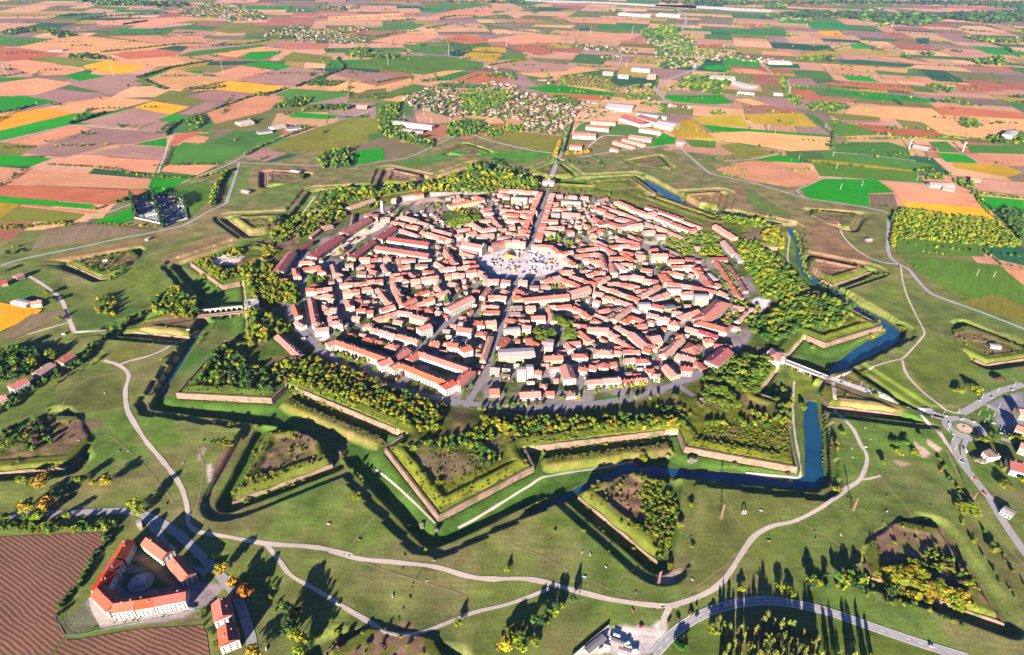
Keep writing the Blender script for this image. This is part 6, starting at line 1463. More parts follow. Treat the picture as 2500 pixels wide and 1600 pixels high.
# dark river woods near the top right
for s_ in ("C 800,90 1000,75 1400,85 1800,90 2406,70 2406,130 2200,150 1900,120 1700,165 1500,150 1200,110 900,110", "B 600,0 900,10 1200,5 1300,20 900,14", "C 0,8 600,10 1100,15 1140,5 2406,15 2406,40 1900,30 1400,22 600,30 100,22", "A 500,0 900,12 1240,25 1100,40 700,20"):
    W_(s_, 52, 24, 36, "ddgd", "in the river wood on the skyline side", "river wood", 10, 1.9, .8)
HR = [("A 310,1078 700,1102 930,1150 1300,1170", 9, 4, 7, "yyg", 6), ("A 460,812 560,780 700,735", 9, 8, 12, "dgd", 6), ("A 890,512 1000,480 1130,442 1380,400", 11, 8, 12, "dgd", 8), ("A 930,525 1000,560 1080,585", 11, 9, 13, "ggd", 10), ("A 1390,720 1500,680 1680,620", 10, 6, 9, "gyd", 6), ("A 1930,570 2060,520 2240,450 2200,400 2215,380", 11, 8, 12, "dgd", 8), ("A 1595,1020 1700,960 1850,900 2030,835", 8, 8, 12, "gyg", 10), ("A 560,1468 760,1472 1040,1492", 8, 5, 8, "yya", 9), ("A 0,1490 150,1490 280,1470 400,1465 440,1480", 9, 5, 8, "yyga", 9), ("A 1380,1345 1420,1230 1440,1180 1480,1120", 9, 8, 12, "ygy", 8), ("A 1310,1165 1400,1140 1470,1130", 9, 6, 9, "yg", 8), ("A 750,1330 850,1300 880,1290", 9, 8, 11, "yg", 8), ("A 660,345 900,320 1190,290 1340,290", 20, 9, 13, "dg", 5), ("A 0,740 100,720 240,690", 11, 7, 10, "dg", 6), ("A 370,112 560,98", 24, 14, 18, "dg", 8), ("A 490,135 700,110 1090,88", 22, 12, 17, "dg", 14), ("A 1390,305 1600,290 1760,265", 18, 9, 13, "dg", 8), ("A 0,505 90,490 160,480", 13, 7, 10, "dg", 12), ("A 800,165 960,140", 22, 12, 16, "d", 8), ("A 690,225 900,222 1250,218", 20, 8, 12, "dg", 4), ("A 1080,890 1110,840 1190,790", 10, 7, 11, "gd", 8), ("A 1120,960 1090,1050 1060,1090", 8, 5, 8, "gd", 4), ("A 340,960 620,955", 30, 7, 10, "y", 2), ("A 1190,590 1300,565 1440,540", 16, 5, 8, "gy", 3), ("A 1690,630 1780,610 1860,580", 12, 8, 12, "dg", 8), ("A 1240,380 1320,395 1390,400", 14, 8, 11, "gy", 12),
 ("C 1160,870 1162,920 1158,980", 9, 9, 13, "dgd", 6), ("C 1200,912 1560,912 1800,905 2000,905 2406,942", 11, 6, 10, "gyg", 5), ("C 1670,1090 1690,1110 1760,1200", 8, 2, 4, "d", 2), ("C 2230,1420 2300,1430 2406,1450", 11, 8, 11, "dg", 8), ("C 2060,1270 2200,1280 2406,1300", 12, 6, 9, "yg", 6), ("C 2090,1290 2160,1380 2230,1440", 13, 4, 7, "yg", 3), ("C 840,1110 930,1120 1000,1110", 10, 5, 8, "yg", 6), ("C 480,1090 540,1110 600,1120", 10, 5, 8, "yg", 6), ("C 410,1130 500,1150 600,1165", 10, 5, 8, "yg", 8), ("C 330,1050 420,1040 540,1020", 12, 5, 9, "gdb", 12), ("C 1450,1350 1530,1360", 10, 5, 7, "gd", 5), ("C 1800,650 1840,672", 13, 9, 11, "d", 5), ("C 1560,660 1610,690", 13, 9, 11, "d", 4), ("C 1120,690 1240,690", 13, 10, 13, "gd", 6), ("C 900,330 1080,335 1320,290", 20, 7, 10, "gd", 5), ("C 1350,290 1460,330 1490,325", 20, 9, 12, "d", 5), ("C 2200,290 2280,310 2330,345", 22, 12, 16, "d", 12), ("C 2000,198 2200,215", 30, 12, 16, "d", 8), ("C 1940,180 2100,165 2230,190", 30, 12, 16, "dg", 14), ("C 1260,192 1450,210", 30, 13, 17, "d", 12), ("C 1890,505 1980,545", 17, 8, 11, "d", 5), ("C 450,920 400,930 250,905", 11, 4, 7, "y", 4), ("C 30,590 300,605 640,640", 15, 5, 8, "yg", 8), ("C 930,560 1110,580", 16, 8, 11, "gd", 8), ("C 2406,640 2330,640", 18, 14, 18, "d", 16), ("C 1930,335 2000,345", 24, 13, 16, "d", 8),
 ("B 320,545 440,520 570,505", 13, 7, 10, "gd", 5), ("B 490,285 660,285 770,290", 18, 7, 10, "gd", 6), ("B 420,140 580,130", 26, 12, 16, "d", 8), ("B 1080,88 1150,80", 28, 14, 18, "d", 8), ("B 730,128 780,115 900,105 1020,120", 26, 12, 16, "dg", 14), ("B 640,190 820,160 910,180", 24, 10, 14, "gd", 14), ("B 1000,160 1200,200 1450,225", 24, 10, 14, "gd", 10), ("B 200,230 330,240 450,215", 22, 10, 14, "gd", 14), ("B 460,215 600,205", 24, 10, 14, "gd", 10), ("B 1050,430 1180,410 1300,390", 16, 8, 12, "gd", 6), ("B 1620,430 1740,440 1860,440", 16, 8, 12, "gd", 10), ("B 280,630 380,615", 14, 9, 12, "gd", 10), ("B 0,700 150,695", 13, 8, 12, "gd", 14), ("B 80,605 160,610", 14, 8, 11, "gd", 10), ("B 660,520 790,515", 14, 7, 9, "g", 5), ("B 1860,1000 1990,1040", 12, 4, 6, "g", 4), ("B 1530,1000 1560,900 1590,810", 10, 11, 14, "gyd", 0), ("B 1480,1030 1500,980 1520,930", 10, 10, 14, "nya", 3), ("B 1420,1050 1480,1060 1560,1060", 11, 9, 12, "dg", 6), ("B 1580,1070 1700,1080", 12, 7, 10, "dg", 4), ("B 1560,1010 1640,1010 1710,1000", 13, 11, 14, "nab", 6), ("B 1730,1020 1770,1060 1800,1100", 12, 5, 8, "dg", 3), ("B 900,520 1000,490", 18, 7, 9, "g", 2), ("B 1060,1060 1120,1070", 9, 11, 14, "d", 4),
 ("F 905,110 940,200 960,300 990,400", 9, 6, 9, "ygy", 5), ("F 990,410 1100,470 1200,530 1320,620 1420,690", 10, 7, 11, "gyd", 12), ("F 1430,690 1480,720", 9, 5, 8, "yg", 6), ("r 1420,350 1560,390 1720,420 1850,450 2030,480 2200,480 2400,520", 10, 7, 11, "ygd", 8), ("F 1560,100 1550,200 1545,250", 7, 8, 10, "aay", 4), ("F 1560,20 1535,90", 8, 8, 10, "dg", 3), ("F 1700,280 1830,290 1900,310", 9, 4, 7, "gyb", 6), ("F 2110,240 2180,300 2260,370", 9, 6, 9, "gyg", 6), ("F 1620,320 1680,370 1720,410", 9, 4, 7, "gy", 4), ("F 1340,470 1420,430 1510,420", 7, 3, 5, "yg", 6), ("F 2260,360 2406,390", 9, 4, 6, "yg", 4), ("r 1430,330 1500,350", 9, 5, 7, "y", 4),
 ("H 1170,1450 1260,1380 1360,1340 1500,1260 1620,1170", 8, 8, 14, "ydgy", 8), ("H 420,1380 500,1250 560,1100 590,980", 5, .8, 1.6, "yg", 5), ("I 990,1070 1200,1110 1400,1150 1500,1190 1700,1230", 7.3, 4, 8, "ygy", 8), ("I 1000,1075 1180,1080 1300,1070 1460,1130", 8, 9, 14, "gydg", 16), ("I 1500,1190 1700,1230 1900,1310 2050,1370", 8, 3, 6, "gyd", 8), ("I 1240,510 1400,620 1540,720 1670,820", 6, 1, 2.2, "ygb", 3), ("I 1830,240 1880,340 1960,440 2020,530", 7, 3, 6, "bgy", 9), ("I 1990,650 2060,780 2160,930 2260,1080 2390,1230", 9, 3, 6, "gby", 5), ("I 2120,690 2250,880 2406,1080", 9, 3, 6, "byg", 6), ("I 80,1340 180,1290 300,1230", 7, 3, 5, "yby", 7), ("I 1110,0 1110,120 1100,300", 6, 1.5, 3, "yg", 3), ("I 1140,60 1150,200", 7, 2, 4, "b", 5), ("I 1500,500 1490,700", 40, 1, 2, "g", 1),
 ("G -20,715 200,720 480,712 735,700", 4.5, 5, 7.5, "gyg", 10), ("G 745,700 640,870 540,1050 450,1160 380,1280", 3.6, 4, 6.5, "ggd", 5), ("G 1770,1020 1775,1150 1810,1270", 7, 3, 6, "yyg", 5), ("G 1880,1290 1920,1360 1950,1440 2000,1540", 8, 12, 18, "dgy", 14), ("G 2180,1330 2200,1450 2190,1560", 7, 4, 7, "byg", 6), ("G 1330,1250 1340,1320 1390,1420 1400,1540", 7, 3, 5, "dgy", 5), ("G 520,1380 800,1330 1100,1290", 8, 1, 2.5, "yg", 3), ("G 1320,140 1400,160 1460,190", 7, 2, 5, "yyg", 5), ("G 2000,290 2060,310 2110,290", 7, 2.5, 5, "byb", 8),
 ("H 60,180 110,230 150,260", 6, 2.5, 4, "bw", 3), ("H 160,320 200,350 240,410", 7, 3, 5, "gy", 3), ("D 1050,1190 1130,1110 1250,950 1360,770", 9, .8, 1.8, "gd", 2), ("H 1330,490 1500,430 1620,350 1700,340", 6, .6, 1.4, "yg", 2), ("H 1160,590 1300,540 1500,460 1650,410", 7, .6, 1.3, "yg", 2), ("I 190,310 420,330 600,345 800,375", 7, .6, 1.3, "yb", 2), ("F 1110,1090 1100,1200 1090,1400", 7, .8, 1.6, "yg", 2), ("I 1090,20 1095,200 1095,330", 6, .8, 1.6, "yg", 2), ("I 960,20 965,200", 8, .6, 1.3, "yg", 1),
 ("E 1740,1190 1900,1170 2050,1150 2200,1125", 9, 8, 10, "yyg", 0), ("E 1490,1245 1560,1240 1640,1235", 9, 8, 10, "yyg", 0), ("E 1600,1400 1700,1390 1800,1400", 14, 5, 7, "ya", 6), ("E 960,1320 1150,1300 1240,1275 1300,1280 1440,1280", 10, 7, 10, "ygb", 5), ("E 1880,1240 2000,1230 2150,1230 2300,1240", 12, 7, 10, "ygb", 8), ("E 830,1190 900,1180 950,1150", 11, 7, 10, "yg", 4), ("E 1050,1110 1170,1130", 11, 6, 9, "ybg", 8), ("s 900,900 1050,920 1180,990 1340,1000 1420,1010", 9, 9, 13, "ygwy", 4), ("s 1760,1160 1900,1190 2130,1280 2300,1350", 13, 9, 12, "bbb", 0), ("s 1100,700 1240,690", 11, 7, 9, "gy", 0), ("s 1400,760 1480,780 1540,840", 10, 8, 10, "gy", 3), ("s 820,840 760,740", 12, 8, 10, "yg", 2), ("s 940,620 1030,560", 10, 8, 10, "gy", 0), ("s 1510,480 1600,450 1660,430", 9, 8, 11, "gyg", 3), ("s 1240,240 1320,250", 10, 8, 9, "b", 0), ("s 1450,220 1480,210", 9, 9, 11, "y", 0), ("s 1490,330 1540,340", 9, 7, 9, "a", 0), ("s 2300,780 2380,780", 12, 8, 10, "a", 0), ("t 210,220 240,120 280,160", 9, 12, 15, "g", 3), ("t 110,790 160,770", 13, 9, 10, "a", 0), ("t 1560,1440 1700,1450", 30, 2, 3, "g", 0), ("t 2190,1115 2260,1110", 14, 5, 6, "y", 0), ("t 950,1190 1010,1220 920,1180", 8, 6, 8, "bag", 4), ("t 830,920 860,960", 8, 9, 11, "g", 0), ("t 1980,1170 2030,1190", 11, 6, 8, "y", 0), ("u 60,1100 120,1110", 12, 4, 5, "y", 0), ("u 430,1060 520,1080 600,1090", 9, 6, 8, "ygy", 2), ("u 250,1080 340,1080", 12, 5, 6, "g", 0), ("u 640,420 720,500", 10, 7, 9, "gdy", 4), ("u 1080,960 1150,990", 11, 6, 8, "gy", 2), ("u 1650,340 1760,250 1790,230", 9, 6, 8, "yg", 4), ("q 1560,790 1640,760 1680,790", 9, 11, 14, "yg", 6), ("q 1720,820 1800,830 1870,840", 9, 9, 12, "yay", 6), ("q 2280,690 2400,690", 11, 9, 11, "gp", 8), ("q 1940,710 2040,700", 11, 9, 11, "gy", 6), ("q 1560,1410 1660,1420 1690,1400", 9, 8, 11, "yg", 4), ("q 600,1330 680,1360 740,1370", 9, 9, 12, "gbg", 5), ("q 940,640 955,690", 10, 10, 12, "l", 0), ("r 150,690 240,680 340,690", 10, 9, 11, "ppg", 10), ("r 310,350 650,480 850,550", 30, 8, 9, "yg", 0), ("r 800,1090 900,1080", 9, 6, 8, "yb", 4), ("r 660,750 720,790 880,780", 10, 5, 7, "yg", 5), ("r 1190,690 1300,690 1400,680", 9, 5, 8, "yga", 8), ("q 20,330 150,350", 10, 8, 10, "ayb", 6), ("q 260,370 420,430 640,400", 11, 8, 11, "yab", 8), ("p 2060,340 2220,330 2380,340", 11, 8, 11, "yab", 5), ("p 1370,370 1400,380", 11, 11, 13, "g", 0), ("p 1500,330 1510,380", 9, 12, 14, "yg", 2), ("p 1740,430 1800,420", 11, 8, 10, "gy", 2), ("p 1000,960 1060,970", 12, 14, 16, "y", 0), ("p 800,1030 870,1030", 12, 8, 9, "g", 0), ("p 1300,960 1380,930 1440,860", 11, 5, 7, "gy", 2), ("q 1700,370 1730,375", 12, 8, 9, "y", 0), ("q 2000,310 2090,300", 10, 9, 11, "yg", 3), ("q 1640,130 1860,150 2060,180 2200,160", 14, 6, 9, "dg", 2), ("q 2330,220 2360,230", 14, 11, 12, "g", 0)]
HW = {"A": "in the hedge of a field on the upper left", "B": "in the hedge near the far village", "C": "in the hedge of a field on the upper right", "D": "beside the left ditch", "E": "in the street row behind the front rampart", "F": "along the right stream", "G": "in the hedge beside the lower left court", "H": "on the lower meadow", "I": "in the hedge at the lower right", "p": "among the left town blocks", "q": "among the houses round the square", "r": "among the right town blocks", "s": "among the front left town blocks", "t": "among the front town blocks", "u": "among the front right town blocks"}
seen_ = {}
for sx, sp, h0, h1, mx, wd in HR:
    t_ = sx[0]; seen_[t_] = seen_.get(t_, 0) + 1; row(sx, sp, h0, h1, mx, HW[t_], "trees " + HW[t_], wd)
W_("I 1450,1000 1540,940 1680,950 1760,1010 1900,1080 2060,1150 2110,1210 1960,1195 1700,1120 1540,1060", 5.6, 5, 8, "ayyya", "in the yellow thicket on the lower right lunette", "yellow thicket", 8, 1.25)
W_("I 1620,910 1760,920 1900,930 1890,980 1720,960", 6.5, 5, 8, "yyg", "in the upper thicket on the lower right lunette", "upper thicket", 6, 1.2)
W_("I 1780,800 1880,830 1900,900 2000,960 2100,1060 2130,1130 2040,1130 1980,1060 1880,960 1760,880", 7.5, 4, 9, "gyb", "behind the mound on the lower right lunette", "trees on the lower right lunette", 5, 1)
W_("H 1690,480 1720,470 1760,600 1900,700 2050,800 2150,880 2130,905 1980,830 1800,710 1700,620", 5.2, 1.6, 3.2, "yyyya", "along the left parapet of the front right ravelin", "scrub on the front right ravelin", 5, 1.5)
W_("H 2060,420 2150,400 2240,400 2300,500 2310,560 2250,740 2170,880 2140,860 2120,700 2050,560", 5.2, 3, 5.5, "yyyyg", "along the right parapet of the front right ravelin", "thicket on the front right ravelin", 6, 1.3)
W_("H 2000,650 2100,660 2180,690 2100,760 2020,720", 5.5, 2.5, 5, "yygb", "in the middle of the front right ravelin", "bushes inside the front right ravelin", 5, 1.1)
W_("G 1500,470 1540,380 1700,330 1850,340 1990,320 2000,380 1800,420 1600,450", 6, 2, 4, "yyga", "along the front parapet of the front left ravelin", "thicket on the front left ravelin", 5, 1.3)
W_("G 1600,340 1620,200 1680,80 1720,90 1660,240 1650,340", 6, 1.5, 3, "yyb", "along the left parapet of the front left ravelin", "scrub on the front left ravelin", 5, 1.3)
W_("G -10,60 120,20 200,-20 330,60 340,150 200,200 100,180 -10,160", 9, 4, 9, "gydgb", "on the left outer lunette", "trees on the left outer lunette", 5, 1)
W_("G 2300,1540 2330,1420 2406,1400 H 100,1400 300,1460 520,1540 60,1540", 8, 2, 5, "byg", "on the lunette at the bottom edge", "bushes on the bottom lunette", 4, 1.1, .7)
# pines in the garden, umbrella crowns
W_("t 1640,400 1720,380 1830,390 1840,480 1700,500 1640,470", 9, 11, 13, "p", "in the upper pine garden of the town", "pines in the front of the town", 12, .95)
W_("t 1700,530 1880,530 1920,640 1840,670 1740,660", 9, 11, 13, "p", "in the lower pine garden of the town", "lower pines in the front of the town", 12, .95)
W_("t 1400,550 1560,540 1640,620 1620,660 1420,650", 9, 11, 13, "p", "in the pine garden beside the pale hip roofed hall", "pines beside the pale hall", 12, .95)
W_("q 220,520 330,480 420,440 640,460 640,520 540,520 440,560 330,590", 9, 11, 14, "ppg", "in the pine garden behind the cathedral", "pines behind the cathedral", 12, .95)
# cemetery cypresses and the poplars at the lower right
row("A 860,1290 875,1360 895,1420", 3.5, 17, 22, "c", "on the left side of the cemetery", "cypresses of the cemetery", 4, 1.0)
row("A 1005,1280 1030,1380 1060,1450 1075,1490", 3.6, 18, 23, "c", "through the middle of the cemetery", "cypresses of the cemetery", 4, 1.0)
row("A 940,1310 1000,1290 1150,1290", 6, 14, 18, "c", "at the back of the cemetery", "cypresses of the cemetery", 4, 1.0); row("A 1160,1290 1190,1310 1215,1360", 4, 16, 20, "c", "on the right side of the cemetery", "cypresses of the cemetery", 4, 1.0); row("A 1100,1340 1130,1310", 14, 8, 10, "c", "among the graves", "cypresses of the cemetery", 4, 1.0)
POP = [(415,1330,12),(435,1390,16),(470,1410,18),(540,1410,17),(640,1420,19),(690,1360,18),(710,1330,20),(760,1350,13),(810,1390,20),(855,1370,15),(885,1385,17),(600,1530,18),(620,1470,14),(690,1530,20),(740,1520,21),(810,1545,15),(950,1420,13),(985,1420,9),(1015,1430,11),(1035,1425,10),(975,1530,12),(1010,1530,20),(1040,1500,20),(1200,1540,8),(660,1400,13)]
POP += [(560,1460,17),(610,1560,20),(700,1470,17),(730,1480,19),(780,1460,15),(830,1460,17),(870,1480,14),(900,1500,16),(930,1540,18),(500,1500,18),(465,1540,19),(590,1415,13),(430,1600,22),(480,1640,22),(540,1620,23),(620,1640,23),(660,1600,22),(700,1640,24),(760,1600,22),(800,1660,24),(850,1610,22),(900,1640,23),(950,1620,22),(1010,1620,22),(1060,1600,22),(1130,1620,20),(1180,1600,20),(1270,1600,21),(1310,1640,22),(1370,1610,21),(1420,1600,16)]
for i, (u_, v_, h) in enumerate(POP):
    P = gxy('I', u_, v_); add_tree(P[0], P[1], h, h * (.33 if h > 12 else .42), 'l', f"{ordinal(i + 1)} of the poplar garden below the curved road", "poplars at the lower right", single=True)
P_ = gxy('I', 370, 1400); add_tree(*P_, 11, 12, 'y', "at the left end of the poplar garden below the curved road", "x", single=True)
SINGLE = """A 850,835 11 12 a|alone on the field edge beside the pale farm road
A 300,930 9 10 b|alone in the brown field at the left
A 695,950 9 10 a|alone in the middle of the brown field
A 965,435 12 10 b|alone in the tan field beyond the dark hedge
A 1705,1045 11 12 g|alone beside the teal strip of field
A 620,1375 10 14 y|at the corner of the cemetery road fields
A 205,395 10 9 d|small and dark in the far left field
F 1610,790 9 13 y|on the bank at the bend of the stream
F 1410,840 8 10 a|left of the pair below the right bastion
F 1480,800 8 10 y|right of the pair below the right bastion
F 1020,910 8 9 y|in the ditch beside the right gate wall
F 1120,1060 6 6 y|small at the bridge of the right gate
F 1350,1090 9 16 y|large beside the road beyond the right bridge
F 1435,1225 7 11 y|between the road and the right ravelin
F 2080,1190 12 26 y|large in front of the asphalt fork
F 1980,1200 11 18 y|left of the large pair in front of the asphalt fork
F 2230,1120 9 20 b|straw coloured behind the asphalt fork
F 960,1310 10 12 y|on the bank left of the water strip
F 830,1185 8 11 y|in the hollow of the front right bastion
F 780,1190 7 8 w|pale in the hollow of the front right bastion
F 300,1260 9 11 w|pale beside the oval grove
F 290,1290 8 12 b|brown below the oval grove
I 80,260 7 6 y|pale and slim on the bank under the front right bastion
H 2060,260 12 15 y|large on the bank path under the front right rampart
H 2215,255 8 6 w|slim on the bank path under the front right rampart
H 2370,285 9 12 w|pale on the bank at the left of the front right bastion
I 240,280 8 12 w|pale over the moat under the front right bastion
I 870,345 6 9 b|brown at the tip of the front right bastion
I 520,305 5 6 b|brown on the bank under the front right bastion
I 1490,300 9 9 g|dark and alone on the right meadow
I 1725,120 8 9 d|dark beside the sandy strips
I 1560,170 8 12 g|left in the clump beside the sandy strips
I 1630,170 9 14 g|middle of the clump beside the sandy strips
I 1580,220 7 14 y|lowest of the clump beside the sandy strips
I 1690,225 6 12 y|right in the clump beside the sandy strips
I 1220,110 7 8 y|beside the ditch right of the water strip
I 1180,175 8 8 y|upper of the pair beside the ditch
I 1180,210 7 7 a|lower of the pair beside the ditch
I 1190,460 6 12 y|where the pale path nears the moat corner
I 2130,150 10 20 y|left behind the brown roofed roadside house
I 2210,130 11 18 g|right behind the brown roofed roadside house
I 2360,160 11 22 y|at the right edge above the barrel roofed hall
I 2120,290 7 14 w|grey and feathery below the roadside house
I 2260,340 9 10 y|left of the barrel roofed hall
I 2280,440 9 20 y|below the barrel roofed hall
I 2390,410 8 14 y|at the right edge below the barrel roofed hall
I 2200,870 9 12 y|beside the track near the right edge
I 2070,600 9 20 y|right of the shaded hedge end
I 1990,590 8 16 y|left of the shaded hedge end
I 1750,660 5 8 y|small beside the mound shadow
I 560,1130 8 8 y|left of the three before the curved road
I 800,1120 10 10 y|middle of the three before the curved road
I 880,1150 8 12 y|right of the three before the curved road
H 1170,990 6 7 y|alone on the front meadow beside the pale path
H 640,850 4 5 y|on the counterscarp before the front bastion tip
H 530,700 4 7 b|left in the moat before the front bastion tip
H 615,700 4 8 w|middle in the moat before the front bastion tip
H 710,725 5 10 w|right in the moat before the front bastion tip
H 190,510 4 10 y|on the covered way left of the front bastion
H 1670,740 4 6 y|on the edge of the front right ravelin ditch
H 1480,740 3 4 y|small on the zigzag ditch edge
H 2235,970 5 9 y|at the tip of the front right ravelin ditch
H 2290,700 7 9 y|on the right bank of the front right ravelin
H 2370,560 6 9 y|beside the front right ravelin
H 1160,1500 14 16 a|left at the bottom edge of the front meadow
H 1265,1510 13 16 y|right at the bottom edge of the front meadow
H 1355,1460 6 10 y|before the gravel yard at the bottom
H 1430,1330 7 9 y|in the middle of the meadow tree row
H 850,1340 7 9 y|beside the shaded lunette at the bottom
H 2300,1500 9 16 g|beside the curved road at the bottom
G 180,605 16 22 a|tall and golden beside the asphalt road at the lower left
G 315,570 14 20 n|orange beside the asphalt road at the lower left
G 265,650 11 20 y|spreading beside the asphalt road at the lower left
G 35,655 10 13 y|at the left edge beside the asphalt road
G 440,645 10 13 y|right of the golden pair beside the asphalt road
G 170,655 8 10 g|small and dark below the golden tree
G 380,660 6 7 b|small and brown below the orange tree
G 565,645 4 6 w|tiny and grey beside the asphalt road
G 905,600 18 20 y|large and alone at the bend of the asphalt road
G 1440,1010 14 16 a|uppermost of the golden row beside the court entrance
G 1535,1090 13 14 n|middle of the golden row beside the court entrance
G 1600,1170 15 18 n|lowest of the golden row beside the court entrance
G 1385,920 6 7 y|small at the upper end of the golden row
G 1665,1530 13 16 a|pale gold at the bottom edge beside the road
G 280,430 14 28 a|left of the bushes below the left lunette
G 150,420 12 18 y|leftmost of the bushes below the left lunette
G 530,420 13 16 y|middle of the bushes below the left lunette
G 700,430 13 18 a|right of the bushes below the left lunette
G 450,460 7 9 g|small dark one of the bushes below the left lunette
G 610,430 6 8 a|small gold one of the bushes below the left lunette
G 1490,180 9 16 y|at the corner of the front left ravelin ditch
G 1610,545 6 8 y|below the tip of the front left ravelin
G 1530,490 5 8 y|on the tip of the front left ravelin
G 2320,520 4 12 y|on the covered way right of the front left ravelin
G 1870,50 6 10 y|in the moat behind the front left ravelin
G 1675,55 5 7 y|small in the moat behind the front left ravelin
G 1950,1260 8 9 b|brown beside the lower track
D 965,1215 4 5 y|alone on the bank of the left moat
D 1060,990 5 6 y|beside the upper left moat
D 1300,870 5 4 n|small and orange in the left moat
D 1410,740 9 9 g|round beside the road of the left gate
D 1265,775 5 6 y|at the head of the left moat
D 645,670 11 10 y|left of the pair on the left glacis
D 730,665 11 9 y|right of the pair on the left glacis
D 390,720 9 10 y|beside the junction of the wall road
D 310,560 10 16 y|left of the pair beside the wall road
D 350,610 10 14 g|right of the pair beside the wall road
D 90,255 7 8 y|beside the pale road at the left edge
D 60,300 10 16 d|dark at the left edge below the pale road
D 150,280 6 9 g|small at the left edge below the pale road
D 20,410 10 14 g|at the left edge above the wall road house
D 1165,1335 3 4 y|tiny on the covered way before the front left bastion
D 1000,890 4 6 y|on the left glacis beside the pale path
D 640,985 6 9 y|where the pale path leaves the tree belt
D 1400,1390 4 7 b|left in the moat below the front left bastion
D 1505,1400 5 9 y|middle in the moat below the front left bastion
D 1680,1425 4 6 y|right in the moat below the front left bastion
H 1405,225 4 5 y|in the trench under the front right rampart
H 720,420 5 11 y|on the parapet angle of the front bastion
H 2050,160 4 5 b|in the trench under the right of the front right rampart"""
cur = None
for line in SINGLE.split("\n"):
    body, _, where = line.partition("|"); t_, uv_, h, d, sp_ = body.split(); u_, v_ = map(float, uv_.split(',')); P = gxy(t_, u_, v_); z_ = zt(*P)
    if z_ > 2 or z_ < -2: P = gxy(t_, u_, v_, z_); z_ = zt(*P); P = gxy(t_, u_, v_, z_)
    add_tree(P[0], P[1], float(h), float(d), sp_, where, "x", single=True)
# scrub on the ravelins and lunettes
for k in range(9):
    for (ax, u0, n_, rad) in ((PH + 40 * k + 20, 625, 170 if k == 0 else 80 if k == 8 else 30, 48), (PH + 40 * k, 790, 40 if k in (1, 8, 0, 7, 2) else 12, 52)):
        for i in range(n_):
            x, y = local(ax, u0 + tr.uniform(-50, 60), tr.uniform(-rad, rad)); z_ = zt(x, y)
            if z_ < 1.6: continue
            h = tr.uniform(1.2, 3.6); add_tree(x, y, h, h * 1.5, "yygbya"[int(tr.integers(6))], "in the scrub of the ravelins and lunettes", "scrub of the outworks")
# growth along the masonry and on the bare tops, and garden trees inside the town blocks
for k in range(9):
    ax = PH + 40 * k
    for A_, B_ in ((( 541, -94.5), (637, 0)), ((637, 0), (541, 94.5)), ((514, -80), (541, -94.5)), ((541, 94.5), (514, 80))):
        for off, pr_, h0, h1 in ((6, .55, .8, 2.2), (-2.5, .22, .6, 1.8), (14, .4, 1, 2.6)):
            n_ = int(math.hypot(A_[0] - B_[0], A_[1] - B_[1]) / 4)
            for i in range(n_):
                if tr.random() > pr_: continue
                q = (i + tr.random()) / n_; u_, v_ = A_[0] + (B_[0] - A_[0]) * q, A_[1] + (B_[1] - A_[1]) * q; x, y = local(ax, u_ - off * .75, v_ * (1 - off / 130)); h = tr.uniform(h0, h1); add_tree(x, y, h, h * 1.6, "yygyb"[int(tr.integers(5))], "along the bastion walls", "growth on the bastion walls")
    if k not in GATES:
        for i in range(75):
            v_ = tr.uniform(-85, 85)
            for off, pr_ in ((-7, .8), (-14, .7), (18, .6), (26, .6)):
                if tr.random() < pr_: x, y = local(ax + 20, 506 + off + tr.uniform(-2, 2), v_ + tr.uniform(-3, 3)); h = tr.uniform(.7, 2.2); add_tree(x, y, h, h * 1.6, "yyygb"[int(tr.integers(5))], "along the curtain walls", "growth on the curtain walls")
    for i in range(210 if k in (0, 1, 8) else 40):
        x, y = local(ax, tr.uniform(530, 612), tr.uniform(-38, 38)); h = tr.uniform(.6, 1.9); add_tree(x, y, h, h * 1.7, "ybbygb"[int(tr.integers(6))], "on the bastion tops", "scrub on the bastion tops")
for i in range(900):
    q_, a_ = 425 * math.sqrt(tr.random()), tr.uniform(0, 6.283); x, y = CX + q_ * math.cos(a_), CY + q_ * math.sin(a_)
    if q_ > 100: h = tr.uniform(3.5, 8.5); add_tree(x, y, h, h * tr.uniform(.75, 1.05), "ggyygdab"[int(tr.integers(8))], "in the town gardens", "garden trees of the town")
# long thin hedges on some borders of the patchwork, and lone trees
for a, b in HEDGE_SEGS:
    a, b = np.array(a), np.array(b); L = np.hypot(*(b - a)); far = np.hypot(*((a + b) / 2)); sp = 9 + far / 330
    if min(a[1], b[1]) < 1150: continue
    if tr.random() < .35: b = a + (b - a) * tr.uniform(.2, .7); L = np.hypot(*(b - a))
    thick = tr.random() < .3
    for t in np.arange(0, L, sp):
        if tr.random() < .15: continue
        P = a + (b - a) * t / L; h = tr.uniform(4, 9) * (1 + far / 9000); add_tree(P[0] + tr.uniform(-2, 2), P[1] + tr.uniform(-2, 2), h, h * (1.3 if thick else .95), "ddgdgy"[int(tr.integers(6))], "in the hedges of the plain", "hedges of the plain")
for i in range(420):
    y = tr.uniform(1900, 8500); x = tr.uniform(-.8, .8) * y; n_ = 1 if tr.random() < .6 else int(tr.integers(3, 14))
    if math.hypot(x - CX, y - CY) < 950: continue
    for j in range(n_): h = tr.uniform(6, 11) * (1 + y / 12000); add_tree(x + tr.normal() * 18, y + tr.normal() * 9, h, h, "dggdy"[int(tr.integers(5))], "alone on the plain", "lone trees of the plain")
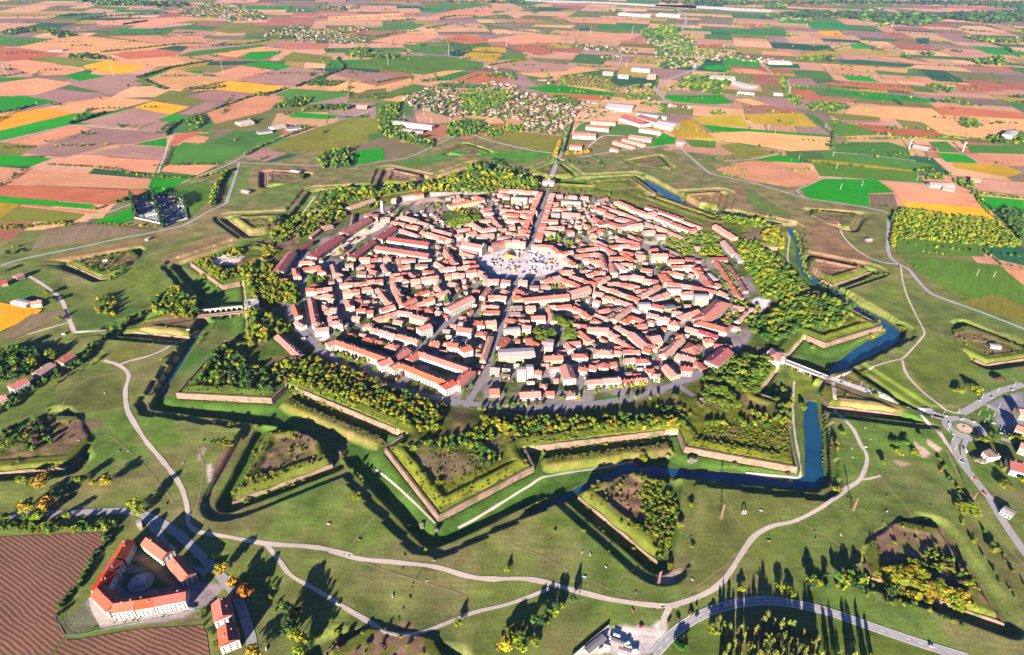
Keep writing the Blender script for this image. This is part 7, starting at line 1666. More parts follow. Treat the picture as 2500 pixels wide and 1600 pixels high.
# keep trees off houses and roads in town
def blocked(t):
    if math.hypot(t['x'] - CX, t['y'] - CY) > 445: return False
    if not free(t['x'], t['y'], 1.2): return True
    return np.min(np.hypot(street_pts[:, 0] - t['x'], street_pts[:, 1] - t['y'])) < 4.5
occ = np.array([(h_['P'][0], h_['P'][1], h_['L'], h_['W'], h_['ang']) for h_ in HOUSES])
TREES = [t for t in TREES if t['single'] or not blocked(t)]
xs, ys = np.array([t['x'] for t in TREES]), np.array([t['y'] for t in TREES]); zs = terrain(xs, ys)
for t, z_ in zip(TREES, zs): t['z'] = float(z_)
def tscore(t):
    X, Y, d = project(t['x'], t['y'], t['z'] + t['h'] / 2)
    if not (-5 < X < 2505 and -5 < Y < 1605): return 0
    return t['h'] * t['d'] / d ** 2 * (30 if t['single'] else 1)
TREES.sort(key=tscore, reverse=True)
LEAF = {k: leaf_mat("leaves_" + n_.replace("-", "_").replace(" ", "_"), False, c) for k, (c, n_) in SPEC.items()}; BARK = simple("bark", (.10, .07, .05), .3, 2)
def poly_mesh(name, V, mat):
    me = bpy.data.meshes.new(name); n = len(V) // 4; me.vertices.add(len(V)); me.vertices.foreach_set("co", V.astype(np.float32).ravel()); me.loops.add(4 * n); me.loops.foreach_set("vertex_index", np.arange(4 * n, dtype=np.int32)); me.polygons.add(n); me.polygons.foreach_set("loop_start", np.arange(0, 4 * n, 4, dtype=np.int32)); me.update(calc_edges=True); me.materials.append(mat); return me
CROWN_ME = {}
tb = MB(); tb.bar((0, 0, -.06), (0, 0, .3), .045, .03); tb.bar((0, 0, .26), (.12, .05, .5), .022, .01); tb.bar((0, 0, .28), (-.1, .08, .52), .022, .01); tb.bar((0, 0, .3), (0, -.06, .62), .025, .01); TRUNK_ME = tb.mesh("trunk", BARK)
tall_ = MB(); tall_.bar((0, 0, -.04), (0, 0, .72), .035, .02); tall_.bar((0, 0, .6), (.2, .1, .72), .016, .01); tall_.bar((0, 0, .6), (-.18, .12, .74), .016, .01); TALL_ME = tall_.mesh("trunk", BARK)
NT = 298
chosen = [t for t in TREES[:NT] if tscore(t) > 0]
rank_in = {}
for t in sorted(chosen, key=lambda q_: project(q_['x'], q_['y'], q_['z'])[0]):
    key = (t['place'], t['sp']); rank_in[key] = rank_in.get(key, 0) + 1; t['ord'] = rank_in[key]
tot_ = {}
for t in TREES: tot_[(t['place'], t['sp'])] = tot_.get((t['place'], t['sp']), 0) + 1
for t in chosen:
    sp_, kd = t['sp'], shape_of(t['sp']); v_ = int(tr.integers(4)); key = (sp_, v_)
    if key not in CROWN_ME: CROWN_ME[key] = poly_mesh("crown", NEAR[kd][v_], LEAF[sp_])
    nm = {'c': 'cypress', 'l': 'poplar', 'p': 'umbrella_pine'}.get(sp_, 'tree' if t['h'] > 3.5 else 'shrub')
    r_ = empty(nm, (t['x'], t['y'], t['z'] - .15), float(tr.uniform(0, 6.28)))
    cl = SPEC[sp_][1]; word = nm.replace('_', ' ') if sp_ in 'clp' else f"{cl} {nm}"
    if t['single']:
        tag(r_, f"{word} {t['place']}", nm.replace('_', ' '), None if t['grp'] == 'x' else t['grp'])
    elif tot_[(t['place'], sp_)] == rank_in[(t['place'], sp_)] and t['ord'] < 100 and tot_[(t['place'], sp_)] > 1: tag(r_, f"{ordinal(t['ord'])} {word} from the left {t['place']}", nm.replace('_', ' '), t['grp'])
    else: tag(r_, f"{word} {t['place']}", nm.replace('_', ' '), t['grp'] + ", " + word)
    c = bpy.data.objects.new("crown", CROWN_ME[key]); COL.objects.link(c); c.parent = r_; c.scale = (t['d'], t['d'], t['h'])
    k = bpy.data.objects.new("trunk", TALL_ME if sp_ == 'p' else TRUNK_ME); COL.objects.link(k); k.parent = r_; k.scale = (t['h'] * .8, t['h'] * .8, t['h'])
Vs, Cs = [], []; chosen_ids = {id(t) for t in chosen}
for t in TREES:
    if id(t) in chosen_ids: continue
    far = math.hypot(t['x'], t['y'], CAM_H) if False else math.sqrt(t['x'] ** 2 + t['y'] ** 2 + CAM_H ** 2)
    geo = (MIDG if far < 1500 else FARG)[shape_of(t['sp'])][int(tr.integers(5))]; a = tr.uniform(0, 6.28); c, s = math.cos(a), math.sin(a)
    q = np.stack([(geo[:, 0] * c - geo[:, 1] * s) * t['d'] + t['x'], (geo[:, 0] * s + geo[:, 1] * c) * t['d'] + t['y'], geo[:, 2] * t['h'] + t['z'] - .1 * t['h']], 1)
    Vs.append(q); Cs.append(np.tile(np.array(SPEC[t['sp']][0]) * tr.uniform(.75, 1.3) * tr.uniform(.93, 1.07, 3), (len(q), 1)))
VV = np.concatenate(Vs); o = big("woods", VV, np.arange(len(VV)).reshape(-1, 4), leaf_mat("wood_leaves", True), np.concatenate(Cs)); tag(o, kind="stuff")
print("trees", len(TREES), "quads", len(VV) // 4)

# ---------------------------------------------------------------- gates, bridges, churches
WHT = simple("pale_render", (.27, .24, .215), .1, .4); DRK = simple("dark_opening", (.03, .028, .03), .1, 1); TIL = RM['s']; CON = simple("concrete", (.26, .24, .23), .2, .5); GLA = simple("tinted_glass", (.03, .06, .10), .1, .5, .2, spec=.5)
def frame_from(P, Q): d = Q - P; return (P + Q) / 2, math.atan2(d[1], d[0]), float(np.hypot(*d))
def gate_house(k, label, court):
    a = R(PH + 20 + 40 * k); c = np.array(local(PH + 20 + 40 * k, 492, 0)); r_ = empty("gate_house", (c[0], c[1], 0), a + math.pi / 2); tag(r_, label, "gate", "town gates")
    m = MB(); w_ = 15; H_ = 10
    m.box(-w_, -3.2, -11, 11, -.5, H_); m.box(3.2, w_, -11, 11, -.5, H_); m.box(-3.2, 3.2, -11, 11, 5.5, H_); m.box(-w_ - .5, w_ + .5, -11.5, 11.5, H_, H_ + .7); m.build("wall", WHT, r_)
    for y_, s_ in ((-11.55, -1), (11.55, 1)):
        p_ = MB()
        for x_ in (-13, -9, -5, 5, 9, 13): p_.box(x_ - .6, x_ + .6, y_ - .3, y_ + .3, -.3, 8.6)
        p_.box(-14, 14, y_ - .45, y_ + .45, 8.6, 9.4); p_.add([(-5, y_, 10.7), (5, y_, 10.7), (0, y_, 13.6), (-5, y_ - s_ * 1.2, 10.7), (5, y_ - s_ * 1.2, 10.7), (0, y_ - s_ * 1.2, 13.6)], [(0, 1, 2), (5, 4, 3), (0, 3, 4, 1), (1, 4, 5, 2), (2, 5, 3, 0)]); p_.build("portico", STN, r_)
    if court:
        m = MB(); m.box(-14, 14, -10, -5, H_ + .7, H_ + 1.9); m.box(-14, 14, 5, 10, H_ + .7, H_ + 1.9); m.box(-14, -9, -5, 5, H_ + .7, H_ + 1.9); m.box(9, 14, -5, 5, H_ + .7, H_ + 1.9); m.build("roof", CON, r_)
    else:
        V, F = roof_geo(27, 19, 0, True, .3, .4); mk("roof", [(x, y, z + H_ + .75) for x, y, z in V], F, TIL, r_)
    for s_ in (-1, 1): m = MB(); m.box(-2.6, 2.6, s_ * 10.4 - .3, s_ * 10.4 + .3, 0, 5.2); m.build("gateway", DRK, r_)
gate_house(1, "white right gate house at the bridge over the water moat", False); gate_house(4, "white far gate house at the end of the long straight street", False); gate_house(7, "white left gate house with open courtyard at the arched bridge", True)
# arched bridge at the left gate
A, B = gxy('D', 1300, 668, 0), gxy('D', 1580, 640, 0); c_, an, L_ = frame_from(A, B); r_ = empty("arched_bridge", (c_[0], c_[1], 0), an); tag(r_, "white arched aqueduct bridge crossing the ditch to the left gate", "bridge")
m = MB(); n_ = 8; bay = L_ / n_
for i in range(n_ + 1): m.box(-L_ / 2 + i * bay - 1.1, -L_ / 2 + i * bay + 1.1, -1.4, 1.4, -7, 2.4)
for i in range(n_):
    x0 = -L_ / 2 + i * bay + 1.1; w_ = bay - 2.2; arc = [(x0 + w_ * .5 * (1 - math.cos(t)), -.6 + 2.6 * math.sin(t)) for t in np.linspace(0, math.pi, 9)]
    for j in range(8): (xa, za), (xb, zb) = arc[j], arc[j + 1]; m.add([(xa, -1.4, za), (xb, -1.4, zb), (xb, -1.4, 3.1), (xa, -1.4, 3.1), (xa, 1.4, za), (xb, 1.4, zb), (xb, 1.4, 3.1), (xa, 1.4, 3.1)], [(0, 1, 2, 3), (7, 6, 5, 4), (0, 4, 5, 1), (3, 2, 6, 7)])
m.box(-L_ / 2 - 1, L_ / 2 + 1, -1.6, 1.6, 3.1, 3.9); m.build("arcade", STN, r_)
A, B = gxy('D', 1290, 700, 0), gxy('D', 1590, 668, 0); c_, an, L_ = frame_from(A, B); r_ = empty("road_bridge", (c_[0], c_[1], 0), an); tag(r_, "low road bridge with reddish deck in front of the left gate arches", "bridge")
m = MB(); m.box(-L_ / 2, L_ / 2, -3.4, 3.4, -.5, .5); m.build("deck", simple("reddish_deck", (.3, .17, .14), .2, .5), r_)
for s_ in (-1, 1): m = MB(); m.box(-L_ / 2, L_ / 2, s_ * 3.65 - .22, s_ * 3.65 + .22, -.5, 1.5); m.build("parapet", BRK, r_)
for i in range(5): m = MB(); x_ = -L_ / 2 + L_ * (i + .5) / 5; m.box(x_ - 1, x_ + 1, -3, 3, -7.5, -.5); m.build("pier", BRK, r_)
A, B = gxy('F', 845, 990, .2), gxy('F', 1120, 1098, .2); c_, an, L_ = frame_from(A, B); r_ = empty("road_bridge", (c_[0], c_[1], 0), an); tag(r_, "long asphalt road bridge over the water moat at the right gate", "bridge")
m = MB(); m.box(-L_ / 2, L_ / 2, -4.4, 4.4, -.6, .55); m.build("deck", ASPH, r_)
for s_ in (-1, 1): m = MB(); m.box(-L_ / 2, L_ / 2, s_ * 4.6 - .2, s_ * 4.6 + .2, -.6, 1.6); m.build("parapet", CON, r_)
for i in range(7): m = MB(); x_ = -L_ / 2 + L_ * (i + .5) / 7; m.box(x_ - .8, x_ + .8, -4, 4, -9, -.6); m.build("pier", BRK, r_)
# cathedral by the square
A, B = gxy('q', 425, 800, 19), gxy('q', 700, 850, 19); c_, an, L_ = frame_from(A, B); r_ = empty("cathedral", (c_[0], c_[1], 0), an); tag(r_, "great white cathedral with pink nave roof at the left corner of the square", "church")
mk("nave_wall", *wall_geo(L_, 20, 15, False, .34), WHT, r_); mk("nave_roof", *roof_geo(L_ - 1.6, 20, 15, False, .34), RM['s'], r_)
for s_ in (-1, 1):
    V, F = wall_geo(L_ - 8, 9, 7.5, True, .3); mk("aisle_wall", [(x - 2, y + s_ * 14.4, z) for x, y, z in V], F, WHT, r_); V, F = roof_geo(L_ - 8, 9, 7.5, True, .28); mk("aisle_roof", [(x - 2, y + s_ * 14.4, z) for x, y, z in V], F, RM['s'], r_)
m = MB(); xf = L_ / 2 + .9; m.add([(xf, -12.5, 0), (xf, 12.5, 0), (xf, 12.5, 17.5), (xf, 6, 18.5), (xf, 0, 23.5), (xf, -6, 18.5), (xf, -12.5, 17.5), (xf - 1.8, -12.5, 0), (xf - 1.8, 12.5, 0), (xf - 1.8, 12.5, 17.5), (xf - 1.8, 6, 18.5), (xf - 1.8, 0, 23.5), (xf - 1.8, -6, 18.5), (xf - 1.8, -12.5, 17.5)], [tuple(range(7)), tuple(range(13, 6, -1))] + [(i, i + 7, (i + 1) % 7 + 7, (i + 1) % 7) for i in range(7)]); fc = m.build("facade", STN, r_)
for y_, z_, w_, h_ in ((0, 2.6, 1.6, 2.6), (-8, 2, 1, 2), (8, 2, 1, 2), (0, 12.5, 1.3, 1.6)): m = MB(); m.box(xf - .1, xf + .06, y_ - w_, y_ + w_, z_ - h_, z_ + h_); m.build("door" if z_ < 5 else "window", DRK, fc)
m = MB(); m.box(-L_ / 2 + 3, -L_ / 2 + 8, 5, 10, 10, 26); m.build("bell_tower", WHT, r_)
# old bell tower at the far left of the town
P = gxy('p', 1578, 455, 0); r_ = empty("bell_tower", (P[0], P[1], 0), R(-20)); tag(r_, "tall pale bell tower standing alone behind the red roofed sheds", "tower")
m = MB(); m.box(-2.9, 2.9, -2.9, 2.9, -.5, 27); m.build("shaft", STN, r_); m = MB(); m.box(-3.3, 3.3, -3.3, 3.3, 27, 27.8); m.box(-2.6, 2.6, -2.6, 2.6, 27.8, 32); m.box(-3.1, 3.1, -3.1, 3.1, 32, 32.6); m.build("belfry", STN, r_)
m = MB(); m.add([(-3, -3, 32.6), (3, -3, 32.6), (3, 3, 32.6), (-3, 3, 32.6), (0, 0, 34.6)], [(0, 1, 4), (1, 2, 4), (2, 3, 4), (3, 0, 4)]); m.build("roof", RM['s'], r_)
for a_ in range(4):
    for z_ in (8, 14, 20, 29.8): o = bpy.data.objects.new("window", WIN_ME); COL.objects.link(o); o.parent = r_; o.rotation_euler = (0, 0, a_ * math.pi / 2); q_ = 2.9 if z_ < 27 else 2.62; o.location = (q_ * math.sin(a_ * math.pi / 2), -q_ * math.cos(a_ * math.pi / 2), z_)

# ---------------------------------------------------------------- roundabout
rc = gxy('v', 1770, 862, 0)
def disc(name, c, r0, r1, z, mat, n=48, wav=0, kind='structure'):
    V, F = [], []
    for i in range(n):
        a = 2 * math.pi * i / n; k = 1 + wav * (1 if i % 6 < 3 else -1); V += [(c[0] + r0 * k * math.cos(a), c[1] + r0 * k * math.sin(a), z), (c[0] + r1 * k * math.cos(a), c[1] + r1 * k * math.sin(a), z)]
    F = [(2 * i, 2 * i + 1, (2 * i + 3) % (2 * n), (2 * i + 2) % (2 * n)) for i in range(n)]
    o = mk(name, V, F, mat); return tag(o, kind=kind)
rp = [gxy('v', 1630, 845, 0), gxy('v', 1895, 880, 0)]; RR = float(np.hypot(*(rp[0] - rp[1]))) / 2
disc("road", rc, RR * .9, RR * 1.75, .42, ASPH); isl = empty("roundabout_island", (rc[0], rc[1], 0), 0); tag(isl, "round traffic island with a star shaped pale centre at the right", "traffic island")
GRS = simple("mown_grass", (.06, .115, .014), .2, .6); PNK = simple("pink_gravel", (.46, .26, .2), .2, .4)
def prism_disc(name, rr, z0, z1, mat, n=48, star=0):
    P = [((rr * (1 + star * (1 if i % 4 < 2 else -1))) * math.cos(2 * math.pi * i / n), (rr * (1 + star * (1 if i % 4 < 2 else -1))) * math.sin(2 * math.pi * i / n)) for i in range(n)]
    m = MB(); m.prism(P, z0, z1); return m.build(name, mat, isl)
prism_disc("kerb", RR * 1.02, -.2, .62, CON); prism_disc("lawn", RR * .98, 0, .72, GRS); prism_disc("white_border", RR * .80, 0, .82, STN, 36, .07); prism_disc("inner_lawn", RR * .74, 0, .9, GRS, 36, .07); prism_disc("gravel_star", RR * .62, 0, 1.0, PNK, 36, .06); prism_disc("centre_stone", RR * .12, 0, 2.2, STN)

# ---------------------------------------------------------------- poles, pylons, lamps
def top_height(t, u, v, u2, v2):
    P = gxy(t, u, v); x0, y0, wd = TILES[t]; k = wd / 2406; X, Y = x0 + u2 * k, y0 + v2 * k
    hs = np.arange(3, 60, .5); d = [math.hypot(project(P[0], P[1], h)[0] - X, project(P[0], P[1], h)[1] - Y) for h in hs]; return P, float(hs[int(np.argmin(d))])
LAT = simple("rusty_lattice", (.2, .1, .07), .2, .5, .7); WPO = simple("pale_pole", (.4, .37, .35), .1, 1, .6)
PY = [("I 425,655 447,560", "beside the front right ravelin with yellow bush at its foot"), ("I 1285,605 1310,515", "in the middle of the right meadow beside the hedge"), ("I 2065,545 2100,478", "at the right beside the shaded hedge end"), ("H 2158,1075 2170,985", "beside the tip of the front right ravelin ditch"), ("C 885,985 885,960", "small at the edge of the pale field on the upper right")]
for s_, wh in PY:
    t_, a, b = s_.split(); u_, v_ = map(float, a.split(',')); u2, v2 = map(float, b.split(',')); P, H_ = top_height(t_, u_, v_, u2, v2); H_ = max(H_, 15)
    r_ = empty("lattice_pylon", (P[0], P[1], zt(*P)), R(35)); tag(r_, f"rusty lattice pylon {wh}", "pylon", "electricity pylons"); m = MB(); bw, tw = H_ * .11, H_ * .025; lev = np.linspace(0, 1, 7)
    pt = lambda q, i: (np.array([(-1, -1), (1, -1), (1, 1), (-1, 1)][i % 4]) * (bw + (tw - bw) * q) / 2).tolist() + [H_ * q]
    for j in range(6):
        for i in range(4): m.bar(pt(lev[j], i), pt(lev[j + 1], i), .11, n=4); m.bar(pt(lev[j], i), pt(lev[j + 1], i + 1), .09, n=4); m.bar(pt(lev[j + 1], i), pt(lev[j + 1], i + 1), .09, n=4)
    m.build("lattice_mast", LAT, r_)
    for q in (.82, .9, .97): m = MB(); m.bar((-H_ * .13, 0, H_ * q), (H_ * .13, 0, H_ * q), .13, n=4); m.bar((-H_ * .13, 0, H_ * q), (0, 0, H_ * (q + .05)), .07, n=4); m.bar((H_ * .13, 0, H_ * q), (0, 0, H_ * (q + .05)), .07, n=4); m.build("crossarm", LAT, r_)
POLES = [("A 740,495 715,400", "in the ochre field of the upper left"), ("A 1458,490 1448,400", "in the pale field left of the dark hedge end"), ("A 2116,478 2110,395", "beside the dark hedge of the upper left"), ("A 38,490 15,395", "at the left edge in the upper fields"), ("A 245,690 240,660", "short in the bright green field at the left"), ("B 395,425 390,335", "in the broad green field"), ("B 790,362 787,290", "at the back of the broad green field"), ("B 1166,310 1163,238", "beside the ochre field beyond the broad green one"), ("B 1714,235 1714,172", "left of the far factory in the pinkish fields"), ("B 1990,220 1990,170", "right of the pinkish fields before the far factory"), ("B 2206,210 2206,165", "before the far highway"), ("C 668,178 668,138", "in the dark red far field"), ("C 508,175 508,130", "left of the dark red far field"), ("C 987,180 987,150", "beside the hamlet of the upper right"), ("C 1537,200 1540,140", "beyond the ochre patch of the upper right"), ("C 242,195 242,160", "near the far highway bend"), ("C 68,210 68,170", "left of the far highway bend"), ("C 443,315 443,290", "in the red field beside the far village"), ("C 1107,840 1108,800", "in the teal strip of the upper right"), ("C 737,840 737,812", "on the line between the yellow fields"), ("C 779,880 779,850", "in the green strip below the yellow fields"), ("C 1158,1022 1160,985", "left in the green fields with tree rows"), ("C 1180,1105 1183,1062", "above the orchard rows"), ("C 1020,1118 1022,1080", "at the left end of the orchard rows"), ("C 937,1040 937,1005", "above the bare salmon field"), ("C 1207,1240 1213,1198", "left in the bright meadow at the road bend"), ("C 1346,1218 1353,1178", "right in the bright meadow at the road bend"), ("C 1705,1180 1710,1140", "at the right end of the orchard rows"), ("C 1785,1045 1790,1015", "beside the pale road of the right fields"), ("F 2095,435 2110,385", "left goal of the far training meadow"), ("F 2205,445 2218,400", "right goal of the far training meadow"), ("B 500,775 498,738", "left floodlight of the far sports ground"), ("B 628,750 627,710", "second floodlight of the far sports ground"), ("B 676,815 675,768", "front floodlight of the far sports ground"), ("B 800,790 799,755", "right floodlight of the far sports ground"), ("B 1950,440 1950,382", "beside the white halls beyond the village"), ("F 1435,1365 1437,1364", "x")][:-1]
for s_, wh in POLES:
    t_, a, b = s_.split(); u_, v_ = map(float, a.split(',')); u2, v2 = map(float, b.split(',')); P, H_ = top_height(t_, u_, v_, u2, v2)
    r_ = empty("power_pole", (P[0], P[1], 0), R(20)); tag(r_, f"slender pale pole {wh}", "pole", "poles on the plain"); far = math.hypot(P[0], P[1]); k = .22 + far / 14000
    m = MB(); m.bar((0, 0, -.3), (0, 0, H_), k, k * .5, 6); m.build("mast", WPO, r_); m = MB(); m.bar((-H_ * .06, 0, H_ * .93), (H_ * .06, 0, H_ * .93), k * .5, n=4); m.build("crossarm", WPO, r_)
for s_, H2, lab in (("C 1655,972 1668,905", 3.0, "taller pale chimney stack beside the white works at the right"), ("C 2005,990 2022,925", 3.2, "pale water tower alone in the right fields")):
    t_, a, b = s_.split(); u_, v_ = map(float, a.split(',')); u2, v2 = map(float, b.split(',')); P, H_ = top_height(t_, u_, v_, u2, v2); r_ = empty("chimney_stack" if "chimney" in lab else "water_tower", (P[0], P[1], 0)); tag(r_, lab, "chimney" if "chimney" in lab else "water tower")
    m = MB(); m.bar((0, 0, -.5), (0, 0, H_ * .86), H2 * .7, H2 * .45, 10); m.build("shaft", CON, r_); m = MB(); m.bar((0, 0, H_ * .86), (0, 0, H_), H2 * (.5 if "chimney" in lab else 1.3), H2 * (.5 if "chimney" in lab else 1.1), 10); m.build("top_ring" if "chimney" in lab else "tank", CON, r_)
LAMPS = ["v 1420,745", "v 1540,720", "v 1700,690", "v 1960,525", "v 2125,465", "v 2300,410", "v 1590,880", "v 1640,985", "v 1660,1100", "v 1705,1215", "v 1840,1400", "v 2020,770", "v 1980,800", "v 2010,660", "v 2150,880", "v 1920,720", "v 525,405", "v 655,420", "v 2080,735", "v 2130,650"]
LWH = ["on the approach road left of the roundabout", "at the left mouth of the roundabout", "above the roundabout", "left on the rising curve", "middle of the rising curve", "right end of the rising curve", "left rim of the roundabout", "first below the roundabout", "second below the roundabout", "third below the roundabout", "fourth below the roundabout beside the main road", "on the lower verge right of the roundabout", "nearest on the right verge of the roundabout", "on the small green triangle", "on the right exit road", "at the corner of the green triangle", "first on the gate road", "second on the gate road", "on the car park lawn", "at the far end of the car park lawn"]
lm = MB(); lm.bar((0, 0, -.3), (0, 0, 8.6), .16, .1, 6); LP_ME = lm.mesh("pole", WPO); lm = MB(); lm.bar((0, 0, 8.5), (1.9, 0, 9.1), .09, n=5); LA_ME = lm.mesh("arm", WPO); lm = MB(); lm.box(1.7, 2.7, -.22, .22, 9.0, 9.2); LH_ME = lm.mesh("lamp_head", CON)
for s_, wh in zip(LAMPS, LWH):
    P = pts(s_)[0]; r_ = empty("street_lamp", (P[0], P[1], zt(*P)), math.atan2(rc[1] - P[1], rc[0] - P[0])); tag(r_, f"pale curved street lamp {wh}", "street lamp", "street lamps at the roundabout")
    for nm, me in (("pole", LP_ME), ("arm", LA_ME), ("lamp_head", LH_ME)): o = bpy.data.objects.new(nm, me); COL.objects.link(o); o.parent = r_

# ---------------------------------------------------------------- vehicles
CARP = {n_: simple("paint_" + n_, c, .05, 1, .35, spec=.5) for n_, c in (("white", (.4, .4, .4)), ("silver", (.3, .3, .32)), ("black", (.03, .03, .035)), ("red", (.5, .03, .03)), ("blue", (.05, .12, .35)), ("grey", (.2, .2, .22)))}
TYR = simple("tyre_rubber", (.02, .02, .02), .1, 1)
def body_mb(kind):
    m = MB(); L, W = (4.4, 1.8) if kind == "car" else (6.2, 2.2)
    if kind == "car": prof = [(-2.2, .35), (2.2, .35), (2.2, .85), (1.2, 1.0), (-2.05, 1.02), (-2.2, .8)]
    else: prof = [(-3.1, .4), (3.1, .4), (3.1, 1.2), (2.3, 2.5), (-3.1, 2.6)]
    n = len(prof); V = [(x, -W / 2, z) for x, z in prof] + [(x, W / 2, z) for x, z in prof]; m.add(V, [tuple(range(n)), tuple(range(2 * n - 1, n - 1, -1))] + [(i, i + n, (i + 1) % n + n, (i + 1) % n) for i in range(n)]); return m
def cabin_mb(kind):
    m = MB()
    if kind == "car": prof = [(-1.8, 1.0), (1.0, .99), (.35, 1.46), (-1.35, 1.47)]; W = 1.6
    else: prof = [(1.9, 1.6), (2.92, 1.5), (2.3, 2.4), (1.9, 2.42)]; W = 2.26
    n = len(prof); V = [(x, -W / 2, z) for x, z in prof] + [(x, W / 2, z) for x, z in prof]; m.add(V, [tuple(range(n)), tuple(range(2 * n - 1, n - 1, -1))] + [(i, i + n, (i + 1) % n + n, (i + 1) % n) for i in range(n)]); return m
BODY = {(k, c): body_mb(k).mesh("body", CARP[c]) for k in ("car", "van") for c in CARP}; CAB = {k: cabin_mb(k).mesh("window_band", GLS) for k in ("car", "van")}
rm_ = MB(); rm_.box(-1.25, .3, -.7, .7, 1.44, 1.5); ROOFC = {c: rm_.mesh("roof", CARP[c]) for c in CARP}; wl = MB(); wl.bar((0, -.11, 0), (0, .11, 0), .33, n=10); WHL = wl.mesh("wheel", TYR)
def car(t, u, v, ang, c, where, kind="car", dz=.45):
    P = gxy(t, u, v); r_ = empty("parked_car" if "park" in where else kind, (P[0], P[1], zt(*P) + dz), R(ang)); tag(r_, f"{c} {kind} {where}", kind, "vehicles")
    parts = [("body", BODY[(kind, c)], (0, 0, 0)), ("window_band", CAB[kind], (0, 0, 0))] + ([("roof", ROOFC[c], (0, 0, 0))] if kind == "car" else [])
    L, W = (1.4, .8) if kind == "car" else (2.0, 1.0); parts += [("wheel", WHL, (sx * L, sy * W, .33)) for sx in (-1, 1) for sy in (-1, 1)]
    for nm, me, lo_ in parts: o = bpy.data.objects.new(nm, me); COL.objects.link(o); o.parent = r_; o.location = lo_
for a_ in [("v", 40, 212, -25, "white", "at the town end of the right gate bridge", "van", .75), ("v", 250, 305, -25, "silver", "on the right gate bridge", "car", .75), ("v", 455, 372, -22, "black", "at the outer end of the right gate bridge"), ("v", 720, 465, -22, "blue", "first on the gate road beyond the bridge"), ("v", 745, 492, -22, "black", "second on the gate road beyond the bridge"), ("v", 845, 508, -22, "silver", "third on the gate road beyond the bridge"), ("v", 1175, 632, -25, "white", "on the gate road where it leaves the ravelin", "van"), ("v", 1570, 732, -5, "white", "at the left mouth of the roundabout"), ("v", 1740, 765, 10, "white", "on the upper lane of the roundabout"), ("v", 1872, 795, -40, "white", "on the right lane of the roundabout"), ("v", 1605, 810, 60, "white", "at the left rim of the roundabout"), ("v", 1938, 565, 40, "silver", "low on the rising curve"), ("v", 2070, 535, 30, "white", "on the slip lane of the rising curve"), ("v", 2285, 455, 20, "white", "high on the rising curve"), ("v", 1640, 918, 75, "silver", "turning off below the roundabout"), ("v", 1778, 1105, 80, "white", "on the slip road below the roundabout", "van"), ("v", 1742, 1225, -60, "silver", "where the two roads join below the roundabout"), ("v", 1880, 1400, -60, "red", "on the main road at the right"), ("v", 2080, 810, -40, "white", "first in the exit queue right of the roundabout"), ("v", 2160, 915, -20, "silver", "on the right exit road"), ("I", 2150, 490, -60, "red", "on the main road beside the lamp"), ("I", 430, 1225, 40, "blue", "on the curved road in the poplar shade"), ("I", 270, 1285, 40, "black", "at the start of the curved road"), ("I", 1800, 1485, -20, "silver", "on the curved road at the bottom right"),
 ("D", 420, 820, 0, "silver", "beside the wall road junction at the left", "van"), ("w", 1380, 440, 60, "white", "parked first in the shaded car park"), ("w", 1560, 465, -35, "white", "parked in the middle of the shaded car park"), ("w", 1735, 605, -35, "white", "parked by the lamp in the shaded car park"), ("w", 1580, 620, -35, "grey", "parked beside the white gable in the shaded car park"), ("w", 1715, 1138, 10, "white", "parked left before the front wing"), ("w", 1735, 1140, 10, "silver", "parked right before the front wing"), ("H", 2045, 1360, 20, "red", "parked at the entrance of the gravel yard"), ("G", 2205, 1215, -30, "white", "parked beside the lower track"), ("t", 620, 770, 60, "black", "parked in the pale yard beside the long strip house"), ("t", 625, 800, 60, "grey", "parked lower in the pale yard beside the long strip house"), ("t", 760, 1010, 60, "black", "parked on the front street"), ("t", 790, 880, 65, "white", "on the front street beside the pale hall"), ("u", 855, 965, -45, "red", "at the corner square in the front right of the town", "van"), ("s", 545, 690, 20, "white", "in the shaded bus yard", "van"), ("s", 550, 715, 20, "silver", "parked in the shaded bus yard"), ("t", 1580, 1010, 10, "white", "parked in the school yard at the front")]: car(*a_)

# ---------------------------------------------------------------- the fair on the square
STC = {n_: simple("canvas_" + n_, c, .08, 1, .8) for n_, c in (("white", (.26, .25, .245)), ("blue", (.04, .07, .18)), ("red", (.28, .03, .035)), ("yellow", (.34, .22, .025)), ("grey", (.2, .2, .23)), ("pink", (.3, .17, .18)))}
sq = np.array([CX + 4, CY + 22]); fr = np.random.default_rng(3); placed = []
def stall_me(c):
    m = MB(); m.add([(-2.2, -1.8, 2.4), (2.2, -1.8, 2.4), (2.2, 1.8, 2.4), (-2.2, 1.8, 2.4), (0, 0, 4.0), (-2.2, -1.8, 2.1), (2.2, -1.8, 2.1), (2.2, 1.8, 2.1), (-2.2, 1.8, 2.1)], [(0, 1, 4), (1, 2, 4), (2, 3, 4), (3, 0, 4), (5, 6, 1, 0), (6, 7, 2, 1), (7, 8, 3, 2), (8, 5, 0, 3), (8, 7, 6, 5)]); return m.mesh("canopy", STC[c])
CANO = {c: stall_me(c) for c in STC}; sp_m = MB()
for sx in (-2.05, 2.05):
    for sy in (-1.65, 1.65): sp_m.bar((sx, sy, 0), (sx, sy, 2.2), .06, n=4)
SPOST = sp_m.mesh("posts", STEEL); cm = MB(); cm.box(-1.9, 1.9, -1.5, -1.0, 0, 1.0); SCOUN = cm.mesh("counter", WOODM)
cnt = {}
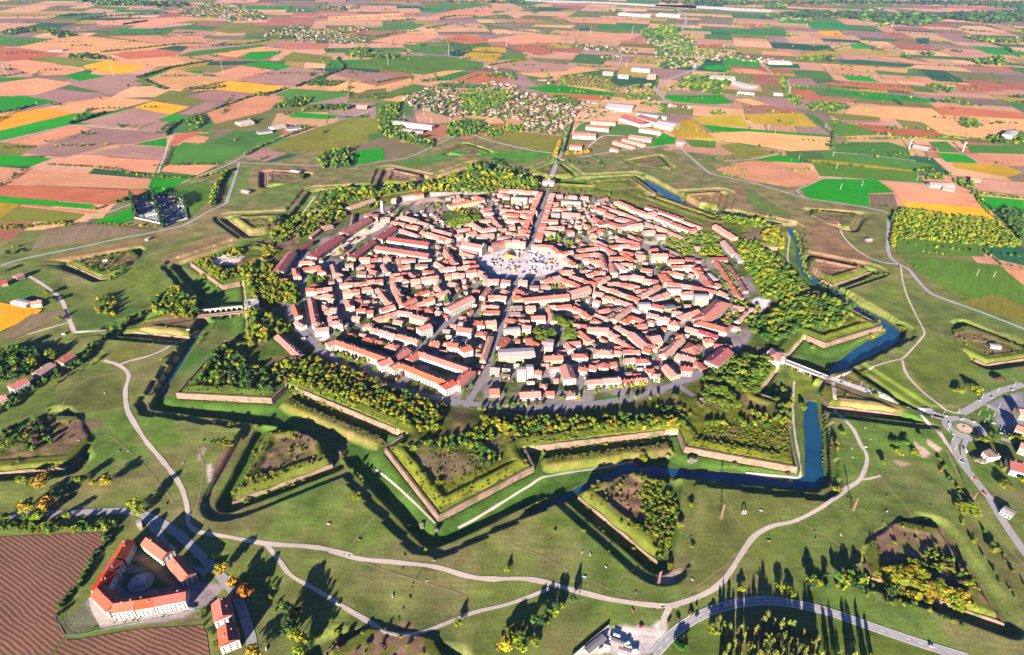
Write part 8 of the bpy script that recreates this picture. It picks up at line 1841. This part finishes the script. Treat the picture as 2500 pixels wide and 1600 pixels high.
for i in range(900):
    a_, q_ = fr.uniform(0, 6.283), math.sqrt(fr.uniform(.02, 1)) * 66; x, y = sq[0] + q_ * math.cos(a_) * 1.02, sq[1] + q_ * math.sin(a_) * .82
    if abs((x - CX) * math.cos(R(PH)) + 0 + (y - CY) * math.sin(R(PH))) < 0 or any(math.hypot(x - b_[0], y - b_[1]) < 6.4 for b_ in placed) or len(placed) >= 72: continue
    if abs(-(x - CX) * math.sin(R(PH)) + (y - CY) * math.cos(R(PH))) < 5: continue
    placed.append((x, y)); c = ["white", "white", "white", "grey", "grey", "white", "white", "grey", "white", "blue", "pink", "white", "grey", "white", "red", "yellow"][int(fr.integers(16))]; k = fr.uniform(.8, 1.7)
    r_ = empty("fair_stall", (x, y, .1), fr.uniform(0, 3.1)); r_.scale = (k, k, fr.uniform(.8, 1.2)); tag(r_, f"{c} canvas fair stall among the crowded stalls on the square", "stall", f"{c} fair stalls on the square")
    for nm, me in (("canopy", CANO[c]), ("posts", SPOST), ("counter", SCOUN)): o = bpy.data.objects.new(nm, me); COL.objects.link(o); o.parent = r_
P = gxy('q', 1045, 985, 3); r_ = empty("bouncy_slide", (P[0], P[1], .1), R(25)); tag(r_, "big red and yellow inflatable slide at the back of the fair", "fair ride")
m = MB(); m.add([(-9, -4, 0), (9, -4, 0), (9, 4, 0), (-9, 4, 0), (-9, -4, 8), (-9, 4, 8), (-5, -4, 8), (-5, 4, 8), (9, -4, 1.2), (9, 4, 1.2)], [(0, 3, 2, 1), (4, 6, 7, 5), (6, 8, 9, 7), (0, 1, 8, 6, 4), (3, 5, 7, 9, 2), (0, 4, 5, 3), (1, 2, 9, 8)]); m.build("slide", STC["yellow"], r_)
for s_ in (-1, 1): m = MB(); m.bar((-9, s_ * 4, 8), (-5, s_ * 4, 8.6), .9, n=8); m.bar((-5, s_ * 4, 8.6), (9, s_ * 4, 1.8), .9, n=8); m.build("side_tube", STC["red"], r_)
P = gxy('q', 1450, 1100, 3)
for j, (du, lab) in enumerate(((-60, "left"), (20, "right"))):
    P = gxy('q', 1430 + du * 1.2, 1085 + j * 10, 3); r_ = empty("ride_tent", (P[0], P[1], .1), R(-25)); tag(r_, f"{lab} of the two long dark covered rides at the right of the fair", "fair ride", "covered rides"); V, F = wall_geo(17, 9, 3.4, False, .3); mk("side_wall", V, F, STC["white"], r_); mk("roof", *roof_geo(17, 9, 3.4, False, .3), STC["grey"], r_)
# ---------------------------------------------------------------- obstacles of the riding course on the meadows
OB = [("I 1368,62", "upper right by the pale path"), ("I 1400,135", "with bush by the right pale path"), ("I 1280,195", "left of the right pale path"), ("I 1287,255", "lowest beside the right pale path"), ("I 1372,185", "on the right pale path edge"), ("I 1512,505", "alone on the upper right meadow"), ("I 1508,608", "darkest on the upper right meadow"), ("I 1797,575", "at the far right of the meadow"), ("I 1217,603", "left of the lattice pylon"), ("I 688,600", "right of the white ring"), ("I 1040,735", "upper of the pair in the middle meadow"), ("I 1045,785", "lower of the pair in the middle meadow"), ("I 1208,760", "right of the pair in the middle meadow"), ("I 1213,835", "purple and round below the pair"), ("I 740,795", "beside a low bush left in the meadow"), ("I 1290,955", "in the tree shade at the right"), ("I 1452,870", "tall beside the tree shade"), ("I 665,1025", "in the poplar shade"), ("I 240,1055", "near the ravelin ditch corner"), ("H 205,790", "left on the front meadow"), ("H 10,690", "at the left part of the front meadow"), ("H 1660,875", "left of the white pair on the front meadow"), ("H 1713,890", "right of the white pair on the front meadow"), ("H 1815,970", "below the white pair on the front meadow"), ("H 1675,1030", "turquoise on the front meadow"), ("H 2045,1060", "beside the zigzag ditch end"), ("H 2010,1140", "right part of the front meadow"), ("H 425,1155", "below the pale path on the front meadow"), ("H 500,895", "left before the bastion tip"), ("H 695,930", "right before the bastion tip"), ("H 645,1060", "beside the overgrown ditch"), ("H 485,985", "left of the overgrown ditch"), ("H 1990,1255", "above the gravel yard"), ("G 520,150", "left meadow below the long mound"), ("G 775,210", "beside the tree shadows on the left meadow"), ("G 835,210", "white on the left meadow"), ("G 1195,290", "in the big tree shadow beside the left path"), ("G 1085,555", "yellow near the road bend"), ("G 2350,790", "right of the front left ravelin"), ("G 2145,685", "below the front left ravelin"), ("G 2065,965", "long and pale below the left path"), ("G 1620,1075", "by the golden trees"), ("G 1740,1500", "near the bottom edge"), ("D 685,1200", "pale on the upper left meadow"), ("v 545,230", "white hut by the water moat"), ("D 690,345", "pale hut in the left lunette"), ("D 965,200", "round pale hut on the far left bank")]
OBM = [simple("obstacle_" + n_, c, .15, 1) for n_, c in (("white", (.26, .25, .23)), ("timber", (.10, .065, .04)), ("brick", (.16, .085, .06)))]
for i, (s_, wh) in enumerate(OB):
    P = pts(s_)[0]; sc = .5 + .25 * ((i * 7) % 5) / 4; mt = simple("obstacle_turquoise", (.05, .4, .4)) if "turquoise" in wh else OBM[i % 3 if "white" not in wh and "pale" not in wh else 0]
    r_ = empty("hut" if "hut" in wh else "jump_obstacle", (P[0], P[1], zt(*P)), R((i * 37) % 180)); tag(r_, f"small {'' if 'hut' in wh else 'riding obstacle '}{wh}", "hut" if "hut" in wh else "obstacle", None if "hut" in wh else "riding obstacles on the meadows")
    if "hut" in wh: mk("wall", *wall_geo(8, 6, 3, False, .2), WHT, r_); mk("roof", *roof_geo(8, 6, 3, False, .2), CON, r_); continue
    m = MB(); m.box(-2.2 * sc, 2.2 * sc, -.8 * sc, .8 * sc, -.2, 1.0 * sc); m.add([(-2.3 * sc, -.9, 1.0 * sc), (2.3 * sc, -.9, 1.0 * sc), (2.3 * sc, .9, 1.0 * sc), (-2.3 * sc, .9, 1.0 * sc), (-2.3 * sc, 0, 1.7 * sc), (2.3 * sc, 0, 1.7 * sc)], [(0, 1, 5, 4), (2, 3, 4, 5), (0, 4, 3), (1, 2, 5), (3, 2, 1, 0)]); m.build("block", mt, r_)
    for sx in (-1, 1): m = MB(); m.bar((sx * 3 * sc, 0, -.2), (sx * 3 * sc, 0, 1.9 * sc), .14, n=5); m.build("wing_post", OBM[1], r_)
P = gxy('I', 576, 618); r_ = empty("stone_ring", (P[0], P[1], zt(*P)), 0); tag(r_, "white upright stone ring on the right meadow with a loop shaped shadow", "sculpture"); m = MB(); ns = 20
for i in range(ns):
    a0, a1 = 2 * math.pi * i / ns, 2 * math.pi * (i + 1) / ns; m.bar((2.1 * math.cos(a0), 0, 2.4 + 2.1 * math.sin(a0)), (2.1 * math.cos(a1), 0, 2.4 + 2.1 * math.sin(a1)), .55, n=7)
m.build("ring", OBM[0], r_); m = MB(); m.box(-2.4, 2.4, -1, 1, -.2, .5); m.build("plinth", OBM[0], r_)
# ---------------------------------------------------------------- cemetery
cw = pts("A 880,1425 905,1330 1010,1290 1160,1290 1205,1330 1225,1430 1080,1470"); m = MB()
for i in range(len(cw)):
    a_, b_ = cw[i], cw[(i + 1) % len(cw)]; d_ = (b_ - a_) / np.hypot(*(b_ - a_)); n_ = np.array([-d_[1], d_[0]]) * .3; m.prism([tuple(a_ - n_), tuple(b_ - n_), tuple(b_ + n_), tuple(a_ + n_)], -.3, 3.0)
tag(m.build("cemetery_wall", WHT), "white wall enclosing the cemetery with cypresses", "wall"); sheet("cemetery_ground", cw, .34, simple("shade_toned_paving", (.13, .13, .15), .3, .2)); V, Q = [], []; k = 0; mbg = MB(); cr2 = np.random.default_rng(9); lo_, hi = cw.min(0), cw.max(0)  # paving colour darkened and blued to stand in for the cypresses' shade
for x in np.arange(lo_[0], hi[0], 4.2):
    for y in np.arange(lo_[1], hi[1], 6.5):
        if cr2.random() < .5 and sdf(np.array([x]), np.array([y]), cw)[0] > 3: mbg.box(x - .9, x + .9, y - 1.3, y + .9, .3, .7); mbg.box(x - .8, x + .8, y + .9, y + 1.2, .3, 1.9)
tag(mbg.build("graves", simple("grave_stone", (.22, .22, .25), .3, .4)), kind="stuff")
for i, (s_, e_) in enumerate((("900,1370", "985,1345"), ("950,1405", "1040,1390"), ("1090,1320", "1140,1310"), ("1160,1350", "1200,1345"), ("1090,1440", "1170,1425"), ("930,1335", "1000,1325"), ("1060,1400", "1130,1380"))):
    A, B = pts("A " + s_ + " " + e_, 3); c_, an, L_ = frame_from(A, B); r_ = empty("burial_chapel", (c_[0], c_[1], .3), an); tag(r_, f"white flat roofed burial chapel, {ordinal(i + 1)} of the seven inside the cemetery wall", "chapel", "burial chapels"); mk("wall", *wall_geo(L_, 6, 4, True, .1), WHT, r_); mk("roof", *roof_geo(L_, 6, 4, True, .1), CON, r_)
    for j in range(4): o = bpy.data.objects.new("window", WIN_ME); COL.objects.link(o); o.parent = r_; o.location = (-L_ / 2 + L_ * (j + .5) / 4, -3, 1.8)
# ---------------------------------------------------------------- the triangular court at the lower left
P = gxy('w', 1268, 880, 3); r_ = empty("round_pavilion", (P[0], P[1], .2), R(15)); tag(r_, "pale round pavilion with low pyramid roof in the triangular courtyard", "pavilion"); n_ = 32
m = MB(); m.prism([(11.5 * math.cos(2 * math.pi * i / n_), 11.5 * math.sin(2 * math.pi * i / n_)) for i in range(n_)], 0, .5); m.build("terrace", CON, r_); m = MB(); m.box(-5, 5, -5, 5, .5, 4); m.build("wall", WHT, r_)
m = MB(); m.add([(-6, -6, 4), (6, -6, 4), (6, 6, 4), (-6, 6, 4), (0, 0, 6)], [(0, 1, 4), (1, 2, 4), (2, 3, 4), (3, 0, 4), (3, 2, 1, 0)]); m.build("roof", RM['w'], r_)
for i in range(4): m = MB(); a_ = i * math.pi / 2; m.bar((8 * math.cos(a_ + .78), 8 * math.sin(a_ + .78), .5), (6 * math.cos(a_ + .78), 6 * math.sin(a_ + .78), 4), .18, n=6); m.build("strut", STEEL, r_)
sheet("car_park", pts("w 1300,285 1480,360 1680,520 1930,735 1840,850 1620,640 1400,470 1280,330"), .42, ASPH); sheet("pavement", pts("w 800,1040 880,1010 960,1180 1720,1080 1760,1110 1640,1170 910,1310 830,1160"), .4, GRAV)
m = MB(); fl = catmull(pts("w 530,1230 545,1300 600,1380 700,1390 860,1350 1300,1260 1800,1160"), 6)
for i in range(len(fl) - 1): m.bar((*fl[i], 0), (*fl[i], 2), .06, n=4); m.bar((*fl[i], 1.9), (*fl[i + 1], 1.9), .05, n=4); m.bar((*fl[i], 1.0), (*fl[i + 1], 1.0), .05, n=4)
tag(m.build("wire_fence", simple("green_wire", (.1, .2, .18))), "thin green wire fence round the garden beside the ploughed field", "fence")
P = gxy('w', 1530, 660, 0); r_ = empty("gable_block", (P[0], P[1], 0), R(-38)); tag(r_, "white block with sloping roof between the two inner court buildings", "building"); mk("wall", *wall_geo(9, 13, 8, False, .35), WHT, r_); mk("roof", *roof_geo(9, 13, 8, False, .35), RM['w'], r_)
# ---------------------------------------------------------------- gravel yard at the bottom
yw = pts("H 1590,1560 1700,1465 1835,1352"); m = MB()
for i in range(2):
    a_, b_ = yw[i], yw[i + 1]; d_ = (b_ - a_) / np.hypot(*(b_ - a_)); n_ = np.array([-d_[1], d_[0]]) * .25; m.prism([tuple(a_ - n_), tuple(b_ - n_), tuple(b_ + n_), tuple(a_ + n_)], -.3, 2.6)
tag(m.build("yard_wall", WHT), "white wall along the left of the gravel yard", "wall")
for i, (u_, v_) in enumerate(((1885, 1420), (1960, 1500), (1790, 1510), (1820, 1490), (2000, 1520), (1950, 1475), (1860, 1440))):
    P = gxy('H', u_, v_); r_ = empty("container", (P[0], P[1], .2), R(-20 + 25 * (i % 3))); tag(r_, f"white steel container, {ordinal(i + 1)} of those standing in the gravel yard", "container", "containers in the gravel yard"); m = MB(); m.box(-3.2, 3.2, -1.25, 1.25, 0, 2.6); m.build("box", CARP["white"], r_)
    for s_ in (-1, 1): m = MB(); m.box(3.2, 3.26, s_ * .62 - .55, s_ * .62 + .55, .15, 2.45); m.build("door", CARP["silver"], r_)
# solar panels on the roof in the front right of the town
SOL = simple("solar_cell", (.01, .02, .09), .1, 2, .2, spec=.5)
for i, (u_, v_) in enumerate(((1340, 800), (1385, 770), (1310, 825), (1355, 845))):
    P = gxy('u', u_, v_, 8.6); m = MB(); m.box(-4.2, 4.2, -2.6, 2.6, -.1, .1); r_ = empty("solar_panel", (P[0], P[1], 9.2), R(48)); r_.rotation_euler = (R(-18), 0, R(-42)); tag(r_, f"dark blue solar panel, {ordinal(i + 1)} of four on the orange roof near the right gate", "solar panel", "solar panels"); m.build("cells", SOL, r_); m = MB(); m.box(-4.35, 4.35, -2.75, 2.75, -.16, -.1); m.build("frame", STEEL, r_)
# gravel bed of the river near the skyline
for s_ in ("B 1300,0 1560,8 1800,14 2100,30 2406,38 2406,55 2100,44 1800,26 1500,18 1280,8", "C 0,28 300,40 560,55 760,70 760,82 500,72 250,55 0,42", "C 1840,105 1960,92 2200,98 2406,92 2406,110 2200,108 1960,104 1820,120"): sheet("river_bed", pts(s_), 1.2, simple("river_gravel", (.42, .38, .37), .15, .01))
# air between here and the far plain
haze = MB(); haze.box(-34000, 34000, -6000, 34000, -14, 620); ho = haze.build("haze", None); hm = bpy.data.materials.new("haze_air"); hm.use_nodes = True; hn = hm.node_tree; hn.nodes.remove(hn.nodes["Principled BSDF"]); pv = hn.nodes.new("ShaderNodeVolumePrincipled"); pv.inputs["Color"].default_value = (.33, .46, 1.0, 1); pv.inputs["Density"].default_value = 9e-6; pv.inputs["Anisotropy"].default_value = 0.0
hn.links.new(pv.outputs[0], hn.nodes["Material Output"].inputs["Volume"]); ho.data.materials.append(hm); tag(ho, kind="stuff")
